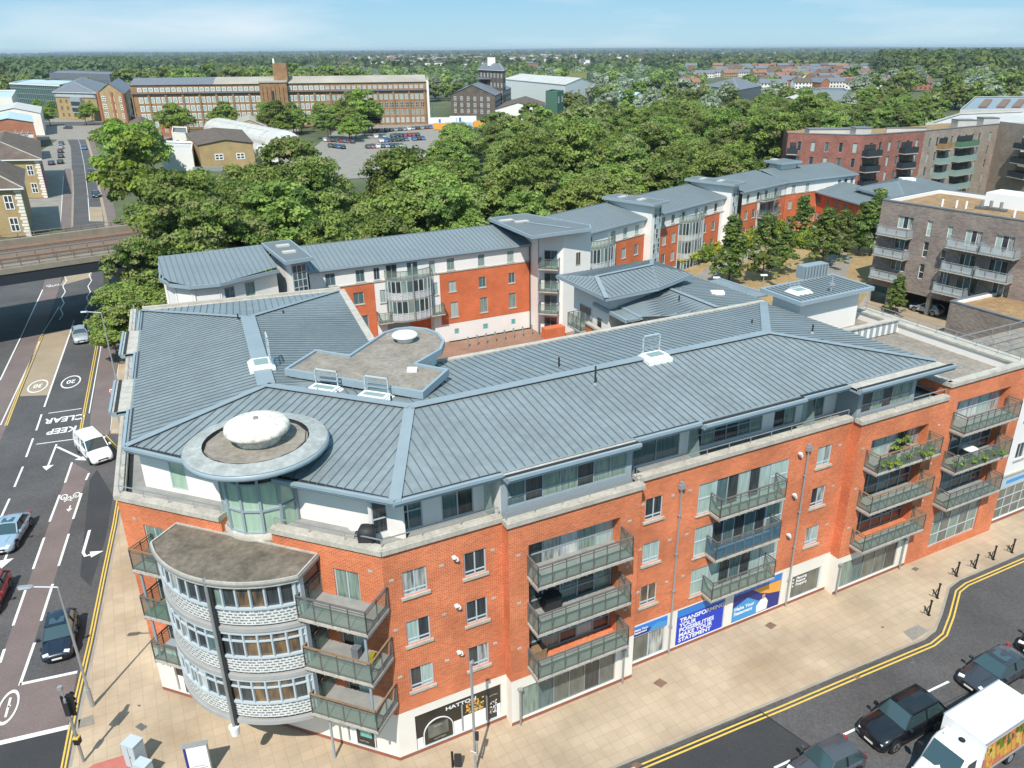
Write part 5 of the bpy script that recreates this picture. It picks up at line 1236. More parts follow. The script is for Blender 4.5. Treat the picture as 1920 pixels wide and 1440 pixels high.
# curved bay over the gateway
def cbay(f, s0, s1, z0, z1, depth=1.5, floors=(4.1, 6.6), topbal=True, sub='glass_bay', wide=1.2):
    c = (s0 + s1) / 2; n = 12; P = []
    for k in range(n + 1):
        t = math.pi * k / n; P.append((c - (s1 - s0) / 2 * math.cos(t), depth * math.sin(t) ** .7))
    b = MB()
    pl = [f.xy(*p) for p in P]
    for z in list(floors) + [z1]: b.prism(pl + [f.xy(s1, -.05), f.xy(s0, -.05)], z - .1, z + .1, 'steel_mid')
    for fi, z in enumerate(floors):
        zt = (list(floors) + [z1])[fi + 1]
        for k in range(n):
            a, d = P[k], P[k + 1]
            b.poly([f(*a, z + .1), f(*d, z + .1), f(*d, z + .95), f(*a, z + .95)], 'glass_brick' if 2 <= k < n - 2 else 'balcony_soffit')
            b.poly([f(*a, z + .95), f(*d, z + .95), f(*d, zt - .1), f(*a, zt - .1)], ['pane_dark', 'pane_curtain', 'pane_teal', 'pane_dark'][(k + fi) % 4])
            b.bar(f(*a, z + .1), f(*a, zt), .1, .1, 'frame_light')
        b.prism([f.xy(p[0], p[1] + .04) for p in P] + [f.xy(s1, -.05), f.xy(s0, -.05)], z + .9, z + .98, 'frame_light')
    o = obj(sub, b, court)
    r = MB()
    for k in range(n): r.poly([f(*P[k], z1 + .1), f(*P[k + 1], z1 + .1), f(*P[k + 1], z1 + 1.1), f(*P[k], z1 + 1.1)], 'balcony_glass')
    for k in range(n): r.bar(f(*P[k], z1 + 1.1), f(*P[k + 1], z1 + 1.1), .06, .06, 'steel_dark')
    for k in range(n + 1): r.bar(f(*P[k], z1 + .1), f(*P[k], z1 + 1.1), .04, .04, 'steel_dark')
    obj('railing', r, o)
    m = MB(); m.tube(f(c, depth + .12, 0 if floors[0] < 3 else floors[0]), f(c, depth + .12, z1 + 1.9), .1, 'galvanised', 8); obj('column', m, o)
    return o
cbay(fA, -7.6, -2.2, 4, 8.75, 1.7, (3.95, 6.4))
balcony(court, fA, -8.9, -6.9, .02, 1.1, 4.0); balcony(court, fA, -2.9, -.9, .02, 1.1, 4.0)
# blocks B, C, D, E
fB = Fr((6.6, 100.1), (16.2, 110.3)); fC = Fr((19.4, 114.2), (31.7, 127.5)); fD = Fr((36.0, 132.5), (45.9, 142.1)); fE = Fr((45.9, 142.1), (61.8, 151.3))
fB = fB.shifted(-1.0, -.4); fC = fC.shifted(-.4, -.4); fD = fD.shifted(-.4, -.4); fE = fE.shifted(0, -.4)
def sect(f, L, tops, bayrange, cols, zt=10.75, brick=None):
    hs = [(a, a + .85, 8.9, 10.2) for a in tops] + [(a, a + .9, z, z + 1.45) for a in cols for z in (6.0, 3.2)] + [(a, a + .7, .8, 1.5) for a in cols]
    cfac(f, 0, L, hs, brick, zt)
    for h in hs:
        if h[2] > 2: cwin(f, h[0], h[1] - h[0], h[2], h[3] - h[2], 1 if h[1] - h[0] < .87 else 2)
        else: window(court, f, h[0], h[1], h[2], h[3], 'teal_glass', 1, d=.02, frame='frame_light')
    croof(f, -.3, L + .3, back=-6.5); ceave(f, -.3, L + .3)
sect(fB, 15.6, [1.2, 3.0, 7.9, 10.6, 13.3], None, [10.4, 13.3], brick=[(0.0, .8), (8.6, 15.6)])
sect(fC, 18.4, [.7, 3.2, 6.0, 9.6, 12.4, 15.4], None, [1.1, 3.6, 12.4, 15.0], brick=[(0, 5.2), (11.6, 17.2)])
sect(fD, 14.2, [1.4, 4.6, 7.2, 10.4], None, [1.2, 3.6, 12.0], brick=[(0, 5.0), (11.2, 14.2)])
sect(fE, 18.2, [1.5, 5.0, 13.5, 15.2, 16.9], None, [1.0, 4.2, 8.0, 12.0], brick=[(0, 18.2)])
cbay(fB, 2.6, 8.0, 0, 8.7, 1.5, (3.1, 5.9)); cbay(fC, 5.4, 11.2, 0, 8.7, 1.6, (.3, 3.1, 5.9)); 
for z in (.6, 3.3, 6.0): cb = balcony(court, fD, 5.2, 11.0, .02, 1.5, z, step=.9, chamfer=.6)
balcony(court, fD, 5.6, 10.6, .02, 1.2, 8.75, step=.9)
for z in (3.3, 6.0): window(court, fD, 5.8, 10.4, z + .05, z + 2.1, cols=5, d=-.05, frame='frame_grey', panes=['pane_dark', 'pane_teal', 'pane_curtain'])
# towers between the blocks
def tower2(f, s, L=2.6):
    c = [f.xy(s - .6, -7.2), f.xy(s - .6, 1.9), f.xy(s + L + .6, 1.9), f.xy(s + L + .6, -7.2)]
    o = stair_tower(c, 13.1, f, s, s + L); g = f.shifted(0, 1.16); grid_glass(court, g, s + .75, s + L - .3, .8, 12.2, 3, 16, ['pane_dark', 'pane_pale', 'pane_teal', 'pane_white'], 5)
tower2(fB, 15.4); tower2(fC, 18.2)
cE = [fE.xy(3.2, -9), fE.xy(3.2, -4.5), fE.xy(8.5, -4.5), fE.xy(8.5, -9)]; stair_tower(cE, 13.4, fE, 4, 8, lights=1)
obj('wall', cw, court); obj('roof', crf, court); obj('eaves', cev, court); obj('string_course', csl, court)
# the low brick wing and hipped end on the right of the garden
fF = Fr(at2(1508, 352, 8.6), at2(1612, 381, 8.6)).shifted(0, -.5)
low2 = thing('brick_wing', 'low orange brick wing with grey roof at the far side of the garden', 'building', (fF.P.x, fF.P.y, 0))
m = MB(); LF = fF.L
hF = [(1.6 + 2.6 * k, 2.5 + 2.6 * k, z, z + 1.25) for k in range(5) for z in (7.1 - .6, 3.6)] + [(1.6 + 2.6 * k, 2.6 + 2.6 * k, .8, 1.9) for k in range(5)]
facade(m, fF, 0, LF, 0, 8.3, hF, 'court_brick', bands=[(0, 'render_white'), (2.3, 'court_brick')])
m.poly([fF(0, 0, 0), fF(0, -7, 0), fF(0, -7, 8.4), fF(0, 0, 8.3)][::-1], 'court_brick'); obj('wall', m, low2)
for h in hF: window(low2, fF, *h[:4], pane='pane_teal' if h[2] > 5 else 'pane_pale', cols=1, d=.04, frame='frame_grey', sill=.1)
m = MB(); seamed(m, [fF(-.4, .7, 8.6), fF(LF + .2, .7, 8.6), fF(LF + .2, -6.5, 9.7), fF(-.4, -6.5, 9.7)], fF.D, 'court_roof', 'court_seam', .55, .06, .06); fbox(m, fF, -.4, LF + .2, .6, .78, 8.35, 8.65, 'blue_fascia'); obj('roof', m, low2)
hip = thing('hipped_apartments', 'white and orange apartment block under a shallow hipped grey roof behind the purple brick block', 'building', (62, 132, 0))
c4 = [at2(1603, 352, 10), at2(1700, 377, 10), at2(1800, 352, 10), at2(1690, 333, 10)]
c4 = [Vector(c4[0]), Vector(c4[1]), Vector(c4[2]), Vector(c4[3])]
m = MB()
for i in range(4):
    a, b = c4[i], c4[(i + 1) % 4]; f = Fr(a, b).shifted(0, -.8)
    hs = [(s, s + .9, z, z + 1.4) for s in [1.5 + 2.6 * k for k in range(max(0, int((f.L - 3) / 2.6)))] for z in (7.6, 4.8)] if i == 0 else []
    facade(m, f, .8, f.L - .8, 0, 9.6, hs, 'render_white')
    if i == 0:
        facade(m, f.shifted(0, .03), 1.0, 3.6, 0, 7.2, [], 'court_brick')
        for h in hs: window(hip, f.shifted(0, .04), *h[:4], pane='pane_dark', cols=1, d=0, frame='frame_grey')
    fbox(m, Fr(a, b), -.1, Fr(a, b).L + .1, -.5, 0, 9.7, 9.95, 'blue_fascia')
obj('wall', m, hip)
m = MB(); cc = sum(c4, Vector((0, 0))) / 4; r0 = cc + (c4[2] - c4[1]) * .18; r1 = cc - (c4[2] - c4[1]) * .18
top_ = [(r1.x, r1.y, 11.6), (r0.x, r0.y, 11.6)]
C = [(c.x, c.y, 10.0) for c in c4]
seamed(m, [C[1], C[2], top_[1], top_[0]], c4[2] - c4[1], 'court_roof', 'court_seam', .55, .06, .06); seamed(m, [C[3], C[0], top_[0], top_[1]], c4[2] - c4[1], 'court_roof', 'court_seam', .55, .06, .06)
seamed(m, [C[0], C[1], top_[0]], c4[1] - c4[0], 'court_roof', 'court_seam', .55, .06, .06); seamed(m, [C[2], C[3], top_[1]], c4[1] - c4[0], 'court_roof', 'court_seam', .55, .06, .06)
obj('roof', m, hip)
m = MB(); m.box(cc.x - 1.2, cc.x + 1.2, cc.y - .8, cc.y + .8, 11.2, 11.75, 'clean_white'); obj('roof_light', m, hip)
# inner corner block between the court and the main block: two overlapping metal roofs over white walls
mid = thing('inner_apartments', 'white apartment block with two overlapping seamed roofs between the main roof and the courtyard', 'building', (10, 72, 0))
def zp(px, z): return [Vector((*at2(x, y, z), z)) for x, y in px]
U = zp([(1040, 516), (1135, 560), (1152, 549), (1230, 546), (1345, 524) if False else (1228, 532), (1298, 514), (1222, 487)], 13.0)
m = MB()
up = [at2(*p, 13.0) for p in [(1042, 516), (1137, 560), (1235, 540), (1300, 514), (1222, 487)]]
a, b, c, d, e = [Vector((*p, 13.0)) for p in up]
# hip ridge
h1_ = Vector((*at2(1118, 545 - 26, 13.9), 13.9)); h2_ = Vector((*at2(1222, 497, 13.9), 13.9))
seamed(m, [a, b, h1_], Vector((b - a).xy), 'court_roof', 'court_seam', .5, .05, .06)
seamed(m, [b, c, h2_, h1_], Vector((c - b).xy), 'court_roof', 'court_seam', .5, .05, .06)
seamed(m, [c, d, h2_], Vector((d - c).xy), 'court_roof', 'court_seam', .5, .05, .06); seamed(m, [d, e, h2_], Vector((e - d).xy), 'court_roof', 'court_seam', .5, .05, .06)
seamed(m, [e, a, h1_, h2_], Vector((a - e).xy), 'court_roof', 'court_seam', .5, .05, .06)
for q1, q2 in ((b, h1_), (h1_, h2_), (h2_, e)): capstrip(m, q1, q2, .4, 'zinc_flashing', .08)
m.prism(up, 12.72, 12.96, 'blue_fascia'); obj('roof', m, mid)
m = MB(); m.prism(inset(up, 1.3), 0, 12.72, 'render_white'); obj('wall', m, mid)
wq = ccw(inset(up, 1.3)); 
lowr = [at2(*p, 11.6) for p in [(1112, 545), (1200, 592), (1240, 585), (1262, 590), (1420, 562), (1432, 556), (1330, 523), (1290, 512), (1200, 525)]]
def lz(p):  # ridge along the middle strip
    return 11.6
m = MB()
rA = Vector((*at2(1205, 522, 12.3), 12.3)); rB = Vector((*at2(1345, 577, 12.3), 12.3))
L1 = [Vector((*at2(1112, 548, 11.6), 11.6)), Vector((*at2(1200, 594, 11.6), 11.6)), Vector((*at2(1262, 592, 11.6), 11.6)), rB, rA]
seamed(m, [L1[0], L1[1], L1[2], rB, rA], (L1[1] - L1[0]).xy, 'court_roof', 'court_seam', .5, .05, .06)
L2 = [rA, rB, Vector((*at2(1432, 562, 11.6), 11.6)), Vector((*at2(1295, 516, 11.6), 11.6))]
seamed(m, L2, (L2[2] - L2[3]).xy, 'court_roof', 'court_seam', .5, .05, .06); capstrip(m, rA, rB, .45, 'zinc_flashing', .08)
q1, q2 = L1[0], L1[1]; g = Fr((q1.x, q1.y), (q2.x, q2.y)); fbox(m, g, 0, g.L, -.3, .08, 11.3, 11.62, 'blue_fascia')
ext = [(g.xy(0, 1.6)), g.xy(g.L * .25, 1.6)]
fbox(m, g, g.L * .3, g.L, 0, 1.3, 11.25, 11.45, 'zinc_roof'); fbox(m, g, g.L * .3, g.L, 1.2, 1.42, 11.2, 11.5, 'blue_fascia')
q1, q2 = L2[3], L2[2]; g3 = Fr((q2.x, q2.y), (q1.x, q1.y)); fbox(m, g3, 1.0, g3.L * .75, -.2, 1.5, 11.45, 11.6, 'zinc_roof'); fbox(m, g3, 1.0, g3.L * .75, 1.45, 1.6, 11.4, 11.7, 'blue_fascia')
obj('roof', m, mid)
m = MB(); lw = [tuple(L1[0].xy), tuple(L1[1].xy), tuple(L1[2].xy), tuple(L2[2].xy), tuple(L2[3].xy)]; m.prism(inset(lw, .9), 0, 11.3, 'render_white')
obj('wall', m, mid)
g4 = g.shifted(0, -.86)
for k in range(6): window(mid, g4, 1.0 + k * 1.7, 2.2 + k * 1.7, 9.1, 11.0, 'pane_dark', 1, d=0, frame='frame_grey', panes=[['pane_dark', 'pane_white', 'pane_teal', 'pane_wood'][k % 4]])
# terrace in front with orange wall and coping
m = MB(); g5 = g.shifted(0, 1.9); facade(m, g5, 2.0, g.L, 0, 9.4, [], 'court_brick'); fbox(m, g5, 2.0, g.L, -.35, .1, 9.4, 9.6, 'stone_coping'); fbox(m, g5, 2.0, g.L, -2.9, -.3, 8.9, 9.0, 'terrace_deck')
m.poly([g5(2.0, 0, 0), g5(2.0, -3, 0), g5(2.0, -3, 9.4), g5(2.0, 0, 9.4)][::-1], 'render_white')
obj('terrace_wall', m, mid)
g6 = Fr(wq[0], wq[1])
best = min([(Fr(wq[i], wq[(i + 1) % len(wq)])) for i in range(len(wq))], key=lambda f: f.N.x * 1.0 + f.N.y * .2)
g7 = best
window(mid, g7, 4.2, 5.0, 8.8, 10.2, 'pane_dark', 1, d=-.05, frame='stone_coping')
for z in (3.2, 6.0, 8.8): balcony(mid, g7, 1.0, 3.4, .02, 1.3, z); window(mid, g7, 1.2, 3.1, z + .02, z + 1.9, 'pane_teal', 2, d=-.05, frame='frame_grey')
for k in range(2): x = at(1275 + 10 * k, 553 - 3 * k, 12); mm_ = MB(); mm_.tube((x.x, x.y, 11.7), (x.x, x.y, 12.6), .05, 'galvanised', 6); obj('vent_pipe', mm_, mid)
x = at(1273, 566, 12); mm_ = MB(); mm_.tube((x.x, x.y, 11.8), (x.x, x.y, 12.6), .07, 'near_black', 6); obj('vent_pipe', mm_, mid)
x = at(1345, 550, 12); mm_ = MB(); mm_.box(x.x - .6, x.x + .6, x.y - .4, x.y + .4, 11.7, 12.2, 'clean_white'); obj('roof_light', mm_, mid)

# ================================================================ purple-brown brick apartments on stilts
gb_ = thing('brick_apartments', 'mottled purple brown brick apartment block on stilts with grey mesh balconies and sedum roof', 'building', (50, 100, 0))
fP = Fr((47.2, 106.3), (57.7, 91.8)); LP_ = 27.0
m = MB()
hs = []
for z in (11.0 - .05, 8.2, 5.3): hs += [(2.6, 4.7, z - .2, z + 1.3 + .1)] ; hs += [(6.6, 7.3, z - .6, z + 1.4)]
hs += [(9.3, 10.0, 10.2, 12.1), (11.6, 13.6, 10.0, 12.0), (15.2, 17.4, 9.9, 12.0), (20.5, 22, 10, 12), (9.0, 9.6, 7.2, 9.0), (11.4, 13.4, 7.0, 9.0), (15.0, 17.2, 7.0, 9.0), (20.5, 22, 7, 9), (9.4, 10.8, 4.2, 6.3), (11.6, 14.2, 4.2, 6.3), (16, 18, 4.2, 6.3), (20.5, 22, 4.2, 6.3)]
facade(m, fP, 0, LP_, 2.6, 14.0, hs, 'purple_brick', depth=.25)
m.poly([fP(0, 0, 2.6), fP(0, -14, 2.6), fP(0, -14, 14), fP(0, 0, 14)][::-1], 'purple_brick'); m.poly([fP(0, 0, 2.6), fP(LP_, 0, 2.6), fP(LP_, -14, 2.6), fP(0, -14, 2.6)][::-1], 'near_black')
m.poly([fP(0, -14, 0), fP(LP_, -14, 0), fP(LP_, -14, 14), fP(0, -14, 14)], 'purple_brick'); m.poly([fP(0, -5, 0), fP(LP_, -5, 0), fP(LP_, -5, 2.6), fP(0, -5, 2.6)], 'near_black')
obj('wall', m, gb_)
for h in hs: window(gb_, fP, *h[:4], cols=1 if h[1] - h[0] < 1.2 else 3, rows=[.45] if h[1] - h[0] < 1.2 else None, d=.16, frame='clean_white', panes=['pane_pale', 'pane_dark', 'pane_net'] if h[2] > 9 else ['pane_dark', 'pane_teal'])
m = MB(); m.poly([fP(.2, -.3, 13.55), fP(LP_, -.3, 13.55), fP(LP_, -14, 13.55), fP(.2, -14, 13.55)][::-1], 'sedum')
obj('sedum_roof', m, gb_)
m = MB(); 
for a in ((0, LP_, -.35, .06), (0, LP_, -14.2, -13.9)): fbox(m, fP, *a, 14.0, 14.14, 'slate')
fbox(m, fP, -.06, .3, -13.9, -.35, 14.0, 14.14, 'slate'); fbox(m, fP, .3, LP_, -13.9, -13.7, 13.5, 14.0, 'clean_white'); fbox(m, fP, .28, .5, -13.7, -.3, 13.5, 13.99, 'clean_white'); obj('parapet', m, gb_)
m = MB()
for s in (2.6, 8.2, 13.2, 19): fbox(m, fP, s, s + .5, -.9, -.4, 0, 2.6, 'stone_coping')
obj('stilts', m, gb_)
m = MB(); fbox(m, fP, 9, 16, -12.8, -8.8, 13.55, 15.3, 'clean_white'); fbox(m, fP, 16, 21, -13.2, -9.8, 13.55, 16.0, 'clean_white'); fbox(m, fP, 15.9, 21.1, -13.3, -9.7, 16.0, 16.15, 'slate'); obj('lift_overrun', m, gb_)
for s, o in ((6.0, -4), (7.6, -4.5), (8.6, -5), (15, -4)):
    m = MB(); m.tube(fP(s, o, 13.5), fP(s, o, 14.5), .14, 'clean_white', 8); obj('roof_vent', m, gb_)
for s, o in ((10.0, -6.2), (10.9, -6.6), (12.2, -6.5)):
    m = MB(); m.tube(fP(s, o, 13.5), fP(s, o, 14.7), .2, 'steel_mid', 8); fbox(m, fP, s - .7, s + .7, o - .4, o + .4, 13.55, 13.9, 'steel_dark'); obj('roof_fan', m, gb_)
glassmat('mesh_panel', (0.42, 0.46, 0.48), 0.25, 0.5)
for z in (10.1 - .1, 7.2, 4.3 - .2): balcony(gb_, fP, 1.0 - .3, 5.2 - .2, .0, 1.6, z - .1, glass='mesh_panel', rail='galvanised', step=1.4, top='galvanised', h=1.1)
for z, rr_ in ((9.85, ((10.2, 14.1), (14.3, 18.4))), (6.9, ((10.1, 14.1), (14.3, 18.2))), (4.0, ((9.6, 13.6),))):
    for a, b in rr_: balcony(gb_, fP, a, b, .0, 1.7, z, glass='mesh_panel', rail='galvanised', step=1.4, top='galvanised', h=1.1)
# podium part with its own sedum roof
pz = 5.0; pP = at2(1782, 565, pz); pQ = at2(1930, 607, pz); f = Fr(pP, pQ)
pod = thing('podium_building', 'low purple brick building with a sedum roof beside the stilted apartments', 'building', (pP[0], pP[1], 0))
m = MB(); facade(m, f, 0, 30, 0, pz, [], 'purple_brick'); m.poly([f(0, 0, 0), f(0, -10, 0), f(0, -10, pz), f(0, 0, pz)][::-1], 'purple_brick'); obj('wall', m, pod)
m = MB(); m.poly([f(.3, -.3, pz - .3), f(30, -.3, pz - .3), f(30, -10, pz - .3), f(.3, -10, pz - .3)][::-1], 'sedum'); obj('sedum_roof', m, pod)
m = MB(); fbox(m, f, -.05, 30, -.35, .06, pz, pz + .12, 'slate'); fbox(m, f, -.05, .3, -10, -.35, pz, pz + .12, 'slate'); fbox(m, f, .3, .6, -10, -.35, pz - .3, pz, 'clean_white'); fbox(m, f, .6, 30, -10, -9.6, pz - .3, pz + .1, 'clean_white'); obj('parapet', m, pod)

# ================================================================ red and buff brick apartments in the distance on the right
rb = thing('far_apartments', 'red brown and buff brick apartment block with dark balconies beyond the courtyard roofs', 'building', (70, 170, 0))
Z17 = 17.0
pts = [Vector(at2(*p, Z17)) for p in [(1478, 250), (1620, 254), (1735, 246), (1850, 235)]]
TT = Vector(at2(1935, 246, Z17))
m = MB(); cpm = MB(); W = []
segs = [(pts[0], pts[1], 'red_brown_brick'), (pts[1], pts[2], 'red_brown_brick'), (pts[2], pts[3], 'buff_grey_brick'), (pts[3], pts[3] + (pts[3] - pts[2]).normalized() * 5, 'buff_grey_brick')]
for a, b, bm in segs:
    f = Fr(a, b); hs = []
    for z in (14.0, 11.1, 8.2, 5.3, 2.4):
        s = 2.0
        while s < f.L - 1.2:
            hs.append((s, s + .75, z - .3, z + 1.5)); s += 2.6
    facade(m, f, 0, f.L, 0, Z17, hs, bm, depth=.2); W.append((f, hs)); fbox(cpm, f, 0, f.L, -.35, .06, Z17, Z17 + .15, 'slate')
f5 = Fr(pts[3] + (pts[3] - pts[2]).normalized() * 5, TT + (pts[3] - pts[2]).normalized() * 5 + (TT - pts[3]) * 1.2); facade(m, f5, 0, f5.L, 0, Z17 + .6, [(8, 12, z, z + 2.0) for z in (13.5, 10.6, 7.7)], 'buff_grey_brick', bands=[(0, 'buff_grey_brick')])
f6 = Fr(pts[0] + Vector((3, 14)), pts[0]); facade(m, f6, 0, f6.L, 0, Z17, [], 'red_brown_brick')
obj('wall', m, rb)
cnt = 0
for f, hs in W:
    for h in hs:
        if h[2] > 4 and cnt < 80: window(rb, f, *h[:4], cols=1, d=.12, frame='frame_grey', pane=['pane_dark', 'pane_pale', 'pane_teal'][cnt % 3]); cnt += 1
back = [(p.x + 4, p.y + 15) for p in pts[::-1]]
m = MB(); m.poly([(p.x, p.y, Z17 - .4) for p in pts] + [(b[0], b[1], Z17 - .4) for b in back], 'sedum'); obj('sedum_roof', m, rb)
for px, py, w, d, h in ((1620, 241, 3.0, 3, 1.1), (1560, 243, 9, 3, .5), (1815, 226, 4, 3, 1.2), (1860, 222, 3.4, 3, 1.2), (1700, 240, 8, .4, .6)):
    p = at(px, py, Z17 + h); m = MB(); m.box(p.x - w / 2, p.x + w / 2, p.y, p.y + d, Z17 - .4, Z17 + h, 'pale_sheet'); m.box(p.x - w / 2 - .1, p.x + w / 2 + .1, p.y - .1, p.y + d + .1, Z17 + h, Z17 + h + .15, 'slate'); obj('rooftop_enclosure', m, rb)
obj('parapet', cpm, rb)
def dbalc(f, s0, s1, z, m_='slate', o1=1.5):
    b = MB(); fbox(b, f, s0, s1, 0, o1, z - .2, z, 'balcony_soffit'); 
    fbox(b, f, s0, s1, o1 - .06, o1, z, z + 1.1, m_); fbox(b, f, s0, s0 + .06, 0, o1 - .06, z, z + 1.1, m_); fbox(b, f, s1 - .06, s1, 0, o1 - .06, z, z + 1.1, m_); o = obj('balcony', b, rb)
    w = MB(); fbox(w, f, s0 + .4, s1 - .4, .01, .04, z + .05, z + 2.1, 'pane_dark'); obj('balcony_door', w, rb)
mat('dark_balcony', (0.035, 0.042, 0.05), rough=.5)
for z in (13.2, 10.3, 7.4): dbalc(W[0][0], .2, 2.2, z, 'dark_balcony'); dbalc(W[1][0], .2, 4.2, z - .1, 'dark_balcony'); dbalc(W[1][0], 10.5, 14.4, z - .1, 'dark_balcony')
for z in (13.2, 10.3, 7.4, 4.5): dbalc(W[2][0], 5.2, 9.0, z, 'frosted_glass' if z < 13 else 'sedum'); dbalc(W[2][0], 11.6, 18.4, z, 'frosted_glass' if z < 13 else 'green_paint')
for z in (12.8, 9.9, 7.0): dbalc(f5, 7.5, 12.5, z, 'dark_balcony')

# ================================================================ white building at the right edge of the street, and its roof
wb = thing('white_building', 'white rendered building joined to the right end of the orange brick block', 'building', (36, 51, 0))
fWb = FA.shifted(45.25, .2)
m = MB(); hs = [(1.5, 2.5, 9.0 - .6, 9.7), (1.5, 2.5, 5.2, 6.5), (4.5, 5.5, 8.4, 9.7), (4.5, 5.5, 5.2, 6.5), (.6, 9, .3, 2.9), (8, 9, 8.4, 9.7), (8, 9, 5.2, 6.5)]
facade(m, fWb, 0, 28, 0, 10.8, hs, 'render_white', bands=[(0, 'plinth_brick'), (.28, 'render_white')])
fbox(m, fWb, 0, 28, 0, .12, 4.0, 4.15, 'stone_coping'); obj('wall', m, wb)
for h in hs: window(wb, fWb, *h[:4], cols=2 if h[1] - h[0] < 2 else 8, rows=None if h[1] - h[0] < 2 else [.33, .66], d=.07, frame='frame_light', pane='pane_dark' if h[2] > 4 else 'pane_shop', sill=.15 if h[2] > 4 else None)
m = MB(); fbox(m, fWb, .6, 9, .0, .04, 3.0, 3.9, 'pale_blue_sheet'); fbox(m, fWb, 1.2, 8, .04, .05, 3.3, 3.6, 'sky_panel'); obj('shop_sign', m, wb)
m = MB(); fbox(m, fWb, 0, 28, -.45, .1, 10.8, 11.0, 'stone_coping'); fbox(m, fWb, 0.05, 28, -9, -.45, 10.3, 10.5, 'roof_felt'); obj('roof', m, wb)
m = MB(); fbox(m, fWb, .3, 1.5, -8.9, -.5, 10.5, 10.85, 'clean_white'); obj('roof_walkway', m, wb)
for o in (-5.5, -7.0, -8.6):
    m = MB(); m.bar(fWb(0.5, o, 11.3), fWb(26, o, 11.3), .07, .07, 'steel_mid')
    for k in range(12): m.tube(fWb(.5 + 2.3 * k, o, 10.5), fWb(.5 + 2.3 * k, o, 11.3), .03, 'steel_mid', 5)
    obj('roof_rail', m, wb)
# ================================================================ buildings in the middle distance
def shared_window(w, h, m='pane_dark', fr='clean_white', d=.12):
    mb = MB(); f = Fr((0, 0), (1, 0)); t = max(.12, w * .1)
    for a, b, c, e in ((0, w, 0, t), (0, w, h - t, h), (0, t, t, h - t), (w - t, w, t, h - t), (w / 2 - t / 2, w / 2 + t / 2, t, h - t), (t, w / 2 - t / 2, h / 2 - t / 2, h / 2 + t / 2), (w / 2 + t / 2, w - t, h / 2 - t / 2, h / 2 + t / 2)):
        fbox(mb, f, a, b, 0, .06, c, e, fr)
    mb.poly([f(t, .02, t), f(w - t, .02, t), f(w - t, .02, h - t), f(t, .02, h - t)], m)
    return mesh_from(mb, 'window')
WCACHE = {}
def put_window(parent, f, s, z, w, h, m='pane_dark', fr='clean_white', name='window'):
    k = (round(w, 2), round(h, 2), m, fr)
    if k not in WCACHE: WCACHE[k] = shared_window(w, h, m, fr)
    o = bpy.data.objects.new(name, WCACHE[k]); COL.objects.link(o); o.parent = parent
    p = f(s, .02, z); o.location = Vector(p) - BASE[parent.name]; o.rotation_euler = (0, 0, math.atan2(f.D.y, f.D.x)); BASE[o.name] = Vector(p); return o
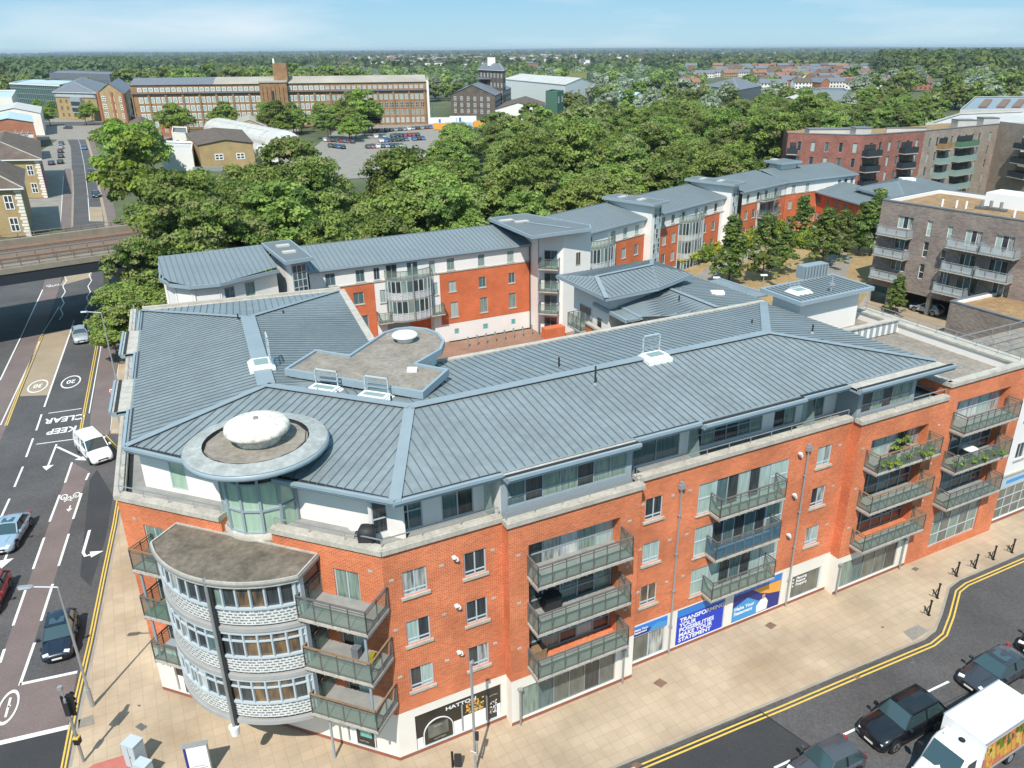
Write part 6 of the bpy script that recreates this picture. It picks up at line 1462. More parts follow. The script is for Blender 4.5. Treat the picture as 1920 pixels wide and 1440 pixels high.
def bldg(name, label, cat, px, z, wall, roof, wins=None, par=.5, group=None, rooftype='flat', rise=2.5, base=0, wmats=('pane_dark',), fr='clean_white', coords=None, over=.3):
    """px: corner pixels of the roof edge at height z. wins: {edge: (first, step, w, h, [z...])}"""
    P = coords or [at2(x, y, z) for x, y in px]; P = ccw(P); n = len(P)
    c = (sum(p[0] for p in P) / n, sum(p[1] for p in P) / n)
    t = thing(name, label, cat, (c[0], c[1], 0), group)
    m = MB()
    for i in range(n): a, b = P[i], P[(i + 1) % n]; m.poly([(a[0], a[1], base), (b[0], b[1], base), (b[0], b[1], z), (a[0], a[1], z)], wall)
    if rooftype == 'gable' and n == 4:
        e0 = (Vector(P[1]) - Vector(P[0])).length; e1 = (Vector(P[2]) - Vector(P[1])).length
        if e0 < e1: P2 = P[1:] + P[:1]
        else: P2 = P
        A, B, C_, D_ = [Vector(p) for p in P2]; r0 = (A + D_) / 2; r1 = (B + C_) / 2
        m.poly([(A.x, A.y, z), (D_.x, D_.y, z), (r0.x, r0.y, z + rise)][::-1], wall); m.poly([(B.x, B.y, z), (C_.x, C_.y, z), (r1.x, r1.y, z + rise)], wall)
        obj('wall', m, t); m = MB(); u = (B - A).normalized() * over; v = (D_ - A).normalized() * over; k = rise * over / max(.1, (A - r0).length)
        def q(p, dz): return (p.x, p.y, dz)
        for (x0, x1, y0, y1, s) in ((A - u - v, B + u - v, r1 + u, r0 - u, 1), (D_ - u + v, C_ + u + v, r1 + u, r0 - u, -1)):
            top = [q(x0, z - k + .05), q(x1, z - k + .05), q(y0, z + rise + .05), q(y1, z + rise + .05)]
            if s < 0: top = top[::-1]
            m.poly(top, roof); m.poly([(a, b, c_ - .12) for a, b, c_ in top][::-1], roof)
        obj('roof', m, t)
    elif rooftype == 'hip' and n == 4:
        obj('wall', m, t); m = MB(); A, B, C_, D_ = [Vector(p) for p in P]
        if (B - A).length < (C_ - B).length: A, B, C_, D_ = B, C_, D_, A
        hw = (D_ - A).length / 2; u = (B - A).normalized(); r0 = (A + D_) / 2 + u * hw * .9; r1 = (B + C_) / 2 - u * hw * .9; o = over
        v = (D_ - A).normalized(); A2, B2, C2, D2 = A - u * o - v * o, B + u * o - v * o, C_ + u * o + v * o, D_ - u * o + v * o
        R0 = (r0.x, r0.y, z + rise); R1_ = (r1.x, r1.y, z + rise); g = lambda p: (p.x, p.y, z)
        for fpts in ([g(A2), g(B2), R1_, R0], [g(B2), g(C2), R1_], [g(C2), g(D2), R0, R1_], [g(D2), g(A2), R0]): m.poly(fpts, roof)
        m.prism([(p.x, p.y) for p in (A2, B2, C2, D2)], z - .25, z - .01, 'clean_white')
        for a, b in ((A2, R0), (B2, R1_), (C2, R1_), (D2, R0)): m.bar(g(a) if not isinstance(a, tuple) else a, b, .25, .12, 'stone_coping')
        obj('roof', m, t)
    else:
        obj('wall', m, t); m = MB(); m.poly([(p[0], p[1], z - .3) for p in inset(P, .3)], roof)
        kerbed(m, P, z - .02, .3, par, wall if par > .4 else 'pale_sheet'); obj('roof', m, t)
    cnt = 0
    for e, (s0, st, w, h, zz) in (wins or {}).items():
        f = Fr(P[e], P[(e + 1) % n]); s = s0
        while s < f.L - w - .4:
            for z_ in zz: put_window(t, f, s, z_, w, h, wmats[cnt % len(wmats)], fr); cnt += 1
            s += st
    return t, P
# --- long yellow brick factory, four and five storeys
FZ = 19.0
fq0 = Vector(at2(243, 160, FZ)); fq1 = Vector(at2(799, 153, FZ)); f = Fr(fq0, fq1)
fac = thing('factory', 'very long yellow brick factory with rows of pale windows and a square central tower', 'factory', (fq0.x, fq0.y, 0))
LF_ = f.L; dep = 17
m = MB(); facade(m, f, 0, LF_, 0, FZ, [], 'factory_brick')
for k in range(int(LF_ / 7.2) + 1): fbox(m, f, k * 7.2 - .45 if k else 0, k * 7.2 + .45, 0, .5, 0, FZ - 3.6, 'factory_brick')
m.poly([f(0, 0, 0), f(0, -dep, 0), f(0, -dep, FZ), f(0, 0, FZ)][::-1], 'factory_brick'); m.poly([f(0, -dep, 0), f(LF_, -dep, 0), f(LF_, -dep, FZ), f(0, -dep, FZ)], 'factory_brick')
fbox(m, f, 0, LF_, 0, .9, FZ - 3.7, FZ - 3.3, 'slate'); obj('wall', m, fac)
m = MB()
sA = LF_ * .27
for a, b, mm_ in ((0, sA, 'slate'), (sA, LF_, 'factory_roof')):
    for p, q in (((.6, 0), (3.4, -dep / 2)), ((3.4, -dep / 2), (.6, -dep))):
        m.poly([f(a, p[1] + (.5 if p[1] == 0 else 0), FZ + p[0] - .6), f(b, p[1] + (.5 if p[1] == 0 else 0), FZ + p[0] - .6), f(b, q[1], FZ + q[0] - .6), f(a, q[1], FZ + q[0] - .6)], mm_)
obj('roof', m, fac)
m = MB(); fe = Fr(f.xy(LF_, .9), f.xy(LF_, -dep)); 
m.prism([f.xy(LF_, 1), f.xy(LF_ + 1, 1), f.xy(LF_ + 1, -dep), f.xy(LF_, -dep)], 0, FZ, 'render_white'); m.poly([f(LF_ + 1, .9, FZ), f(LF_ + 1, -dep, FZ), f(LF_ + 1, -dep / 2, FZ + 3.3)], 'render_white'); m.poly([f(LF_, .9, FZ), f(LF_, -dep, FZ), f(LF_, -dep / 2, FZ + 3.3)][::-1], 'render_white')
obj('gable_wall', m, fac)
fe = Fr(f.xy(LF_ + 1, 1), f.xy(LF_ + 1, -dep))
for s in (7.0, 12.0):
    for z in (1.5, 5, 8.5, 12, 15.5): put_window(fac, fe, s, z, 1.6, 2.2, 'pane_dark')
m = MB()
for k in range(5):
    z = 1.2 + 3.6 * k; fbox(m, fe, .8, 5.0, .02, 1.6, z, z + .12, 'deep_navy'); m.bar(fe(1, 1.6, z + .1), fe(4.8, 1.6, z + 3.0), .15, .15, 'slate'); fbox(m, fe, .8, 5, 1.5, 1.6, z + .9, z + 1.0, 'slate')
obj('fire_escape', m, fac)
# the nearest windows are parts; the rest of the grid is one mesh
cnt = 0; rest = MB(); s = LF_ - 3.2
while s > 2:
    for z, h in ((1.0, 2.4), (4.4, 2.4), (7.8, 2.4), (11.3, 2.5), (FZ - 2.9, 1.7)):
        if abs(s / LF_ - .47) < .035: continue
        if cnt < 98: put_window(fac, f, s, z, 1.75, h, ['pane_white', 'pane_pale', 'pane_curtain', 'pane_white', 'pane_dark'][(cnt * 7) % 5], 'stone_coping')
        else:
            fbox(rest, f, s, s + 1.75, .01, .06, z, z + h, 'clean_white'); fbox(rest, f, s + .2, s + 1.55, .06, .07, z + .2, z + h - .2, 'pane_pale')
        cnt += 1
    s -= 2.4 if int((LF_ - s) / 2.4) % 3 else 2.4
o = obj('windows_beyond', rest, fac); o['kind'] = 'stuff'
m = MB(); c_ = LF_ * .47
fbox(m, f, c_ - 6, c_ + 6, 0, 2.5, 0, FZ + .5, 'factory_brick'); fbox(m, f, c_ - 6.3, c_ + 6.3, -.3, 2.9, FZ + .5, FZ + 1.3, 'stone_coping'); fbox(m, f, c_ + .5, c_ + 6.5, -7, -.4, FZ, FZ + 8.5, 'factory_brick')
for k in range(6): fbox(m, f, c_ - 5.2 + k * 1.8, c_ - 4.7 + k * 1.8, 2.5, 3.0, 2, FZ - 1, 'factory_brick')
fbox(m, f, c_ - .8, c_ + .8, 2.5, 2.6, 4, FZ - 3, 'pane_dark'); fbox(m, f, c_ + .3, c_ + 1.1, -5, -4.2, FZ + 8.5, FZ + 10.5, 'clean_white'); obj('tower', m, fac)
# --- dark brick mill with tower, white shed, tank
t, P = bldg('mill', 'soot dark brick mill with many small windows beside the white gabled factory end', 'mill', [(845, 177), (928, 179), (958, 164), (872, 163)], 10.5, 'dark_factory_brick', 'slate', {0: (2, 4.2, 1.5, 2.0, (1.2, 4.4, 7.6)), 1: (2, 4.6, 1.5, 2.0, (4.4, 7.6))}, rooftype='gable', rise=5)
tz = 22.0
t, P = bldg('mill_tower', 'tall dark mill tower with overhanging hipped top and white lantern', 'tower', None, tz, 'dark_factory_brick', 'slate', {0: (3, 4.5, 1.6, 2.2, (4, 9, 13, 18)), 1: (3, 4.5, 1.6, 2.2, (9, 13, 18))}, rooftype='hip', rise=3.5, coords=[at2(897, 130, tz), at2(943, 132, tz), (at2(943, 132, tz)[0] + 1, at2(943, 132, tz)[1] + 14), (at2(897, 130, tz)[0] + 1, at2(897, 130, tz)[1] + 14)], over=1.2)
cx_ = sum(p[0] for p in P) / 4; cy_ = sum(p[1] for p in P) / 4; m = MB(); m.box(cx_ - 2.2, cx_ + 2.2, cy_ - 2.2, cy_ + 2.2, tz + 2, tz + 6.5, 'clean_white'); obj('lantern', m, t)
m = MB(); m.box(P[0][0] - .5, P[1][0] + .5, P[0][1] - .6, P[2][1], 17.0, 17.6, 'slate'); obj('string_course', m, t)
bldg('warehouse', 'long white metal clad warehouse behind the trees right of the mill tower', 'warehouse', [(942, 148), (1060, 159), (1117, 153), (1012, 145)], 13, 'clean_white', 'pale_sheet', {1: (8, 12, 4, 4, (6,))}, rooftype='gable', rise=3, wmats=('slate',))
bldg('green_silo', 'dark green square cladded silo in front of the white warehouse', 'silo', [(1023, 172), (1045, 174), (1057, 171), (1035, 169)], 13, 'green_paint', 'green_paint', {1: (2, 9, 3, 3, (8,))}, wmats=('slate',))
t, P = bldg('storage_tank', 'olive yellow storage tank rising behind the white warehouse roof', 'tank', [(1067, 137), (1100, 138), (1107, 136), (1075, 135)], 15, 'olive_tank', 'olive_tank')
bldg('tiled_shed', 'low shed with patched brown roof in front of the white warehouse', 'shed', [(928, 205), (1015, 204), (1022, 192), (950, 190)], 6, 'render_white', 'roof_tiles_brown', rooftype='gable', rise=3)
for i, (x, y, m_, lb) in enumerate([(830, 222, 'clean_white', 'white site cabin nearest the white factory gable'), (868, 219, 'clean_white', 'white site cabin with pale blue door right of its twin'), (840, 232, 'orange_panel', 'orange shipping container left of the line by the trees'), (925, 228, 'orange_panel', 'orange shipping container standing alone amid the trees'), (860, 231, 'pale_blue_sheet', 'pale blue shipping container between the cabins and orange containers')]):
    p = at(x, y, 2.6); t = thing('site_cabin' if i < 2 else 'shipping_container', lb, 'cabin' if i < 2 else 'container', (p.x, p.y, 0), 'cabins and containers by the car park')
    m = MB(); w = 6.5 if i != 3 else 9; m.box(p.x - w, p.x + w, p.y, p.y + 3, 0.15, 2.8, m_)
    for k in range(int(w * 2)): m.box(p.x - w + k + .1, p.x - w + k + .3, p.y - .06, p.y, .3, 2.6, m_)
    obj('body', m, t); m = MB(); m.box(p.x - w * .3, p.x - w * .3 + 1, p.y - .1, p.y - .02, .2, 2.3, 'mid_blue' if i < 2 else m_); obj('door', m, t)
bldg('low_shed', 'low pale roofed shed among trees beyond the wood', 'shed', [(1125, 182), (1180, 186), (1218, 182), (1165, 176)], 7, 'render_white', 'pale_blue_sheet', rooftype='gable', rise=3)
bldg('black_pavilion', 'black hipped roof pavilion standing among trees on the right', 'pavilion', [(1325, 160), (1385, 168), (1428, 160), (1370, 153)], 8, 'slate', 'slate', rooftype='hip', rise=5)
bldg('pale_blue_shed', 'pale blue roofed shed left of the black hipped pavilion', 'shed', [(1235, 172), (1290, 178), (1328, 168), (1270, 163)], 7, 'render_white', 'pale_blue_sheet', rooftype='gable', rise=3)
bldg('brick_depot', 'small pink brick depot with a pale roller door beside bare earth', 'depot', [(1460, 190), (1498, 192), (1515, 186), (1470, 184)], 9, 'bright_red_brick', 'pale_sheet', {0: (4, 20, 5, 5, (.5,))}, wmats=('pale_sheet',), rooftype='gable', rise=2)
bldg('long_shed', 'long grey flat roofed shed behind the brick depot', 'shed', [(1498, 170), (1590, 172), (1582, 166), (1500, 165)], 7, 'frame_grey', 'slate')
# --- left: glass offices, yellow and red brick blocks
t, P = bldg('glass_offices', 'green glazed office block with stepped white roof at the far left', 'offices', [(18, 156), (112, 160), (150, 151), (60, 148)], 13.2, 'green_glass', 'pale_blue_sheet')
m = MB(); f = Fr(P[0], P[1])
for k in range(1, 4): fbox(m, f, 0, f.L, 0, .3, k * 3.4, k * 3.4 + .25, 'frame_grey')
for k in range(int(f.L / 3)): fbox(m, f, k * 3, k * 3 + .18, 0, .2, 0, 13, 'frame_grey')
fbox(m, f, 0, f.L, 0, .5, 12.6, 13.5, 'clean_white'); obj('glazing_bars', m, t)
t, P = bldg('yellow_offices', 'yellow brick office block with dark hipped roof at the road junction', 'offices', [(101, 172), (178, 174), (196, 158), (125, 157)], 13.5, 'yellow_brick', 'slate', {0: (3, 4.6, 1.8, 1.9, (1.2, 4.6, 8)), 1: (4, 5, 1.8, 1.9, (1.2, 4.6, 8))}, rooftype='hip', rise=4.5, over=1.5, fr='yellow_brick')
f = Fr(P[0], P[1]); m = MB(); fbox(m, f, 0, f.L, -.1, .3, 10.9, 13.2, 'frame_grey'); fbox(m, f, f.L * .42, f.L * .66, .02, 1.4, 3.4, 10.9, 'frame_grey'); 
for z in (4, 7): fbox(m, f, f.L * .43, f.L * .65, 1.4, 1.5, z, z + 2, 'pane_dark')
fbox(m, f, f.L * .05, f.L * .95, .3, .35, 11.2, 12.5, 'pane_white'); obj('glazed_bay', m, t)
t, P = bldg('red_offices', 'red and yellow brick gabled offices with tall piers right of the yellow office block', 'offices', [(183, 174), (232, 176), (247, 162), (205, 160)], 15.5, 'yellow_brick', 'slate', {0: (2.5, 7.0, 3.0, 2.2, (1.2, 4.9, 8.6, 12)), 1: (3, 5.5, 2, 2, (5, 9))}, rooftype='gable', rise=4)
f = Fr(P[0], P[1]); m = MB()
for s in (0, f.L * .52, f.L - 1.4): fbox(m, f, s, s + 1.4, 0, .7, 0, 16, 'bright_red_brick')
obj('brick_pier', m, t)
bldg('glass_link', 'glass roofed link building with open steps between the red offices and factory', 'link building', [(233, 185), (258, 186), (262, 178), (240, 177)], 11, 'green_glass', 'frame_grey')
bldg('dark_long_block', 'dark long low block with red base behind the glazed offices', 'offices', [(92, 137), (205, 140), (228, 135), (110, 131)], 15, 'slate', 'slate', {0: (3, 5, 3, 3, (8,))}, wmats=('pane_teal',), fr='slate')
# street on the left beyond the bridge
t, P = bldg('shop_row', 'orange brick shop row with grey sheet roof left of the far street', 'shops', [(-30, 231), (62, 229), (58, 216), (-20, 217)], 9, 'bright_red_brick', 'pale_blue_sheet', {}, rooftype='gable', rise=1.5)
t, P = bldg('flat_shop', 'flat white roofed shop with pipes and vents on its roof', 'shop', [(-30, 263), (66, 261), (64, 250), (-25, 251)], 6.5, 'bright_red_brick', 'pale_sheet', {})
for k, (x, y) in enumerate([(8, 258), (20, 256), (33, 255), (44, 258)]):
    p = at(x, y, 6.5); m = MB(); m.box(p.x - .8, p.x + .8, p.y - .6, p.y + .6, 6.2, 7.3, 'galvanised'); m.tube((p.x + 1, p.y, 6.5), (p.x + 2, p.y + .5, 8.4), .25, 'steel_mid', 8); obj('air_duct', m, t)
bldg('arched_roof_store', 'store with blue edged curved white roof at the far left of the junction', 'store', [(-20, 212), (75, 212), (78, 200), (-10, 200)], 9, 'warm_white', 'pale_sheet', {1: (2, 5, 3, 3, (3,))}, rooftype='gable', rise=2, wmats=('mid_blue',))
bldg('white_store', 'pale flat store at the left edge in front of the glazed offices', 'store', [(-40, 182), (22, 184), (30, 170), (-40, 170)], 10, 'warm_white', 'pale_blue_sheet')
hz = 9.2
t, P = bldg('brick_villa', 'old yellow brick villa with brown tiled hipped roof and pink banner on its side', 'house', None, hz, 'yellow_brick', 'roof_tiles_brown', {}, rooftype='hip', rise=3.4, coords=[at2(-60, 300, hz), at2(72, 298, hz), at2(70, 264, hz), at2(-40, 266, hz)], over=.8)
f = Fr(P[0], P[1])
for s in [f.L - 3.2, f.L - 8.0, f.L - 13]:
    for z in (1.2, 5.4): put_window(t, f, s, z, 1.5, 2.4, 'pane_dark')
fs2 = Fr(P[1], P[2])
for s in (2, 7, 12):
    for z in (1.2, 5.4): put_window(t, fs2, s, z, 1.5, 2.4, 'pane_dark')
m = MB(); 
for k in range(14): fbox(m, f, f.L - .9 - (.25 if k % 2 else 0), f.L + .03, -.02, .06, k * .64, k * .64 + .5, 'warm_white')
for k in range(14): fbox(m, fs2, -.03, .9 + (.25 if k % 2 else 0), -.02, .06, k * .64, k * .64 + .5, 'warm_white')
obj('quoins', m, t); m = MB(); fbox(m, fs2, 2.0, 3.6, .1, .3, 2.0, 7.6, 'pink_banner'); obj('banner', m, t)
t, P = bldg('brick_villa', 'near wing of yellow brick villa with white quoins and sash windows beside the railway', 'house', None, hz, 'yellow_brick', 'roof_tiles_brown', {}, rooftype='hip', rise=3.4, coords=[at2(-90, 356, hz), at2(36, 352, hz), at2(40, 318, hz), at2(-60, 322, hz)], over=.8)
f = Fr(P[0], P[1])
for s in (f.L - 3.2, f.L - 7.4, f.L - 11.6):
    for z in (1.0, 5.2): put_window(t, f, s, z, 1.6, 2.7, 'pane_dark')
m = MB(); fs2 = Fr(P[1], P[2])
for k in range(14): fbox(m, f, f.L - .9 - (.25 if k % 2 else 0), f.L + .03, -.02, .06, k * .64, k * .64 + .5, 'warm_white')
for k in range(14): fbox(m, fs2, -.03, .9 + (.25 if k % 2 else 0), -.02, .06, k * .64, k * .64 + .5, 'warm_white')
obj('quoins', m, t)
# sheds in the middle left
bldg('brick_works', 'brown roofed brick works with black band and red sign among the trees', 'works', [(372, 272), (474, 268), (452, 243), (348, 250)], 7.5, 'yellow_brick', 'roof_tiles_brown', {0: (4, 6, 2.4, 1.8, (3,))}, rooftype='gable', rise=1.2)
t, P = bldg('white_yard_building', 'white flat roofed yard building left of the brick works', 'shed', [(300, 280), (360, 283), (362, 268), (298, 266)], 6, 'clean_white', 'pale_sheet')
p0 = at(380, 232, 5); p1 = at(495, 258, 5); f = Fr(p0, p1); t = thing('barrel_roof_shed', 'long white barrel roofed shed behind the brick works', 'shed', (p0.x, p0.y, 0)); m = MB(); n = 12; R_w = 6.5
for k in range(n):
    a0 = math.pi * k / n; a1 = math.pi * (k + 1) / n
    m.poly([f(0, -R_w + R_w * math.cos(a0), 2.5 + 4.5 * math.sin(a0)), f(f.L, -R_w + R_w * math.cos(a0), 2.5 + 4.5 * math.sin(a0)), f(f.L, -R_w + R_w * math.cos(a1), 2.5 + 4.5 * math.sin(a1)), f(0, -R_w + R_w * math.cos(a1), 2.5 + 4.5 * math.sin(a1))], 'pale_sheet')
    m.bar(f(k * f.L / n, -R_w * .3, 6.7), f(k * f.L / n, -R_w * 1.6, 6.7), .2, .15, 'stone_coping')
obj('roof', m, t); m = MB(); m.poly([f(f.L, -R_w + R_w * math.cos(math.pi * k / n), 2.5 + 4.5 * math.sin(math.pi * k / n)) for k in range(n + 1)], 'clean_white'); fbox(m, f, 0, f.L, -.1, 0, 0, 2.5, 'clean_white'); obj('wall', m, t)
bldg('long_white_shed', 'long low white roofed shed in front of the red offices', 'shed', [(220, 220), (302, 221), (300, 208), (218, 208)], 4, 'frame_grey', 'pale_sheet', {0: (3, 6, 3, 1.8, (1.5,))})
bldg('long_white_shed', 'low white roofed shed between the trees left of the factory tower', 'shed', [(362, 214), (443, 216), (444, 206), (366, 205)], 5, 'yellow_brick', 'pale_sheet')
for i, (q, z, w_, r_, ty, lb) in enumerate([
    ([(240, 238), (290, 240), (288, 228), (244, 227)], 6, 'yellow_brick', 'roof_tiles_brown', 'gable', 'small brown roofed building between the lime trees and the long low shed'),
    ([(322, 250), (352, 252), (350, 240), (324, 239)], 5, 'warm_white', 'slate', 'flat', 'small dark flat roofed office left of the brick works'),
    ([(440, 232), (500, 238), (492, 226), (446, 222)], 5, 'yellow_brick', 'factory_roof', 'gable', 'low yellow brick workshop behind the curved white shed'),
    ([(500, 262), (560, 268), (556, 258), (505, 253)], 4, 'yellow_brick', 'pale_sheet', 'flat', 'low yellow brick store at the end of the curved white shed'),
    ([(480, 283), (520, 286), (518, 277), (484, 275)], 4, 'clean_white', 'pale_sheet', 'flat', 'low white hut beside the brick works yard'),
    ([(300, 232), (345, 233), (342, 224), (305, 223)], 5, 'bright_red_brick', 'slate', 'gable', 'red brick outbuilding in front of the red offices')]):
    bldg('outbuilding', lb, 'outbuilding', q, z, w_, r_, {0: (2, 4.5, 1.6, 1.4, (1.6,))}, rooftype=ty, rise=2)
# right edge: big white sheet roofs of an industrial estate
t, P = bldg('industrial_shed', 'huge pale industrial shed roof at the right edge beyond the far apartments', 'warehouse', [(1735, 234), (1940, 232), (1960, 208), (1800, 214)], 9, 'pale_sheet', 'pale_sheet')
t, P = bldg('industrial_shed', 'grey sheet roofed industrial shed with ribbed rooflights at the right edge', 'warehouse', [(1800, 207), (1950, 204), (1960, 181), (1828, 182)], 10, 'pale_sheet', 'zinc_flashing', par=.3)
for x in (1842, 1876, 1905):
    a = at(x, 201, 10); b = at(x + 12, 187, 10); m = MB(); m.bar((a.x, a.y, 10.1), (b.x, b.y, 10.1), 3.0, .5, 'rust_steel'); obj('rooflight', m, t)

# ================================================================ houses far off
def make_house(w, d, h, rise, wall, roof, variant):
    t = lthing('house', '', 'house'); f = Fr((-w / 2, -d / 2), (w / 2, -d / 2)); m = MB()
    m.prism([(-w / 2, -d / 2), (w / 2, -d / 2), (w / 2, d / 2), (-w / 2, d / 2)], 0, h, wall)
    m.poly([(w / 2, -d / 2, h), (w / 2, d / 2, h), (w / 2, 0, h + rise)], wall); m.poly([(-w / 2, -d / 2, h), (-w / 2, d / 2, h), (-w / 2, 0, h + rise)][::-1], wall)
    obj('wall', m, t); m = MB(); o = .4
    m.poly([(-w / 2 - o, -d / 2 - o, h - .2), (w / 2 + o, -d / 2 - o, h - .2), (w / 2 + o, 0, h + rise + .1), (-w / 2 - o, 0, h + rise + .1)], roof)
    m.poly([(-w / 2 - o, d / 2 + o, h - .2), (w / 2 + o, d / 2 + o, h - .2), (w / 2 + o, 0, h + rise + .1), (-w / 2 - o, 0, h + rise + .1)][::-1], roof)
    ro = obj('roof', m, t); m = MB(); m.box(w * .3, w * .3 + .9, -.5, .5, h + rise - .6, h + rise + 1.6, 'bright_red_brick'); obj('chimney', m, ro)
    m = MB(); n = max(2, int(w / 3))
    for k in range(n):
        for z in (.9, 3.6): 
            if z + 1.2 < h + .2: fbox(m, f, (k + .3) * w / n, (k + .3) * w / n + 1.4, .0, .05, z, z + 1.3, 'pane_dark')
    obj('windows', m, t); return t
kinds = [(make_house(16, 8, 5.4, 3.2, 'render_white', 'roof_tiles_brown', 0), 'white rendered house with brown roof'), (make_house(14, 8, 5.4, 3.4, 'bright_red_brick', 'roof_tiles_brown', 1), 'red brick house with brown roof'),
         (make_house(24, 8.5, 5.4, 3.0, 'warm_white', 'slate', 2), 'cream terrace with slate roof'), (make_house(20, 8, 5.4, 3.2, 'bright_red_brick', 'slate', 3), 'red brick terrace with slate roof'), (make_house(18, 9, 5.6, 3.2, 'yellow_brick', 'terracotta', 4), 'buff house with orange tiled roof')]
rh = random.Random(21); used = set(); houses = []
spots = []
for row in range(9):
    ypx = 108 + row * 7.3
    x = 1290 + (6 if row % 2 else 0)
    while x < 1735:
        if (x < 1500 or ypx < 172) and not (1310 < x < 1440 and ypx > 150) and rh.random() < (.97 if x > 1420 else .75): spots.append((x, ypx + rh.uniform(-2, 2)))
        x += rh.uniform(13, 26) * (.55 + row * .09)
spots += [(x, y) for x, y in ((1180, 112), (1230, 116), (1150, 108), (1060, 112), (800, 112), (760, 108), (1880, 120), (1850, 112), (1280, 118), (710, 112), (690, 107))]
LOC = {0: 'in the nearest row', 1: 'in the middle rows', 2: 'in the farthest rows'}
for i, (x, y) in enumerate(spots[:230]):
    k = rh.randrange(5); o, lb = kinds[k]
    if k in used: o = copy_tree(o)
    used.add(k); p = at(x, y, 0); place(o, (p.x, p.y, 0), math.radians(rh.choice([8, 12, -20, 100, 15])) + rh.uniform(-.1, .1))
    o['label'] = lb + ' in the distant suburb among trees'; o['category'] = 'house'; o['group'] = 'distant houses, ' + lb
# far town near the horizon: too many to count
m = MB(); r_ = random.Random(4)
for k in range(700):
    x = r_.choice([r_.gauss(900, 120), r_.uniform(640, 1500), r_.gauss(860, 60)]); d = r_.uniform(1700, 5200); a = (x - CPX) / FPX; px_, py_ = a * d, d
    w, dd, h = r_.uniform(10, 34), r_.uniform(8, 12), r_.uniform(5, 9); mt_ = r_.choice(['render_white', 'warm_white', 'bright_red_brick', 'render_white', 'terracotta'])
    m.box(px_ - w / 2, px_ + w / 2, py_ - dd / 2, py_ + dd / 2, 0, h, mt_); m.prism([(px_ - w / 2 - .5, py_ - dd / 2 - .5), (px_ + w / 2 + .5, py_ - dd / 2 - .5), (px_ + w / 2 + .5, py_ + dd / 2 + .5), (px_ - w / 2 - .5, py_ + dd / 2 + .5)], h, h + 1.5, r_.choice(['terracotta', 'slate', 'roof_tiles_brown', 'slate', 'pale_sheet']))
o = obj('distant_town', m); tag(o, 'hazy distant town of pale and orange roofs just under the horizon', 'town', kind='stuff')
# ================================================================ vehicles
mat('tyre', (0.018, 0.018, 0.018), rough=.85); mat('alloy', (0.45, 0.46, 0.47), rough=.3, metal=.8); mat('car_glass', (0.035, 0.065, 0.07), rough=.05, spec=.9, coat=1.0)
mat('headlamp', (0.70, 0.72, 0.74), rough=.08, coat=1.0); mat('tail_lamp', (0.40, 0.01, 0.01), rough=.15, coat=1.0); mat('number_plate', (0.75, 0.75, 0.68), rough=.5); mat('yellow_plate', (0.70, 0.55, 0.05), rough=.5); mat('trim_black', (0.015, 0.015, 0.016), rough=.5)
def paint(name, c, metal=.2): return mat('paint_' + name, c, rough=.32, metal=metal, coat=1.0)
for n_, c_ in dict(black=(0.010, 0.011, 0.014), navy=(0.012, 0.018, 0.035), silver=(0.42, 0.44, 0.46), ice_blue=(0.33, 0.45, 0.55), red=(0.35, 0.012, 0.02), white=(0.80, 0.80, 0.80), grey=(0.085, 0.09, 0.10), dark_grey=(0.045, 0.05, 0.06), blue=(0.02, 0.14, 0.42), maroon=(0.09, 0.02, 0.035)).items(): paint(n_, c_, .0 if n_ == 'white' else .25)
def loft(mb, rings, m, smooth=True, cap=True):
    n = len(rings[0]); vs = [p for r in rings for p in r]; fs = []
    for j in range(len(rings) - 1):
        for i in range(n): fs.append((j * n + i, (j + 1) * n + i, (j + 1) * n + (i + 1) % n, j * n + (i + 1) % n))
    mb.raw(vs, fs, m, smooth)
    if cap: mb.raw(rings[0], [tuple(range(n))], m); mb.raw(rings[-1], [tuple(reversed(range(n)))], m)
def ring(x, hw, zb, zt, cr=.03):
    h = [(hw * .80, zb), (hw * .97, zb + .08), (hw, zb + (zt - zb) * .35), (hw * .985, zb + (zt - zb) * .72), (hw * .93, zt - .05), (hw * .80, zt), (hw * .4, zt + cr)]
    return [(x, y, z) for y, z in h] + [(x, 0, zt + cr * 1.2)] + [(x, -y, z) for y, z in reversed(h)]
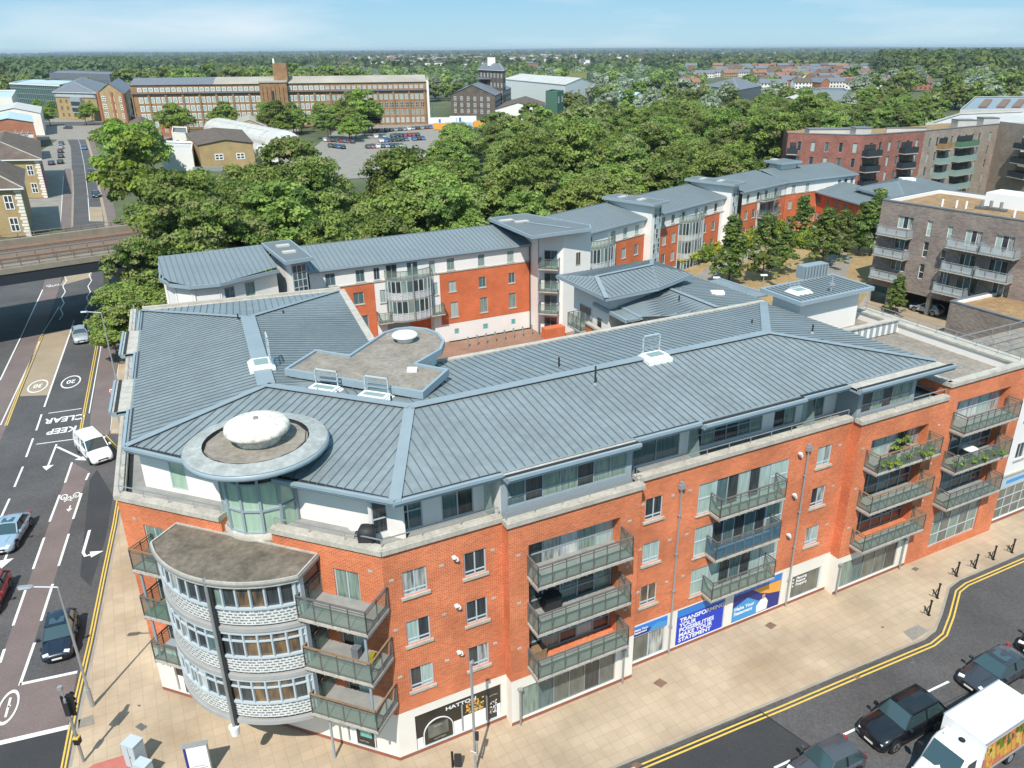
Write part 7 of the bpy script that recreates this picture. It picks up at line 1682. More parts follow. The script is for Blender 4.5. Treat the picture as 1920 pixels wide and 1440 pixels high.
def make_car(name, col, L=4.25, W=1.80, H=1.46, style='hatch', plate_y=False):
    t = lthing(name, '', 'car'); pm = 'paint_' + col; hw = W / 2; g = .18; a, b = -L / 2, L / 2
    belt = .92 if style != 'suv' else 1.08; hood = belt - (.08 if style == 'suv' else .12)
    if style == 'van': belt = 1.15; hood = 1.02
    st = dict(hatch=(.80, .20, -1.45, -1.98), suv=(.85, .30, -1.75, -2.2), saloon=(.85, .15, -1.15, -1.75), van=(1.35, .72, -2.2, -2.38))[style]
    k = L / dict(hatch=4.25, suv=4.7, saloon=4.7, van=4.9)[style]; xs0, xs1, xr1, xr0 = [v * k for v in st]
    body = MB(); deck = belt + (.03 if style != 'saloon' else .02)
    rings = [ring(b, hw * .62, g + .14, .52, .01), ring(b - .05, hw * .80, g + .04, .62), ring(b - .22, hw * .93, g, hood - .14), ring(b - .65, hw * .985, g, hood - .03), ring(xs0 + .12, hw, g, hood + .02), ring(xs0 - .25, hw, g, belt), ring(0, hw, g, belt), ring(xr1, hw, g, belt),
             ring(xr0 + .1, hw * .99, g, deck), ring(a + .22, hw * .95, g, deck - .02 if style != 'saloon' else belt - .02), ring(a + .06, hw * .86, g + .06, (deck if style in ('suv', 'van', 'hatch') else belt) - .18), ring(a, hw * .72, g + .16, .60, .01)]
    loft(body, rings, pm); 
    for s in (1, -1): body.box(xr0 + .5, xs0 + .2, s * hw * .985 - .01, s * hw * .985 + .015, g + .05, g + .16, 'trim_black')
    for x in (xs0 - .35, (xs0 + xr1) / 2 - .1, xr1 + .15 if style != 'van' else xr1 + 1.4):
        for s in (1, -1): body.box(x - .008, x + .008, s * (hw - .004) - .008, s * (hw - .004) + .008, g + .2, belt - .08, 'trim_black')
    for s in (1, -1):
        for x in (xs0 - 1.1, xs0 - 2.0): body.box(x - .1, x + .1, s * hw * .985 - .01, s * hw * .985 + .025, belt - .2, belt - .16, pm)
    body.bar((b - .55, -.35, hood + .006), (xs0 + .15, -.42, hood + .05), .012, .01, 'trim_black'); body.bar((b - .55, .35, hood + .006), (xs0 + .15, .42, hood + .05), .012, .01, 'trim_black')
    obj('body', body, t)
    tb_, tt_ = hw * .90, hw * .70
    if style == 'van': tt_ = hw * .80
    rf = MB(); zr = H - .05
    rr_ = [[(x, y, z) for y, z in ((-w_, zz - .05), (-w_ * .9, zz), (-w_ * .4, zz + .035), (0, zz + .045), (w_ * .4, zz + .035), (w_ * .9, zz), (w_, zz - .05))] for x, w_, zz in ((xs1 + .03, tt_ * .97, zr - .035), (xs1 - .25, tt_ + .02, zr), ((xs1 + xr1) / 2, tt_ + .02, zr + .01), (xr1 + .25, tt_ + .01, zr - .01), (xr1 - .04, tt_ * .96, zr - .05))]
    n = 7
    for j in range(4):
        for i in range(6): rf.raw([rr_[j][i], rr_[j][i + 1], rr_[j + 1][i + 1], rr_[j + 1][i]], [(3, 2, 1, 0)], pm, True)
    for s in (1, -1):    # pillars
        rf.bar((xs0, s * tb_, belt), (xs1, s * tt_, zr - .04), .07, .06, pm); rf.bar((xr0, s * tb_ * .97, belt), (xr1, s * tt_ * .97, zr - .05), .14 if style != 'saloon' else .1, .07, pm)
        xm = (xs1 + xr1) / 2; rf.bar((xm, s * (tb_ + .01), belt), (xm, s * (tt_ + .02), zr - .04), .08, .04, 'trim_black')
        rf.bar((xs1, s * tt_, zr - .035), (xr1, s * tt_, zr - .045), .06, .05, pm)
        if style == 'suv': rf.bar((xs1 - .1, s * tt_ * .98, zr + .05), (xr1 + .1, s * tt_ * .98, zr + .05), .035, .03, 'trim_black')
    if style == 'van':
        for s in (1, -1): rf.raw([(xs1 - .75, s * (tb_ + .015), belt), (xr0, s * tb_, belt), (xr1, s * (tt_ + .01), zr - .04), (xs1 - .75, s * (tt_ + .02), zr - .04)], [(0, 1, 2, 3)], pm)
        rf.raw([(xr0 - .01, -tb_, belt), (xr0 - .01, tb_, belt), (xr1 - .01, tt_, zr - .05), (xr1 - .01, -tt_, zr - .05)], [(0, 1, 2, 3)], pm)
    if style == 'saloon' or style == 'hatch' and col in ('black', 'navy'): rf.box(xs1 - .75, xs1 - .15, -.4, .4, zr + .038, zr + .047, 'car_glass')
    obj('roof', rf, t)
    gl = MB(); e = .02
    gl.poly([(xs0, -tb_, belt - .02), (xs0, tb_, belt - .02), (xs1, tt_, zr - .03), (xs1, -tt_, zr - .03)], 'car_glass'); obj('windscreen', gl, t)
    gl = MB(); gl.poly([(xr0, tb_ * .97, belt), (xr0, -tb_ * .97, belt), (xr1, -tt_ * .97, zr - .05), (xr1, tt_ * .97, zr - .05)], 'car_glass'); obj('rear_window', gl, t)
    for s in (1, -1):
        gl = MB(); q = [(xs0, s * tb_, belt - .02), (xs1, s * tt_, zr - .04), (xr1, s * tt_ * .98, zr - .05), (xr0, s * tb_ * .97, belt - .02)]; gl.poly(q if s < 0 else q[::-1], 'car_glass'); obj('side_window', gl, t)
    for x in (b - .86 * k, a + .84 * k):
        for s in (1, -1):
            w = MB(); r = .33 if style != 'suv' else .38; y0, y1 = s * (hw - .22), s * (hw + .005)
            w.tube((x, y0, r), (x, y1, r), r, 'tyre', 20); wo = obj('wheel', w, t)
            w = MB(); w.tube((x, y1, r), (x, y1 + s * .012, r), r * .66, 'alloy', 16); 
            for q in range(5): an = q * 1.2566; w.bar((x, y1 + s * .016, r), (x + r * .6 * math.cos(an), y1 + s * .016, r + r * .6 * math.sin(an)), .05, .012, 'trim_black', up=(0, 1, 0))
            obj('rim', w, wo)
            ar = MB(); ar.tube((x, s * (hw - .3), r + .02), (x, s * (hw - .006), r + .02), r + .07, 'trim_black', 20); obj('wheel_arch', ar, t)
    for s in (1, -1):
        m = MB(); m.bar((b - .28, s * hw * .66, .64), (b - .10, s * hw * .60, .58), .3, .16, 'headlamp', up=(0, 0, 1)); obj('headlight', m, t)
        m = MB(); m.box(a + .0, a + .16, s * hw * .62, s * hw * .86, .68, .90, 'tail_lamp'); obj('tail_light', m, t)
        m = MB(); m.box(xs0 - .18, xs0 - .02, s * (hw + .02), s * (hw + .2), belt + .02, belt + .17, pm); m.box(xs0 - .12, xs0 - .06, s * (hw * .9), s * (hw + .05), belt + .0, belt + .05, 'trim_black'); obj('wing_mirror', m, t)
    m = MB(); m.box(b - .06, b + .015, -hw * .42, hw * .42, .42, .56, 'trim_black'); m.box(b - .03, b + .01, -hw * .5, hw * .5, .24, .34, 'trim_black'); obj('grille', m, t)
    m = MB(); m.box(b + .012, b + .03, -.26, .26, .34, .45, 'number_plate'); obj('number_plate', m, t); m = MB(); m.box(a - .02, a + .01, -.26, .26, .62, .73, 'yellow_plate'); obj('number_plate', m, t)
    return t
def put_car(t, px, py, ang, label, z=RDZ, group=None):
    p = at(px, py, z + .6); place(t, (p.x, p.y, z), ang); t['label'] = label
    if group: t['group'] = group
    return t
AD = math.atan2(-.937, .348); AU = AD + math.pi; RA = math.atan2(.4595, .888); RL = RA + math.pi
put_car(make_car('parked_car', 'navy', 3.95, 1.75, 1.5, 'hatch'), 112, 1190, AD + .05, 'glossy black hatchback waiting by the double yellow lines near the street lamp')
put_car(make_car('parked_car', 'ice_blue', 4.6, 1.85, 1.45, 'saloon'), 18, 997, AD - .12, 'pale ice blue car at the left edge beside the straight arrow')
put_car(make_car('parked_car', 'red', 4.2, 1.8, 1.45, 'hatch'), -22, 1115, AD - .05, 'dark red car cut by the left edge of the picture')
put_car(make_car('parked_car', 'silver', 4.4, 1.8, 1.48, 'suv'), 151, 628, AD + .17, 'silver car driving out from the shadow of the railway bridge')
v = make_car('delivery_van', 'white', 4.75, 1.9, 1.95, 'van'); v['category'] = 'van'; put_car(v, 176, 842, AD + .42, 'white van turning across the keep clear box')
put_car(make_car('parked_car', 'black', 4.75, 1.95, 1.74, 'suv'), 1690, 1350, RL, 'black SUV with roof rails in the near lane behind the white box truck')
put_car(make_car('parked_car', 'dark_grey', 4.7, 1.86, 1.44, 'saloon'), 1866, 1254, RL + .03, 'dark grey saloon at the right edge behind the black SUV')
put_car(make_car('parked_car', 'grey', 3.9, 1.75, 1.5, 'hatch'), 1549, 1432, RL - .03, 'metallic grey small car cut by the bottom edge in front of the SUV')
put_car(make_car('parked_car', 'black', 4.4, 1.8, 1.46, 'hatch'), 1972, 1196, RL, 'black car just entering at the right edge of the lower road')
# cars on the street beyond the bridge
UP = math.atan2(at(144, 256).y - at(168, 414).y, at(144, 256).x - at(168, 414).x)
for x, y, c, d, lb in ((180, 364, 'navy', 1, 'dark blue car nearest the bridge on the far street'), (171, 322, 'maroon', 1, 'dark maroon car in the middle of the far street'), (157, 277, 'blue', 1, 'bright blue car on the far street by the lime trees'), (127, 239, 'grey', .5, 'grey car at the far junction')):
    put_car(make_car('parked_car', c, 4.2, 1.8, 1.46, 'hatch'), x, y, UP + (math.pi if d == 1 else 0.9), lb)
for i, (x, y, c) in enumerate(((113, 303, 'black'), (114, 292, 'dark_grey'), (113, 283, 'maroon'), (114, 275, 'silver'), (115, 268, 'grey'), (96, 305, 'navy'))):
    put_car(make_car('parked_car', c, 4.2, 1.8, 1.46, 'hatch'), x, y, UP, ['black car nearest in the parking row beside the far street', 'dark grey car second in the parking row beside the far street', 'brownish maroon car third in the far street parking row', 'silver car fourth in the far street parking row', 'grey car last in the far street parking row', 'navy car parked by the brick villa forecourt'][i], z=RDZ)
# car park
cols_ = ['black', 'silver', 'white', 'dark_grey', 'blue', 'red', 'grey', 'navy']; cp = {}
rc = random.Random(12)
n_ = 0
for row, (x0, y0, x1, y1, nn) in enumerate(((700, 246, 815, 238, 14), (705, 256, 790, 252, 11), (715, 264, 800, 259, 11), (690, 275, 770, 272, 9), (610, 262, 668, 266, 8), (612, 272, 650, 277, 5))):
    for k in range(nn):
        if rc.random() < .14: continue
        x = x0 + (x1 - x0) * k / nn; y = y0 + (y1 - y0) * k / nn; c = rc.choice(cols_) if (row, k) != (1, 8) else 'red'
        if c in cp: o = copy_tree(cp[c])
        else: o = cp[c] = make_car('parked_car', c, 4.3, 1.8, 1.48, rc.choice(['hatch', 'saloon', 'suv']))
        p = at(x, y, .5); place(o, (p.x, p.y, -.02), 1.9 + rc.uniform(-.06, .06) + (math.pi if rc.random() < .5 else 0)); o['label'] = c.replace('_', ' ') + ' car in the car park below the long factory'; o['group'] = c.replace('_', ' ') + ' cars in the factory car park'; n_ += 1
p = at(1733, 585, .6); put_car(make_car('parked_car', 'silver', 4.2, 1.8, 1.46, 'hatch'), 1738, 578, 2.2, 'silver car in the dark undercroft of the stilted apartments', z=0)
# box truck
def box_truck():
    t = thing('box_truck', 'white box lorry with orange vegetable picture on its side, cut by the bottom right corner', 'lorry'); W = 2.1; hw = W / 2
    m = MB(); m.box(-3.3, 1.15, -hw - .03, hw + .03, .95, 3.05, 'clean_white')
    for s in (-1, 1): m.box(-3.32, 1.17, s * (hw + .03) - .03, s * (hw + .03) + .03, 3.0, 3.08, 'galvanised'); m.box(-3.32, 1.17, s * (hw + .03) - .03, s * (hw + .03) + .03, .92, 1.02, 'galvanised')
    m.box(-3.3, 1.1, -.5, .5, .55, .95, 'trim_black'); obj('cargo_box', m, t)
    m = MB(); rr = random.Random(5); s = 1
    for k in range(90):
        x = -3.15 + rr.random() * 4.05; z = 1.15 + rr.random() * 1.5; L = .5 + rr.random() * .5; c = rr.choice(['orange_panel', 'grime_orange', 'orange_panel', 'road_yellow']) if z < 2.1 + .3 * math.sin(x) else rr.choice(['leaf_lime', 'leaf_mid', 'grime_orange'])
        m.bar((x, hw + .062 + rr.random() * .006, z), (min(.95, x + L * .35), hw + .062 + rr.random() * .006, min(2.85, z + L)), .16 + rr.random() * .1, .006, c, up=(0, 1, 0))
    m.box(-3.2, 1.0, hw + .045, hw + .058, 1.1, 2.9, 'grime_orange'); obj('side_picture', m, t)
    m = MB()
    rg = lambda x, w, zb, zt, zc: [(x, y, z) for y, z in ((w * .8, zb), (w, zb + .15), (w, zt * .55), (w * .93, zt - .1), (w * .8, zt), (w * .4, zc), (0, zc + .01), (-w * .4, zc), (-w * .8, zt), (-w * .93, zt - .1), (-w, zt * .55), (-w, zb + .15), (-w * .8, zb))]
    loft(m, [rg(1.15, 1.0, .4, 2.42, 2.5), rg(1.75, 1.0, .4, 2.40, 2.48), rg(2.05, .99, .4, 2.25, 2.33), rg(2.72, .97, .4, 1.32, 1.38), rg(3.15, .93, .4, 1.12, 1.2), rg(3.42, .82, .45, .85, .9), rg(3.48, .66, .5, .7, .72)], 'clean_white')
    m.box(1.2, 1.75, -.6, .6, 2.45, 2.62, 'clean_white'); m.box(1.25, 1.7, -.5, .5, 2.62, 2.66, 'headlamp'); m.tube((1.5, .15, 2.6), (1.5, .15, 2.7), .16, 'trim_black', 12); obj('cab', m, t)
    m = MB(); m.poly([(2.71, -.82, 1.40), (2.71, .82, 1.40), (2.10, .78, 2.29), (2.10, -.78, 2.29)], 'car_glass'); obj('windscreen', m, t)
    for s in (1, -1):
        m = MB(); q = [(2.45, s * 1.0, 1.35), (2.0, s * .965, 2.15), (1.4, s * .965, 2.15), (1.4, s * 1.005, 1.35)]; m.poly(q if s < 0 else q[::-1], 'car_glass'); obj('side_window', m, t)
        m = MB(); m.box(2.35, 2.5, s * 1.05, s * 1.3, 1.35, 1.75, 'trim_black'); obj('wing_mirror', m, t)
        m = MB(); m.bar((3.2, s * .75, .85), (3.38, s * .68, .8), .28, .22, 'headlamp'); obj('headlight', m, t)
        for x in (2.55, -1.9): m = MB(); m.tube((x, s * .72, .38), (x, s * .99, .38), .38, 'tyre', 20); wo = obj('wheel', m, t); m = MB(); m.tube((x, s * .99, .38), (x, s * 1.0, .38), .22, 'galvanised', 14); obj('rim', m, wo)
    m = MB(); m.box(3.44, 3.52, -.55, .55, .5, .75, 'trim_black'); m.box(3.2, 3.5, -.8, .8, .3, .48, 'trim_black'); m.box(3.50, 3.53, -.26, .26, .36, .47, 'number_plate'); obj('grille', m, t); return t
tk = box_truck(); p = at(1822, 1402, RDZ + 1.2); place(tk, (p.x, p.y, RDZ), RL + .04)
# ================================================================ street furniture
def tubes(mb, pts, r, m, n=8):
    for a, b in zip(pts[:-1], pts[1:]): mb.tube(a, b, r, m, n)
def lamp(x, y, h, arm, ang, label, px=None, r=.075, z=0):
    t = thing('street_lamp', label, 'street lamp', (x, y, z)); m = MB(); m.tube((x, y, z), (x, y, z + 1.2), r * 1.5, 'galvanised', 10); m.tube((x, y, z + 1.2), (x, y, z + h), r, 'galvanised', 10, r2=r * .7); obj('pole', m, t)
    ex, ey = x + math.cos(ang) * arm, y + math.sin(ang) * arm; m = MB(); m.tube((x, y, z + h), (ex, ey, z + h + .15), r * .6, 'galvanised', 8); obj('arm', m, t)
    m = MB(); c, s = math.cos(ang), math.sin(ang); L = .75
    loft(m, [[(ex + c * u - s * v, ey + s * u + c * v, z + h + .15 + w) for v, w in ((-wd, 0), (-wd * .7, .1), (wd * .7, .1), (wd, 0), (wd * .7, -.06), (-wd * .7, -.06))] for u, wd in ((0, .05), (.15, .14), (L - .1, .16), (L, .08))], 'galvanised', False); obj('lantern', m, t); return t
p = at(174, 1324); q = at(104, 1100, 7.9)
lamp(p.x, p.y, 7.9, 1.1, math.pi + .15, 'tall grey street lamp with one arm on the pavement left of the curved bay')
p = at(220, 720); lamp(p.x, p.y, 8.0, 1.2, math.pi + .15, 'grey street lamp with one arm beside the cycle track near the side of the block')
# traffic light
p = at(157, 1428); t = thing('traffic_light', 'black traffic signal seen from behind with yellow push button box at the stop line', 'traffic light', (p.x, p.y, 0)); m = MB(); m.tube((p.x, p.y, 0), (p.x, p.y, 4.1), .07, 'steel_mid', 10); m.tube((p.x, p.y, 4.1), (p.x - .1, p.y + .1, 4.7), .03, 'steel_mid', 6); m.box(p.x - .22, p.x - .02, p.y, p.y + .2, 4.6, 4.8, 'galvanised'); obj('pole', m, t)
m = MB(); m.box(p.x - .28, p.x + .28, p.y + .1, p.y + .16, 2.95, 4.15, 'trim_black'); m.box(p.x - .14, p.x + .14, p.y + .16, p.y + .42, 3.05, 4.05, 'trim_black'); m.box(p.x - .12, p.x + .12, p.y - .1, p.y + .1, 3.1, 3.9, 'near_black')
for k in range(3): m.tube((p.x, p.y + .42, 3.22 + .33 * k), (p.x, p.y + .6, 3.25 + .33 * k), .12, 'trim_black', 12)
obj('signal_head', m, t); m = MB(); m.box(p.x - .12, p.x + .14, p.y - .14, p.y + .14, 1.25, 1.65, 'trim_black'); m.box(p.x - .125, p.x + .145, p.y - .145, p.y + .145, 1.6, 1.68, 'road_yellow'); obj('button_box', m, t)
for k, (a, b) in enumerate([((150, 1434), (168, 1427))]): pass
# slim pole at the bottom edge
p = at(892, 1445); t = thing('sign_pole', 'slim grey pole with small brackets standing in front of the black shopfront', 'pole', (p.x, p.y, 0)); m = MB(); m.tube((p.x, p.y, 0), (p.x, p.y, 6.8), .065, 'galvanised', 10); m.tube((p.x, p.y, 6.8), (p.x + .12, p.y, 6.9), .1, 'galvanised', 8); obj('pole', m, t)
m = MB(); m.box(p.x + .05, p.x + .22, p.y - .1, p.y + .1, 2.1, 2.5, 'near_black'); m.box(p.x + .1, p.x + .16, p.y - .12, p.y + .12, 1.2, 1.9, 'galvanised'); m.bar((p.x - .05, p.y - .3, 1.6), (p.x + .05, p.y - .05, 1.1), .3, .02, 'clean_white'); obj('bracket', m, t)
p = at(849, 1438); t = thing('short_post', 'short black post at the bottom edge left of the slim grey pole', 'post', (p.x, p.y, 0)); m = MB(); m.tube((p.x, p.y, 0), (p.x, p.y, 1.0), .06, 'black_paint', 10); obj('post', m, t); m = MB(); m.box(p.x + .1, p.x + .45, p.y - .1, p.y + .1, .1, .8, 'near_black'); obj('cycle_wheel_clamp', m, t)
# speed limit sign
p = at(226, 800); t = thing('speed_limit_sign', 'round red and white speed limit sign above a blue disc on a grey post', 'road sign', (p.x, p.y, 0)); hh = 4.0
m = MB(); m.tube((p.x, p.y, 0), (p.x, p.y, hh), .05, 'galvanised', 8); obj('post', m, t)
n = Vector((-.2, -1, .0)).normalized(); xr = Vector((1, -.2, 0)).normalized()
def disc(mb, c, r, m_, off=0, n_=28): mb.poly([Vector(c) + n * off + xr * (r * math.cos(2 * math.pi * k / n_)) + Vector((0, 0, 1)) * (r * math.sin(2 * math.pi * k / n_)) for k in range(n_)], m_)
mat('sign_red', (0.60, 0.02, 0.02), rough=.4)
c_ = (p.x, p.y - .06, hh - .3); m = MB(); disc(m, c_, .34, 'sign_red', .03); disc(m, c_, .26, 'clean_white', .036); disc(m, c_, .34, 'steel_mid', .0); text_on(m, '20', Vector(c_) + n * .04 - xr * .2 + Vector((0, 0, -.13)), xr, (0, 0, 1), .36, 'black_paint', True); obj('sign_face', m, t)
c_ = (p.x, p.y - .06, hh - .95); m = MB(); disc(m, c_, .24, 'sky_panel', .03); obj('sign_face', m, t)
# cabinets and notice board
for i, (x, y, w, d, h, mm_, lb) in enumerate(((258, 1432, .75, .65, 1.5, 'frame_light', 'pale grey street cabinet, the tallest of the group at the bottom edge'), (274, 1458, .7, .5, 1.0, 'frame_light', 'low pale grey street cabinet in front of the tall one'))):
    p = at(x, y); t = thing('street_cabinet', lb, 'cabinet', (p.x, p.y, 0), rotz=-.35); m = MB(); m.box(-w / 2, w / 2, -d / 2, d / 2, .08, h, mm_); m.box(-w / 2 + .03, w / 2 - .03, -d / 2 + .03, d / 2 - .03, 0, .08, 'stone_coping'); m.box(-w / 2 - .02, w / 2 + .02, -d / 2 - .02, d / 2 + .02, h, h + .04, mm_)
    o = bpy.data.objects.new('body', mesh_from(m, 'body')); COL.objects.link(o); o.parent = t; m = MB(); m.box(-.01, .01, -d / 2 - .006, -d / 2, .15, h - .08, 'near_black'); m.box(.05, .09, -d / 2 - .03, -d / 2, h * .5, h * .5 + .12, 'steel_mid'); o = bpy.data.objects.new('door', mesh_from(m, 'door')); COL.objects.link(o); o.parent = t
p = at(378, 1452); t = thing('notice_board', 'free standing notice board with white poster in a grey and purple frame', 'notice board', (p.x, p.y, 0), rotz=.25)
m = MB(); m.box(-.55, .55, -.09, .09, .1, 1.95, 'steel_mid'); m.box(-.58, .58, -.12, .12, 1.95, 2.02, 'galvanised'); m.box(-.45, -.3, -.05, .05, 0, .1, 'steel_mid'); m.box(.3, .45, -.05, .05, 0, .1, 'steel_mid'); m.box(-.55, -.43, -.097, -.09, .2, 1.9, 'purple_strip' if 'purple_strip' in M else 'deep_navy'); o = bpy.data.objects.new('frame', mesh_from(m, 'frame')); COL.objects.link(o); o.parent = t
m = MB(); m.box(-.42, .5, -.1, -.092, .25, 1.9, 'clean_white'); m.box(-.3, .4, -.104, -.1, .5, .56, 'frame_grey'); m.box(-.3, .3, -.104, -.1, .65, .7, 'frame_grey'); o = bpy.data.objects.new('poster', mesh_from(m, 'poster')); COL.objects.link(o); o.parent = t
# black cycle stands shaped like a leaning P along the kerb
def cycle_stand():
    t = lthing('cycle_stand', '', 'cycle stand', 'black cycle stands along the kerb'); m = MB(); m.tube((0, 0, 0), (0, 0, 1.05), .055, 'black_paint', 10); m.box(-.06, .06, -.06, .06, 1.05, 1.12, 'black_paint'); m.box(-.1, .1, -.1, .1, 0, .02, 'black_paint'); obj('post', m, t)
    m = MB(); pts = [Vector((0, 0, .25)), Vector((-.22, 0, .32)), Vector((-.42, 0, .55)), Vector((-.45, 0, .72))]; tubes(m, pts, .035, 'black_paint'); pts = [Vector((0, 0, .8)), Vector((-.2, 0, .6)), Vector((-.22, 0, .32))]; tubes(m, pts, .03, 'black_paint'); obj('arm', m, t); return t
c0 = None
for i, (x, y) in enumerate([(1741, 1153), (1757, 1121), (1793, 1080), (1828, 1065), (1862, 1049), (1897, 1036)]):
    p = at(x, y); o = cycle_stand() if c0 is None else copy_tree(c0); c0 = c0 or o; place(o, (p.x, p.y, 0), RA - .15)
    o['label'] = ['nearest black cycle stand, at the kerb below the bend', 'black cycle stand with a weed at its foot by the kerb bend', 'third black cycle stand from the road corner', 'fourth black cycle stand from the road corner', 'fifth black cycle stand from the road corner', 'last black cycle stand, nearest the right edge'][i]
# courtyard bollards and garden lamps
b0 = None
for i in range(8):
    x = 878 + (997 - 878) * i / 7; y = 651 + (628 - 651) * i / 7; p = at(x, y)
    if b0 is None:
        b0 = lthing('bollard', '', 'bollard', 'row of pale bollards before the courtyard wall'); m = MB(); m.tube((0, 0, 0), (0, 0, 1.25), .09, 'galvanised', 8); obj('post', m, b0); m = MB(); m.tube((0, 0, 1.25), (0, 0, 1.3), .11, 'steel_mid', 8); obj('cap', m, b0); o = b0
    else: o = copy_tree(b0)
    place(o, (p.x, p.y, 0)); o['label'] = 'pale steel bollard in the courtyard row below the teal square windows'
for x, y, ty, lb in ((1340, 560, 497, 'brown post lamp at the left of the garden trees'), (1428, 555, 500, 'garden lamp with flat white head in front of the tallest tree')):
    p = at(x, y, GZ); t = thing('garden_lamp', lb, 'lamp', (p.x, p.y, GZ)); m = MB(); m.tube((p.x, p.y, GZ), (p.x, p.y, 5), .07, 'rust_steel' if x < 1400 else 'galvanised', 8); obj('pole', m, t); m = MB(); m.box(p.x - .45, p.x + .45, p.y - .2, p.y + .2, 5, 5.15, 'clean_white'); obj('lamp_head', m, t)
for x, y in ((1143, 395), (1182, 390), (1540, 230), (1568, 230)):
    p = at(x, y); 
# ================================================================ railway bridge
DZ = 9.2
bf = Fr(at2(0, 511, DZ), at2(187, 484, DZ)).shifted(-20, 0); bf.L += 20; _q = Vector(at2(90, 438, DZ + .9)) - bf.P 
br = thing('railway_bridge', 'steel railway bridge carrying two rusty tracks over the left street', 'bridge', (bf.P.x, bf.P.y, 0)); LB = bf.L + 34; bw = max(8.0, -_q.dot(bf.N)); print('bridge width', bw)
m = MB(); fbox(m, bf, -10, LB, -bw, -.31, DZ - 1.2, DZ - .21, 'dark_girder'); fbox(m, bf, -10, LB, -.3, .03, DZ - 1.6, DZ - .3, 'dark_girder'); fbox(m, bf, -10, LB, -bw - .03, -bw + .3, DZ - 2, DZ + .2, 'dark_girder'); obj('deck', m, br)
m = MB(); fbox(m, bf, -10, LB, -2.0, .12, DZ - .3, DZ + .35, 'girder'); fbox(m, bf, -10, LB, -1.9, -.2, DZ + .35, DZ + .42, 'girder'); fbox(m, bf, -10, LB, -bw + .3, -bw + 1.0, DZ - .2, DZ + .9, 'girder'); obj('girder_flange', m, br)
for o_ in (-2.1, -.25, -bw + .4):
    m = MB(); n = int((LB + 10) / 1.9)
    for k in range(n): s = -10 + k * 1.9; fbox(m, bf, s - .05, s + .05, o_ - .05, o_ + .05, DZ + .3, DZ + 1.5, 'rust_steel')
    for z in (.75, 1.1, 1.5): fbox(m, bf, -10, LB, o_ - .035, o_ + .035, DZ + z - .035, DZ + z + .035, 'girder')
    obj('parapet', m, br)
m = MB(); fbox(m, bf, -10, LB, -bw + 1, -2.1, DZ - .2, DZ + .05, 'ballast'); obj('ballast', m, br)
for c_ in (-2.1 - (bw - 3.1) * .27, -2.1 - (bw - 3.1) * .73):
    m = MB()
    for k in range(int((LB + 10) / .7)): fbox(m, bf, -10 + k * .7, -10 + k * .7 + .26, c_ - 1.25, c_ + 1.25, DZ + .05, DZ + .13, 'bark')
    for o_ in (-.72, .72): fbox(m, bf, -10, LB, c_ + o_ - .05, c_ + o_ + .05, DZ + .13, DZ + .28, 'rust_steel')
    fbox(m, bf, -10, LB, c_ + 1.3, c_ + 1.4, DZ + .1, DZ + .3, 'steel_mid'); obj('railway_track', m, br)
m = MB()
for s in (-4, bf.L + 4.5): fbox(m, bf, s - 1, s + 1, -bw, 0, -.1, DZ - 1.5, 'slate')
obj('abutment', m, br)
# embankment to the right, under the trees
em = MB(); em.hexa([bf(bf.L + 4, 9, -.1), bf(bf.L + 75, 9, -.1), bf(bf.L + 75, -bw - 9, -.1), bf(bf.L + 4, -bw - 9, -.1)], [bf(bf.L + 4, 1, DZ - .3), bf(bf.L + 75, 1, DZ - .3), bf(bf.L + 75, -bw - 1, DZ - .3), bf(bf.L + 4, -bw - 1, DZ - .3)], 'land'); struct('embankment', em)
# overhead line gantry seen above the trees
p = at(395, 330, 8); t = thing('railway_gantry', 'grey lattice railway gantry poking out of the trees near the far street', 'gantry', (p.x, p.y, 0)); m = MB(); m.tube((p.x, p.y, 0), (p.x, p.y, 9.5), .15, 'galvanised', 8); m.box(p.x - 3.5, p.x + 3, p.y - .2, p.y + .2, 9, 9.9, 'galvanised'); obj('mast', m, t)
# ================================================================ things on balconies and the terrace
p = FA(-.1, -1.0, 12.1)
t = thing('barbecue', 'black covered barbecue on the roof terrace next to the corner windows', 'barbecue', (p[0] - .2, p[1], 12.1)); b = BASE[t.name]; m = MB()
loft(m, [[(b.x + x * s, b.y + y * s, 12.1 + z) for x, y in ((-.34, -.3), (.34, -.3), (.38, 0), (.34, .3), (-.34, .3), (-.38, 0))] for z, s in ((0.05, .9), (.5, 1.0), (.95, 1.08), (1.15, .8), (1.2, .3))], 'near_black'); obj('cover', m, t)
m = MB(); [m.tube((b.x + dx, b.y + dy, 12.1), (b.x + dx, b.y + dy, 12.2), .04, 'black_paint', 6) for dx in (-.3, .3) for dy in (-.25, .25)]; obj('castor', m, t)
p = Vector(FW(13.0, -1.0, 12.1)); t = thing('cafe_table', 'small round table with folding chair on the roof terrace by the barbecue', 'table', (p.x, p.y, 12.1)); m = MB(); m.tube((p.x, p.y, 12.78), (p.x, p.y, 12.81), .32, 'clean_white', 20); obj('table_top', m, t)
m = MB(); [m.tube((p.x + .25 * math.cos(a), p.y + .25 * math.sin(a), 12.1), (p.x - .1 * math.cos(a), p.y - .1 * math.sin(a), 12.78), .012, 'near_black', 5) for a in (0, 2.1, 4.2)]; obj('leg', m, t)
p = Vector(FW(13.6, -.95, 12.1)); t = thing('folding_chair', 'dark folding chair beside the small table on the roof terrace', 'chair', (p.x, p.y, 12.1)); m = MB(); m.box(p.x - .2, p.x + .2, p.y - .18, p.y + .2, 12.53, 12.56, 'near_black'); obj('seat', m, t); m = MB(); m.box(p.x - .2, p.x + .2, p.y + .2, p.y + .23, 12.7, 12.98, 'near_black'); obj('backrest', m, t)
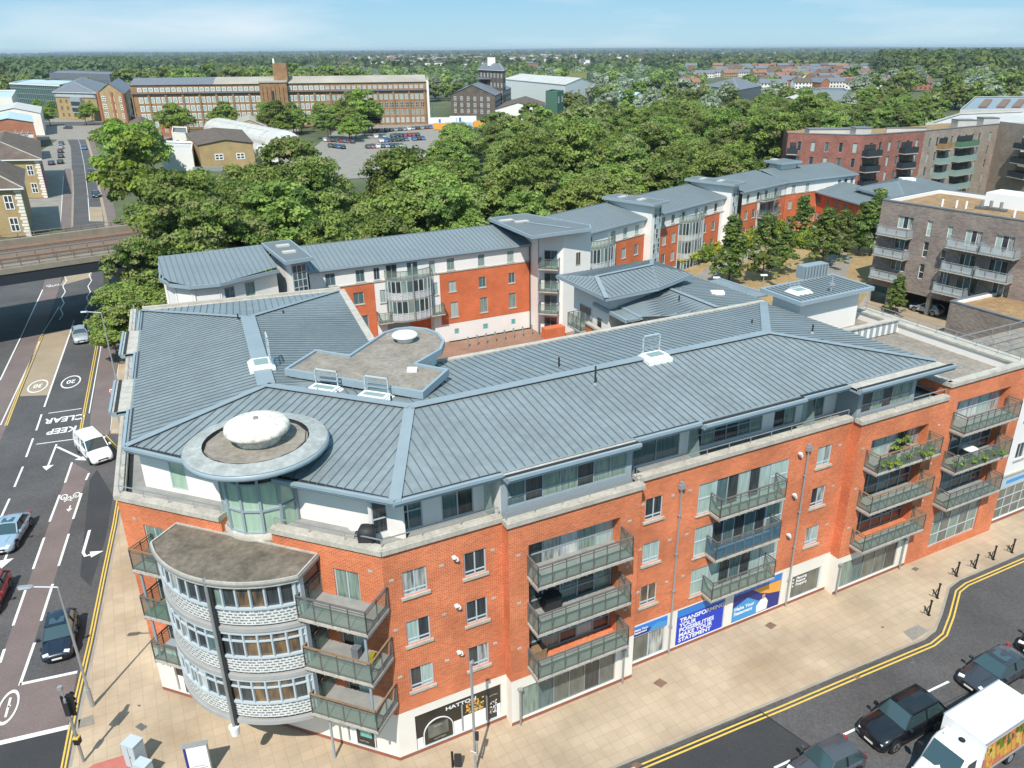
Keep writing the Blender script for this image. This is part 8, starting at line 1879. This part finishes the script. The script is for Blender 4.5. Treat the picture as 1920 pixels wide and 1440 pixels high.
for dx in (-.19, .19):
    m = MB(); m.tube((p.x + dx, p.y - .18, 12.1), (p.x + dx, p.y + .22, 12.98), .013, 'near_black', 5); obj('leg', m, t); m = MB(); m.tube((p.x + dx, p.y + .22, 12.1), (p.x + dx, p.y - .18, 12.54), .013, 'near_black', 5); obj('leg', m, t)
leafy = lambda nm, x, y, z, r, h, sd, mats=[('leaf_light' if 'leaf_light' in M else 'green_paint', 1.0)]: None
def planter(f, s, o, z, w, label, seed):
    x, y, _ = f(s, o, z); t = thing('planter', label, 'planter', (x, y, z), 'planters on the leafy balconies', rotz=RA); m = MB(); m.box(-w / 2, w / 2, -.13, .13, 0, .22, 'terracotta' if seed % 2 else 'near_black'); oo = bpy.data.objects.new('trough', mesh_from(m, 'trough')); COL.objects.link(oo); oo.parent = t; PLANTERS.append((t, w, seed))
PLANTERS = []
for k in range(5): planter(F2, 30.5 + k * 1.05, .85, 9.3, .85, 'leafy plant trough behind the glass of the top balcony full of plants', k)
for k in range(2): planter(F2, 33.0 + k, -.3, 9.3, .7, 'tall leafy plant standing at the back of the top balcony full of plants', 10 + k)
for k in range(5): planter(F2, 38.2 + k * 1.0, .85, 7.3, .8, 'leafy plant trough on the middle balcony with a white table', 20 + k)
x, y, _ = F2(40.2, .1, 7.3); t = thing('balcony_table', 'round white table on the middle balcony of the end bay', 'table', (x, y, 7.3)); m = MB(); m.tube((x, y, 8.0), (x, y, 8.04), .5, 'clean_white', 20); obj('table_top', m, t); m = MB(); m.tube((x, y, 7.3), (x, y, 8.0), .04, 'clean_white', 6); obj('leg', m, t)
def boxthing(name, lb, cat, f, s, o, z, dims, m_, lid=None):
    x, y, _ = f(s, o, z); t = thing(name, lb, cat, (x, y, z)); m = MB(); fbox(m, f, s - dims[0] / 2, s + dims[0] / 2, o - dims[1] / 2, o + dims[1] / 2, z, z + dims[2], m_); obj('body', m, t); m = MB(); fbox(m, f, s - dims[0] / 2 - .02, s + dims[0] / 2 + .02, o - dims[1] / 2 - .02, o + dims[1] / 2 + .02, z + dims[2], z + dims[2] + .05, lid or m_); obj('lid', m, t)
boxthing('storage_box', 'white fabric covered garden bench box on the lowest left corner balcony', 'box', FW, 2.5, .7, 3.97, (1.0, .5, .5), 'clean_white', 'frame_grey')
boxthing('storage_box', 'yellow green toy crate on the middle right corner balcony', 'crate', FW, 14.3, .6, 6.77, (.4, .3, .3), 'leaf_yellow' if 'leaf_yellow' in M else 'road_yellow')
boxthing('storage_box', 'dark box on the middle right corner balcony by the toy crate', 'box', FW, 13.4, .6, 6.77, (.35, .35, .5), 'slate')
boxthing('heat_pump', 'dark box unit standing on the top left corner balcony', 'box', FW, 2.2, .6, 9.57, (.45, .4, .6), 'steel_dark')
boxthing('storage_box', 'grey storage box at the left end of the lowest recessed balcony', 'box', F2, 7.6, -.3, 3.72, (.8, .5, .5), 'timber_rail')
boxthing('storage_box', 'dark storage chest on the middle recessed balcony', 'box', F2, 8.4, -.3, 6.52, (.9, .5, .8), 'near_black')
m = MB(); fbox(m, FW, 1.78, 4.0, .1, 1.4, 6.765, 6.785, 'leaf_lime_flat'if 'leaf_lime_flat' in M else 'green_paint'); o = obj('artificial_turf', m); tag(o, 'green artificial grass laid on the middle left corner balcony', 'turf mat')
p = at(393, 925, 12.1); t = thing('garden_tool', 'green and grey small thing on the terrace left of the glass drum', 'watering can', (p.x, p.y, 12.1)); m = MB(); m.lathe((p.x, p.y), [(.01, 12.1), (.14, 12.12), (.16, 12.35), (.1, 12.42)], 'green_paint', 14); obj('body', m, t); m = MB(); m.tube((p.x + .12, p.y, 12.2), (p.x + .35, p.y, 12.45), .02, 'green_paint', 6); obj('spout', m, t)
# ================================================================ trees
def crown_mesh(name, R, Hh, n_cl, n_leaf, size, mats, seed, shape='round', z0=0.0, clr=.30):
    """leaf clumps spread over and through an uneven crown; R radius, Hh height"""
    r = np.random.RandomState(seed); V = []; F = []; MI = []; vi = 0
    # big boughs give the outline its bulges
    nb = 9 if shape != 'cone' else 12; boughs = []
    for k in range(nb):
        if shape == 'cone':
            t = (k + .5) / nb; rr = R * (1.02 - t) * r.uniform(.25, .6); a = r.uniform(0, 6.28); boughs.append((rr * math.cos(a), rr * math.sin(a), Hh * (t * .9 + .05), R * (1.05 - t) * .75 + .25))
        else:
            a = 6.28 * k / (nb - 2) + r.uniform(-.3, .3); rr = R * r.uniform(.35, .62) if k < nb - 2 else R * .15; zz = Hh * (r.uniform(.24, .60) if k < nb - 2 else .72); boughs.append((rr * math.cos(a), rr * math.sin(a), zz, R * r.uniform(.42, .58)))
    for c in range(n_cl):
        b = boughs[r.randint(nb)]
        d = r.normal(size=3); d /= np.linalg.norm(d); 
        if d[2] < -.5: d[2] *= -.6
        d /= np.linalg.norm(d); sq = .8 if shape != 'cone' else 1.0
        q = np.array(b[:3]) + d * np.array([b[3], b[3], b[3] * sq]) * r.uniform(.72, 1.05)
        cr = R * clr * r.uniform(.65, 1.25) if shape != 'cone' else R * .28 * r.uniform(.6, 1.1)
        mi = r.choice(len(mats), p=[m[1] for m in mats])
        L = r.normal(size=(n_leaf, 3)); L /= np.linalg.norm(L, axis=1)[:, None]; L[:, 2] = np.where(L[:, 2] < -.2, -L[:, 2] * .7, L[:, 2])
        P = q + L * cr * r.uniform(.55, 1.0, size=(n_leaf, 1)) * np.array([1, 1, .75])
        nn = L * .8 + r.normal(size=(n_leaf, 3)) * .45 + np.array([0, 0, .35]); nn /= np.linalg.norm(nn, axis=1)[:, None]
        a = np.cross(nn, r.normal(size=(n_leaf, 3))); a /= np.linalg.norm(a, axis=1)[:, None]; bb = np.cross(nn, a)
        s = size * r.uniform(.6, 1.3, size=(n_leaf, 1))
        pts = np.stack([P + a * s, P + bb * s * .7 + nn * s * .12, P - a * s, P - bb * s * .7 + nn * s * .12], 1).reshape(-1, 3); pts[:, 2] += z0
        V.append(pts); F += [(vi + 4 * i, vi + 4 * i + 1, vi + 4 * i + 2, vi + 4 * i + 3) for i in range(n_leaf)]; MI += [mi] * n_leaf; vi += 4 * n_leaf
    me = bpy.data.meshes.new(name); me.from_pydata(np.concatenate(V).tolist(), [], F)
    for m in mats: me.materials.append(M[m[0]])
    me.polygons.foreach_set('material_index', MI); me.update(); return me
def trunk_mesh(h, r0, crown_r, seed, limbs=7):
    mb = MB(); rr = random.Random(seed); p = Vector((0, 0, -.2)); k = 5
    for i in range(k):
        q = Vector((rr.uniform(-.15, .15) * i * .4, rr.uniform(-.15, .15) * i * .4, h * (i + 1) / k)); mb.tube(p, q, r0 * (1 - .13 * i), 'bark', 8, r2=r0 * (1 - .13 * (i + 1)), caps=False); p = q
    for i in range(limbs):
        a = 6.28 * i / limbs + rr.uniform(-.3, .3); z = h * rr.uniform(.55, .95); e = Vector((math.cos(a) * crown_r * .55, math.sin(a) * crown_r * .55, z + crown_r * rr.uniform(.35, .8))); mid = Vector((e.x * .45, e.y * .45, z + (e.z - z) * .65))
        mb.tube((0, 0, z), mid, r0 * .42, 'bark', 6, r2=r0 * .25, caps=False); mb.tube(mid, e, r0 * .25, 'bark', 5, r2=r0 * .07, caps=False)
    return mb
def make_tree(name, R, H, trunk_h, mats, seed, n_cl=70, n_leaf=70, size=.42, shape='round', clr=.3, r0=.28):
    t = lthing(name, '', 'tree'); tm = trunk_mesh(trunk_h + (H - trunk_h) * .35, r0, R, seed, 7 if shape != 'cone' else 4); obj('trunk', tm, t)
    me = crown_mesh('crown', R, H - trunk_h, n_cl, n_leaf, size, mats, seed, shape, trunk_h, clr); o = bpy.data.objects.new('crown', me); COL.objects.link(o); o.parent = t; BASE[o.name] = Vector((0, 0, 0)); return t
BROAD = [('leaf_light', .34), ('leaf_mid', .44), ('leaf_dark', .14), ('leaf_olive', .08)]
OLIVE = [('leaf_olive', .34), ('leaf_mid', .34), ('leaf_light', .2), ('leaf_dark', .12)]
protos = {
 'wood': [make_tree('broadleaf_tree', 8.2, 17.5, 2.4, BROAD, 11, 250, 84, .27, clr=.17), make_tree('broadleaf_tree', 7.2, 18.5, 2.6, OLIVE, 12, 240, 80, .26, clr=.17), make_tree('broadleaf_tree', 8.8, 16.2, 2.0, BROAD, 13, 250, 84, .27, clr=.17), make_tree('broadleaf_tree', 6.8, 16.5, 2.4, [('leaf_mid', .45), ('leaf_dark', .15), ('leaf_light', .4)], 14, 230, 80, .26, clr=.18), make_tree('broadleaf_tree', 7.6, 15.0, 2.2, [('leaf_light', .6), ('leaf_olive', .3), ('leaf_mid', .1)], 15, 230, 80, .26, clr=.18)],
 'lime': [make_tree('lime_tree', 6.2, 14.0, 1.6, [('leaf_lime', .55), ('leaf_light', .3), ('leaf_mid', .15)], 21, 170, 46, .34, clr=.2), make_tree('lime_tree', 5.4, 12.5, 1.6, [('leaf_lime', .4), ('leaf_light', .35), ('leaf_mid', .25)], 22, 160, 46, .34, clr=.2)],
 'garden': [make_tree('garden_tree', 2.5, 9.2, .8, [('leaf_mid', .45), ('leaf_dark', .45), ('leaf_olive', .1)], 31, 190, 60, .16, 'cone', r0=.14), make_tree('garden_tree', 2.3, 8.0, 1.1, [('leaf_mid', .45), ('leaf_dark', .4), ('leaf_olive', .15)], 32, 170, 55, .16, 'cone', r0=.12)],
 'silver': [make_tree('willow_tree', 9, 14, 1, [('leaf_silver', .65), ('leaf_silver_dark', .35)], 41, 90, 30, .8, clr=.24), make_tree('willow_tree', 8, 12.5, 1, [('leaf_silver', .55), ('leaf_silver_dark', .35), ('leaf_mid', .1)], 42, 90, 30, .75, clr=.24)],
 'far': [make_tree('distant_tree', 8, 13.5, 1.0, BROAD, 51, 85, 28, .8, clr=.24), make_tree('distant_tree', 7, 15, 1.2, [('leaf_dark', .35), ('leaf_mid', .4), ('leaf_light', .25)], 52, 85, 28, .75, clr=.24), make_tree('distant_tree', 9, 12.5, 1.0, OLIVE, 53, 85, 28, .85, clr=.24)],
 'copper': [make_tree('copper_tree', 5, 11, 2, [('leaf_copper', 1.0)], 61, 45, 30, .8)],
 'poplar': [make_tree('poplar_tree', 4, 26, 1, [('leaf_dark', .6), ('leaf_mid', .4)], 71, 50, 24, 1.0, 'cone')]}
used_t = set(); TREEN = 0
def tree(kind, x, y, s, label, group=None, var=None, rz=None, z=0, rs=random.Random(77)):
    global TREEN
    lst = protos[kind]; i = rs.randrange(len(lst)) if var is None else var; o = lst[i]
    if (kind, i) in used_t: o = copy_tree(o)
    used_t.add((kind, i)); sc = (s * rs.uniform(.93, 1.08), s * rs.uniform(.93, 1.08), s * rs.uniform(.92, 1.1))
    place(o, (x, y, z), rs.uniform(0, 6.28) if rz is None else rz, sc); o['label'] = label
    if group: o['group'] = group
    TREEN += 1; return o
def inpoly(poly, x, y):
    c = False; n = len(poly)
    for i in range(n):
        x0, y0 = poly[i]; x1, y1 = poly[(i + 1) % n]
        if (y0 > y) != (y1 > y) and x < (x1 - x0) * (y - y0) / (y1 - y0) + x0: c = not c
    return c
def scatter(poly, dist, seed, tries=6000, maxn=400):
    r = random.Random(seed); xs = [p[0] for p in poly]; ys = [p[1] for p in poly]; out = []
    for _ in range(tries):
        x, y = r.uniform(min(xs), max(xs)), r.uniform(min(ys), max(ys))
        if inpoly(poly, x, y) and all((x - a) ** 2 + (y - b) ** 2 > dist * dist for a, b in out): out.append((x, y))
        if len(out) >= maxn: break
    return out
# the wood behind the courtyard row
wood = [(-43, 92), (-48, 112), (-55, 137), (-40, 146), (-22, 138), (-14, 130), (-4, 146), (10, 186), (22, 215), (40, 285), (95, 300), (96, 232), (72, 196), (54, 180), (36, 158), (16, 132), (2, 116), (-8, 108), (-34, 96)]
G1 = 'trees of the wood behind the courtyard row'
for x, y in scatter(wood, 8.6, 5):
    px_, _ = pix(x, y, 10)[0], 0
    tree('wood', x, y, random.Random(int(x * 31 + y)).uniform(.78, 1.12), 'broad green tree in the dense wood behind the courtyard row', G1)
wood2 = [at2(x, y, 9) for x, y in ((815, 292), (845, 250), (900, 232), (1000, 218), (1150, 203), (1485, 206), (1490, 232), (1200, 246), (1000, 272), (870, 305))]
for x, y in scatter(wood2, 10.5, 15, 6000, 130):
    if inpoly(wood, x, y): continue
    tree('wood' if y < 260 else 'far', x, y, random.Random(int(x * 17 + y)).uniform(.65, .9), 'green tree on the far side of the wood below the mill and warehouse', 'trees on the far side of the wood')
# trees by the near road and bridge
for q, (px_, py_) in enumerate([(385, 440), (430, 440), (360, 455), (480, 425), (340, 470), (545, 415), (610, 415), (680, 410), (450, 410), (520, 400)]):
    p = at(px_, py_, 10); tree('wood', p.x, p.y, .72, 'green tree in the front row close behind the courtyard roofs', 'front row of trees behind the courtyard roofs')
for (px_, py_, z, s, lb) in [(255, 400, 8, .6, 'green tree right behind the far bridge parapet'), (310, 408, 9, .7, 'green tree between the lime trees and the wood'), (318, 360, 9, .7, 'dark green tree right of the large lime tree'), (238, 545, 8, .62, 'green tree overhanging the cycle track between the bridge and the orange corner block'), (262, 470, 10, .7, 'tall tree between the railway and the left end of the courtyard row'), (330, 445, 10, .75, 'tree behind the rounded end of the courtyard row'), (205, 600, 5, .36, 'small tree leaning over the pavement near the silver car')]:
    p = at(px_, py_, z); tree('wood', p.x, p.y, s, lb)
for (px_, py_, z, s, lb) in [(232, 290, 9, 1.45, 'bright lime green tree nearest the far street bend'), (275, 268, 9, 1.2, 'bright lime green tree behind its larger neighbour by the far street'), (262, 350, 9, 1.4, 'large bright green tree above the bridge parapet by the street'), (215, 262, 7, 1.0, 'low bright green tree at the kerb of the far street'), (322, 222, 8, 1.0, 'rounded green tree left of the long white shed'), (345, 215, 8, .8, 'round tree between the two low white sheds'), (678, 185, 14, 1.55, 'tall bright green tree standing alone in front of the long factory')]:
    p = at(px_, py_, z); tree('lime', p.x, p.y, s, lb)
p = at(690, 226, 5); tree('copper', p.x, p.y, .9, 'dark copper leaved tree at the foot of the tall bright tree')
G2 = 'trees in front of the long factory'
rr = random.Random(6)
for k in range(46):
    x = rr.uniform(395, 720); y = 196 + (x - 395) / 325 * 18 + rr.uniform(-3, 26)
    if 690 < x and y > 226: continue
    p = at(x, y, 6); tree('lime' if k % 3 else 'wood', p.x, p.y, rr.uniform(.65, .9), 'green tree in the belt between the white sheds and the long factory', G2)
for (x, y) in ((170, 208), (158, 214), (70, 205), (95, 200), (90, 215), (10, 200)):
    p = at(x, y, 5); tree('lime', p.x, p.y, .7, 'street tree near the yellow brick offices', 'street trees near the offices')
G3 = 'trees between the wood and the white warehouse'
for k in range(46):
    x = rr.uniform(840, 1480); y = rr.uniform(186, 232) - (8 if x > 1100 else 0)
    if x < 960 and y < 215: continue
    p = at(x, y, 6); tree('far', p.x, p.y, rr.uniform(.55, .8), 'dark green tree beyond the wood and before the warehouse', G3)
G4 = 'trees beside the far apartments'
for k in range(60):
    x = rr.uniform(1500, 1800); y = rr.uniform(180, 226)
    if x > 1760 and y > 195: continue
    p = at(x, y, 6); tree(['wood', 'far'][k % 2], p.x, p.y, rr.uniform(.6, .85), 'green tree in the belt behind the red brick apartments', G4)
# garden trees
for i, (x, y, s) in enumerate([(1366, 530, 1.0), (1428, 528, 1.1), (1466, 512, .8), (1500, 446, .9), (1540, 502, 1.05), (1572, 490, .85), (1610, 470, .9), (1632, 480, 1.0)]):
    p = at(x, y, GZ); tree('garden', p.x, p.y, s * 1.1, ['leftmost dark conical garden tree by the lamp', 'tallest conical garden tree in front of the lawn', 'slim garden tree left of the dry lawn', 'conical tree before the orange brick wall corner', 'broad conical tree right of the dry lawn', 'conical tree just behind the broad one beside the lawn', 'brownish garden tree next to the low orange brick wing', 'dark tree against the end of the purple brick block'][i], z=GZ)
p = at(1676, 590, 0); tree('garden', p.x, p.y, .62, 'single bright young tree on the tan access road', var=1)
# hedges and shrubs
def shrub(name, px, h, r, mats, label, seed, n=26):
    p = at(px[0], px[1], GZ); me = crown_mesh('foliage', r, h, n * 2, 40, .19, mats, seed, 'round', 0.0, .34); o = bpy.data.objects.new(name, me); COL.objects.link(o); o.location = (p.x, p.y, GZ); tag(o, label, 'shrub'); return o
for i, (x, y, r, yel, lb) in enumerate([(1290, 493, 2.2, 1, 'bright yellow shrub at the near end of the garden bed'), (1312, 488, 2.4, 0, 'green hedge mound behind the near yellow shrub'), (1338, 478, 1.8, 1, 'yellow shrub in the middle of the garden bed'), (1388, 462, 2.2, 1, 'yellow shrub next to the tallest garden tree'), (1405, 450, 2.4, 0, 'green mound beside the path bend'), (1440, 446, 1.8, 1, 'yellow shrub nearest the blue grey tower'), (1460, 442, 3.0, 0, 'large rounded green hedge before the white wall'), (1480, 462, 2.8, 0, 'low clipped hedge along the top of the lawn'), (1505, 462, 2.8, 0, 'low clipped hedge at the lawn corner'), (1520, 450, 2.0, 1, 'yellow shrub behind the conical tree')]):
    shrub('garden_shrub', (x, y), 1.6, r, [('leaf_yellow', .7), ('leaf_lime', .3)] if yel else [('leaf_lime', .5), ('leaf_mid', .5)], lb, 300 + i)
# mid and far belts
GF = 'distant trees on the plain'; GS = 'distant silver willows'
NF = 0; lab_f = 'rounded green tree in the distant belt below the horizon'; lab_s = 'pale silver green willow in the distant belt'
def belt(x0, x1, d0, d1, n, kinds_, s0, s1, seed):
    global NF
    r = random.Random(seed)
    for k in range(n):
        x = r.uniform(x0, x1); d = r.uniform(d0, d1); kd = r.choice(kinds_); X = (x - CPX) / FPX * d
        tree(kd, X, d, r.uniform(s0, s1), lab_s if kd == 'silver' else lab_f, GS if kd == 'silver' else GF); NF += 1
belt(-20, 250, 620, 900, 22, ['far'], .8, 1.1, 1)
belt(240, 480, 560, 700, 22, ['silver', 'silver', 'far'], .8, 1.0, 2)
belt(280, 700, 620, 800, 44, ['far'], 1.2, 1.5, 3); belt(490, 690, 560, 620, 14, ['far'], 1.2, 1.5, 4)
belt(660, 880, 560, 760, 24, ['silver', 'far'], .8, 1.0, 5)
belt(950, 1120, 640, 800, 20, ['silver', 'silver', 'far'], 1.0, 1.2, 6)
belt(1110, 1300, 430, 620, 34, ['silver', 'silver', 'far'], .9, 1.15, 7); belt(1300, 1500, 420, 560, 9, ['silver', 'far'], .75, 1.0, 8)
belt(1560, 1960, 420, 900, 60, ['far', 'far', 'silver'], .9, 1.2, 9); belt(1860, 1960, 380, 480, 8, ['silver'], 1.0, 1.2, 10)
belt(1480, 1720, 430, 560, 8, ['silver', 'far'], .7, .9, 12)
for x, d in ((1509, 1500), (1525, 1500), (1753, 1300), (1642, 1200)):
    tree('poplar', (x - CPX) / FPX * d, d, 1.0, 'tall narrow poplar standing above the skyline on the right', 'poplars on the skyline')
# woods beyond: masses nobody could count
def wood_mass(name, label, n, d0, d1, seed, mats, r0=6, r1=11, pw=1.0, gap=None, x0=-150, x1=2070, cards=40):
    r = np.random.RandomState(seed); C = []; RR = []; MI = []
    for k in range(n):
        d = d0 + (d1 - d0) * r.rand() ** pw; x = r.uniform(x0, x1)
        if gap and gap(x, d): continue
        C.append(((x - CPX) / FPX * d, d)); RR.append(r.uniform(r0, r1)); MI.append(r.randint(len(mats)))
    C = np.array(C); RR = np.array(RR); m = len(C); L = r.normal(size=(m, cards, 3)); L /= np.linalg.norm(L, axis=2)[..., None]; L[..., 2] = np.abs(L[..., 2])
    rad = RR[:, None, None] * np.array([1, 1, 1.25]) * r.uniform(.75, 1.08, size=(m, cards, 1)); P = L * rad; P[..., 0] += C[:, None, 0]; P[..., 1] += C[:, None, 1]; P[..., 2] += RR[:, None] * .1
    nn = L + r.normal(size=L.shape) * .35; nn /= np.linalg.norm(nn, axis=2)[..., None]; a = np.cross(nn, r.normal(size=L.shape)); a /= np.linalg.norm(a, axis=2)[..., None]; b = np.cross(nn, a)
    s = RR[:, None, None] * (2.3 / math.sqrt(cards)) * r.uniform(.7, 1.2, size=(m, cards, 1))
    V = np.stack([P + a * s, P + b * s, P - a * s, P - b * s], 2).reshape(-1, 3); F = np.arange(len(V)).reshape(-1, 4).tolist()
    me = bpy.data.meshes.new(name); me.from_pydata(V.tolist(), [], F)
    for q in mats: me.materials.append(M[q])
    me.polygons.foreach_set('material_index', np.repeat(MI, cards).astype(int)); me.update(); o = bpy.data.objects.new(name, me); COL.objects.link(o); tag(o, label, 'wood', kind='stuff'); return o
wood_mass('distant_wood', 'wide belt of mixed trees between the distant houses', 1500, 760, 1500, 1, ['leaf_far', 'leaf_mid', 'leaf_dark', 'leaf_silver_dark', 'leaf_light'], 4, 8, 1, lambda x, d: 1280 < x < 1750 and (hash((int(x / 22), int(d / 45))) % 7), cards=90)
wood_mass('distant_wood', 'dark green woods stretching to the horizon', 5200, 1500, 6500, 2, ['leaf_far', 'leaf_dark', 'leaf_mid'], 6, 12, 1.3, lambda x, d: 640 < x < 1200 and d < 4000 and (hash((int(x / 30), int(d / 130))) % 2), cards=20)
wood_mass('distant_wood', 'blue hazed woods along the horizon', 3500, 6500, 14000, 3, ['leaf_far', 'leaf_dark'], 9, 17, 1, cards=12)
wood_mass('distant_wood', 'dark tree line at the far left of the skyline', 500, 900, 2200, 5, ['leaf_far', 'leaf_dark'], 8, 17, 1, None, -120, 330, 170)
wood_mass('distant_wood', 'tree covered rise on the right of the skyline', 700, 950, 2000, 6, ['leaf_far', 'leaf_dark', 'leaf_mid'], 10, 21, 1, None, 1600, 2050, 240)
hb = MB(); n = 60
for i in range(n):
    x0, x1 = -9000 + 18000 * i / n, -9000 + 18000 * (i + 1) / n; h = lambda x: 34 + 8 * math.sin(x / 2300 + .6) + 4 * math.sin(x / 800)
    hb.poly([(x0, 15000, -1), (x1, 15000, -1), (x1, 16500, h(x1)), (x0, 16500, h(x0))], 'far_land'); hb.poly([(x0, 16500, h(x0)), (x1, 16500, h(x1)), (x1, 19000, -1), (x0, 19000, -1)], 'far_land')
struct('hills', hb)
# undergrowth under the wood
ug = MB(); r_ = random.Random(8)
us = scatter(wood, 2.2, 9, 9000, 1500)
V = []; me = crown_mesh('undergrowth', 1.0, 1.0, 3, 20, .5, [('leaf_mid', .6), ('leaf_dark', .4)], 99)
base = np.array([v.co[:] for v in me.vertices]); nf = len(me.polygons); VV = []; FF = []
for i, (x, y) in enumerate(us):
    VV.append(base * np.array([1.4, 1.4, 1.6]) + np.array([x, y, .2])); FF += [(i * nf * 4 + 4 * j, i * nf * 4 + 4 * j + 1, i * nf * 4 + 4 * j + 2, i * nf * 4 + 4 * j + 3) for j in range(nf)]
mu = bpy.data.meshes.new('undergrowth'); mu.from_pydata(np.concatenate(VV).tolist(), [], FF); mu.materials.append(M['leaf_dark']); o = bpy.data.objects.new('undergrowth', mu); COL.objects.link(o); tag(o, 'dark bushes filling the ground under the wood', 'undergrowth', kind='stuff')
for t, w, sd in PLANTERS:
    tall = sd in (10, 11); me = crown_mesh('foliage', w * .55, .9 if tall else .5, 10, 26, .07, [('leaf_lime', .35), ('leaf_light', .35), ('leaf_mid', .3)], 500 + sd, 'round', .15, .4); o = bpy.data.objects.new('foliage', me); COL.objects.link(o); o.parent = t
# ================================================================ thin summer haze
hz_ = MB(); hz_.box(-11500, 11500, -250, 14500, -1.5, 50, 'frame_grey'); hm = bpy.data.materials.new('haze_air'); hm.use_nodes = True; hn = hm.node_tree.nodes
for n in list(hn): hn.remove(n)
ho = hn.new('ShaderNodeOutputMaterial'); hv = hn.new('ShaderNodeVolumePrincipled'); hv.inputs['Color'].default_value = (.80, .90, 1.0, 1); hv.inputs['Density'].default_value = 0.00008; hv.inputs['Anisotropy'].default_value = 0.2
hm.node_tree.links.new(hv.outputs[0], ho.inputs['Volume']); hz_.mats = [hm]
o = obj('haze', hz_); o['kind'] = 'stuff'; o['label'] = 'thin bluish summer haze over the distance'; o['category'] = 'haze'
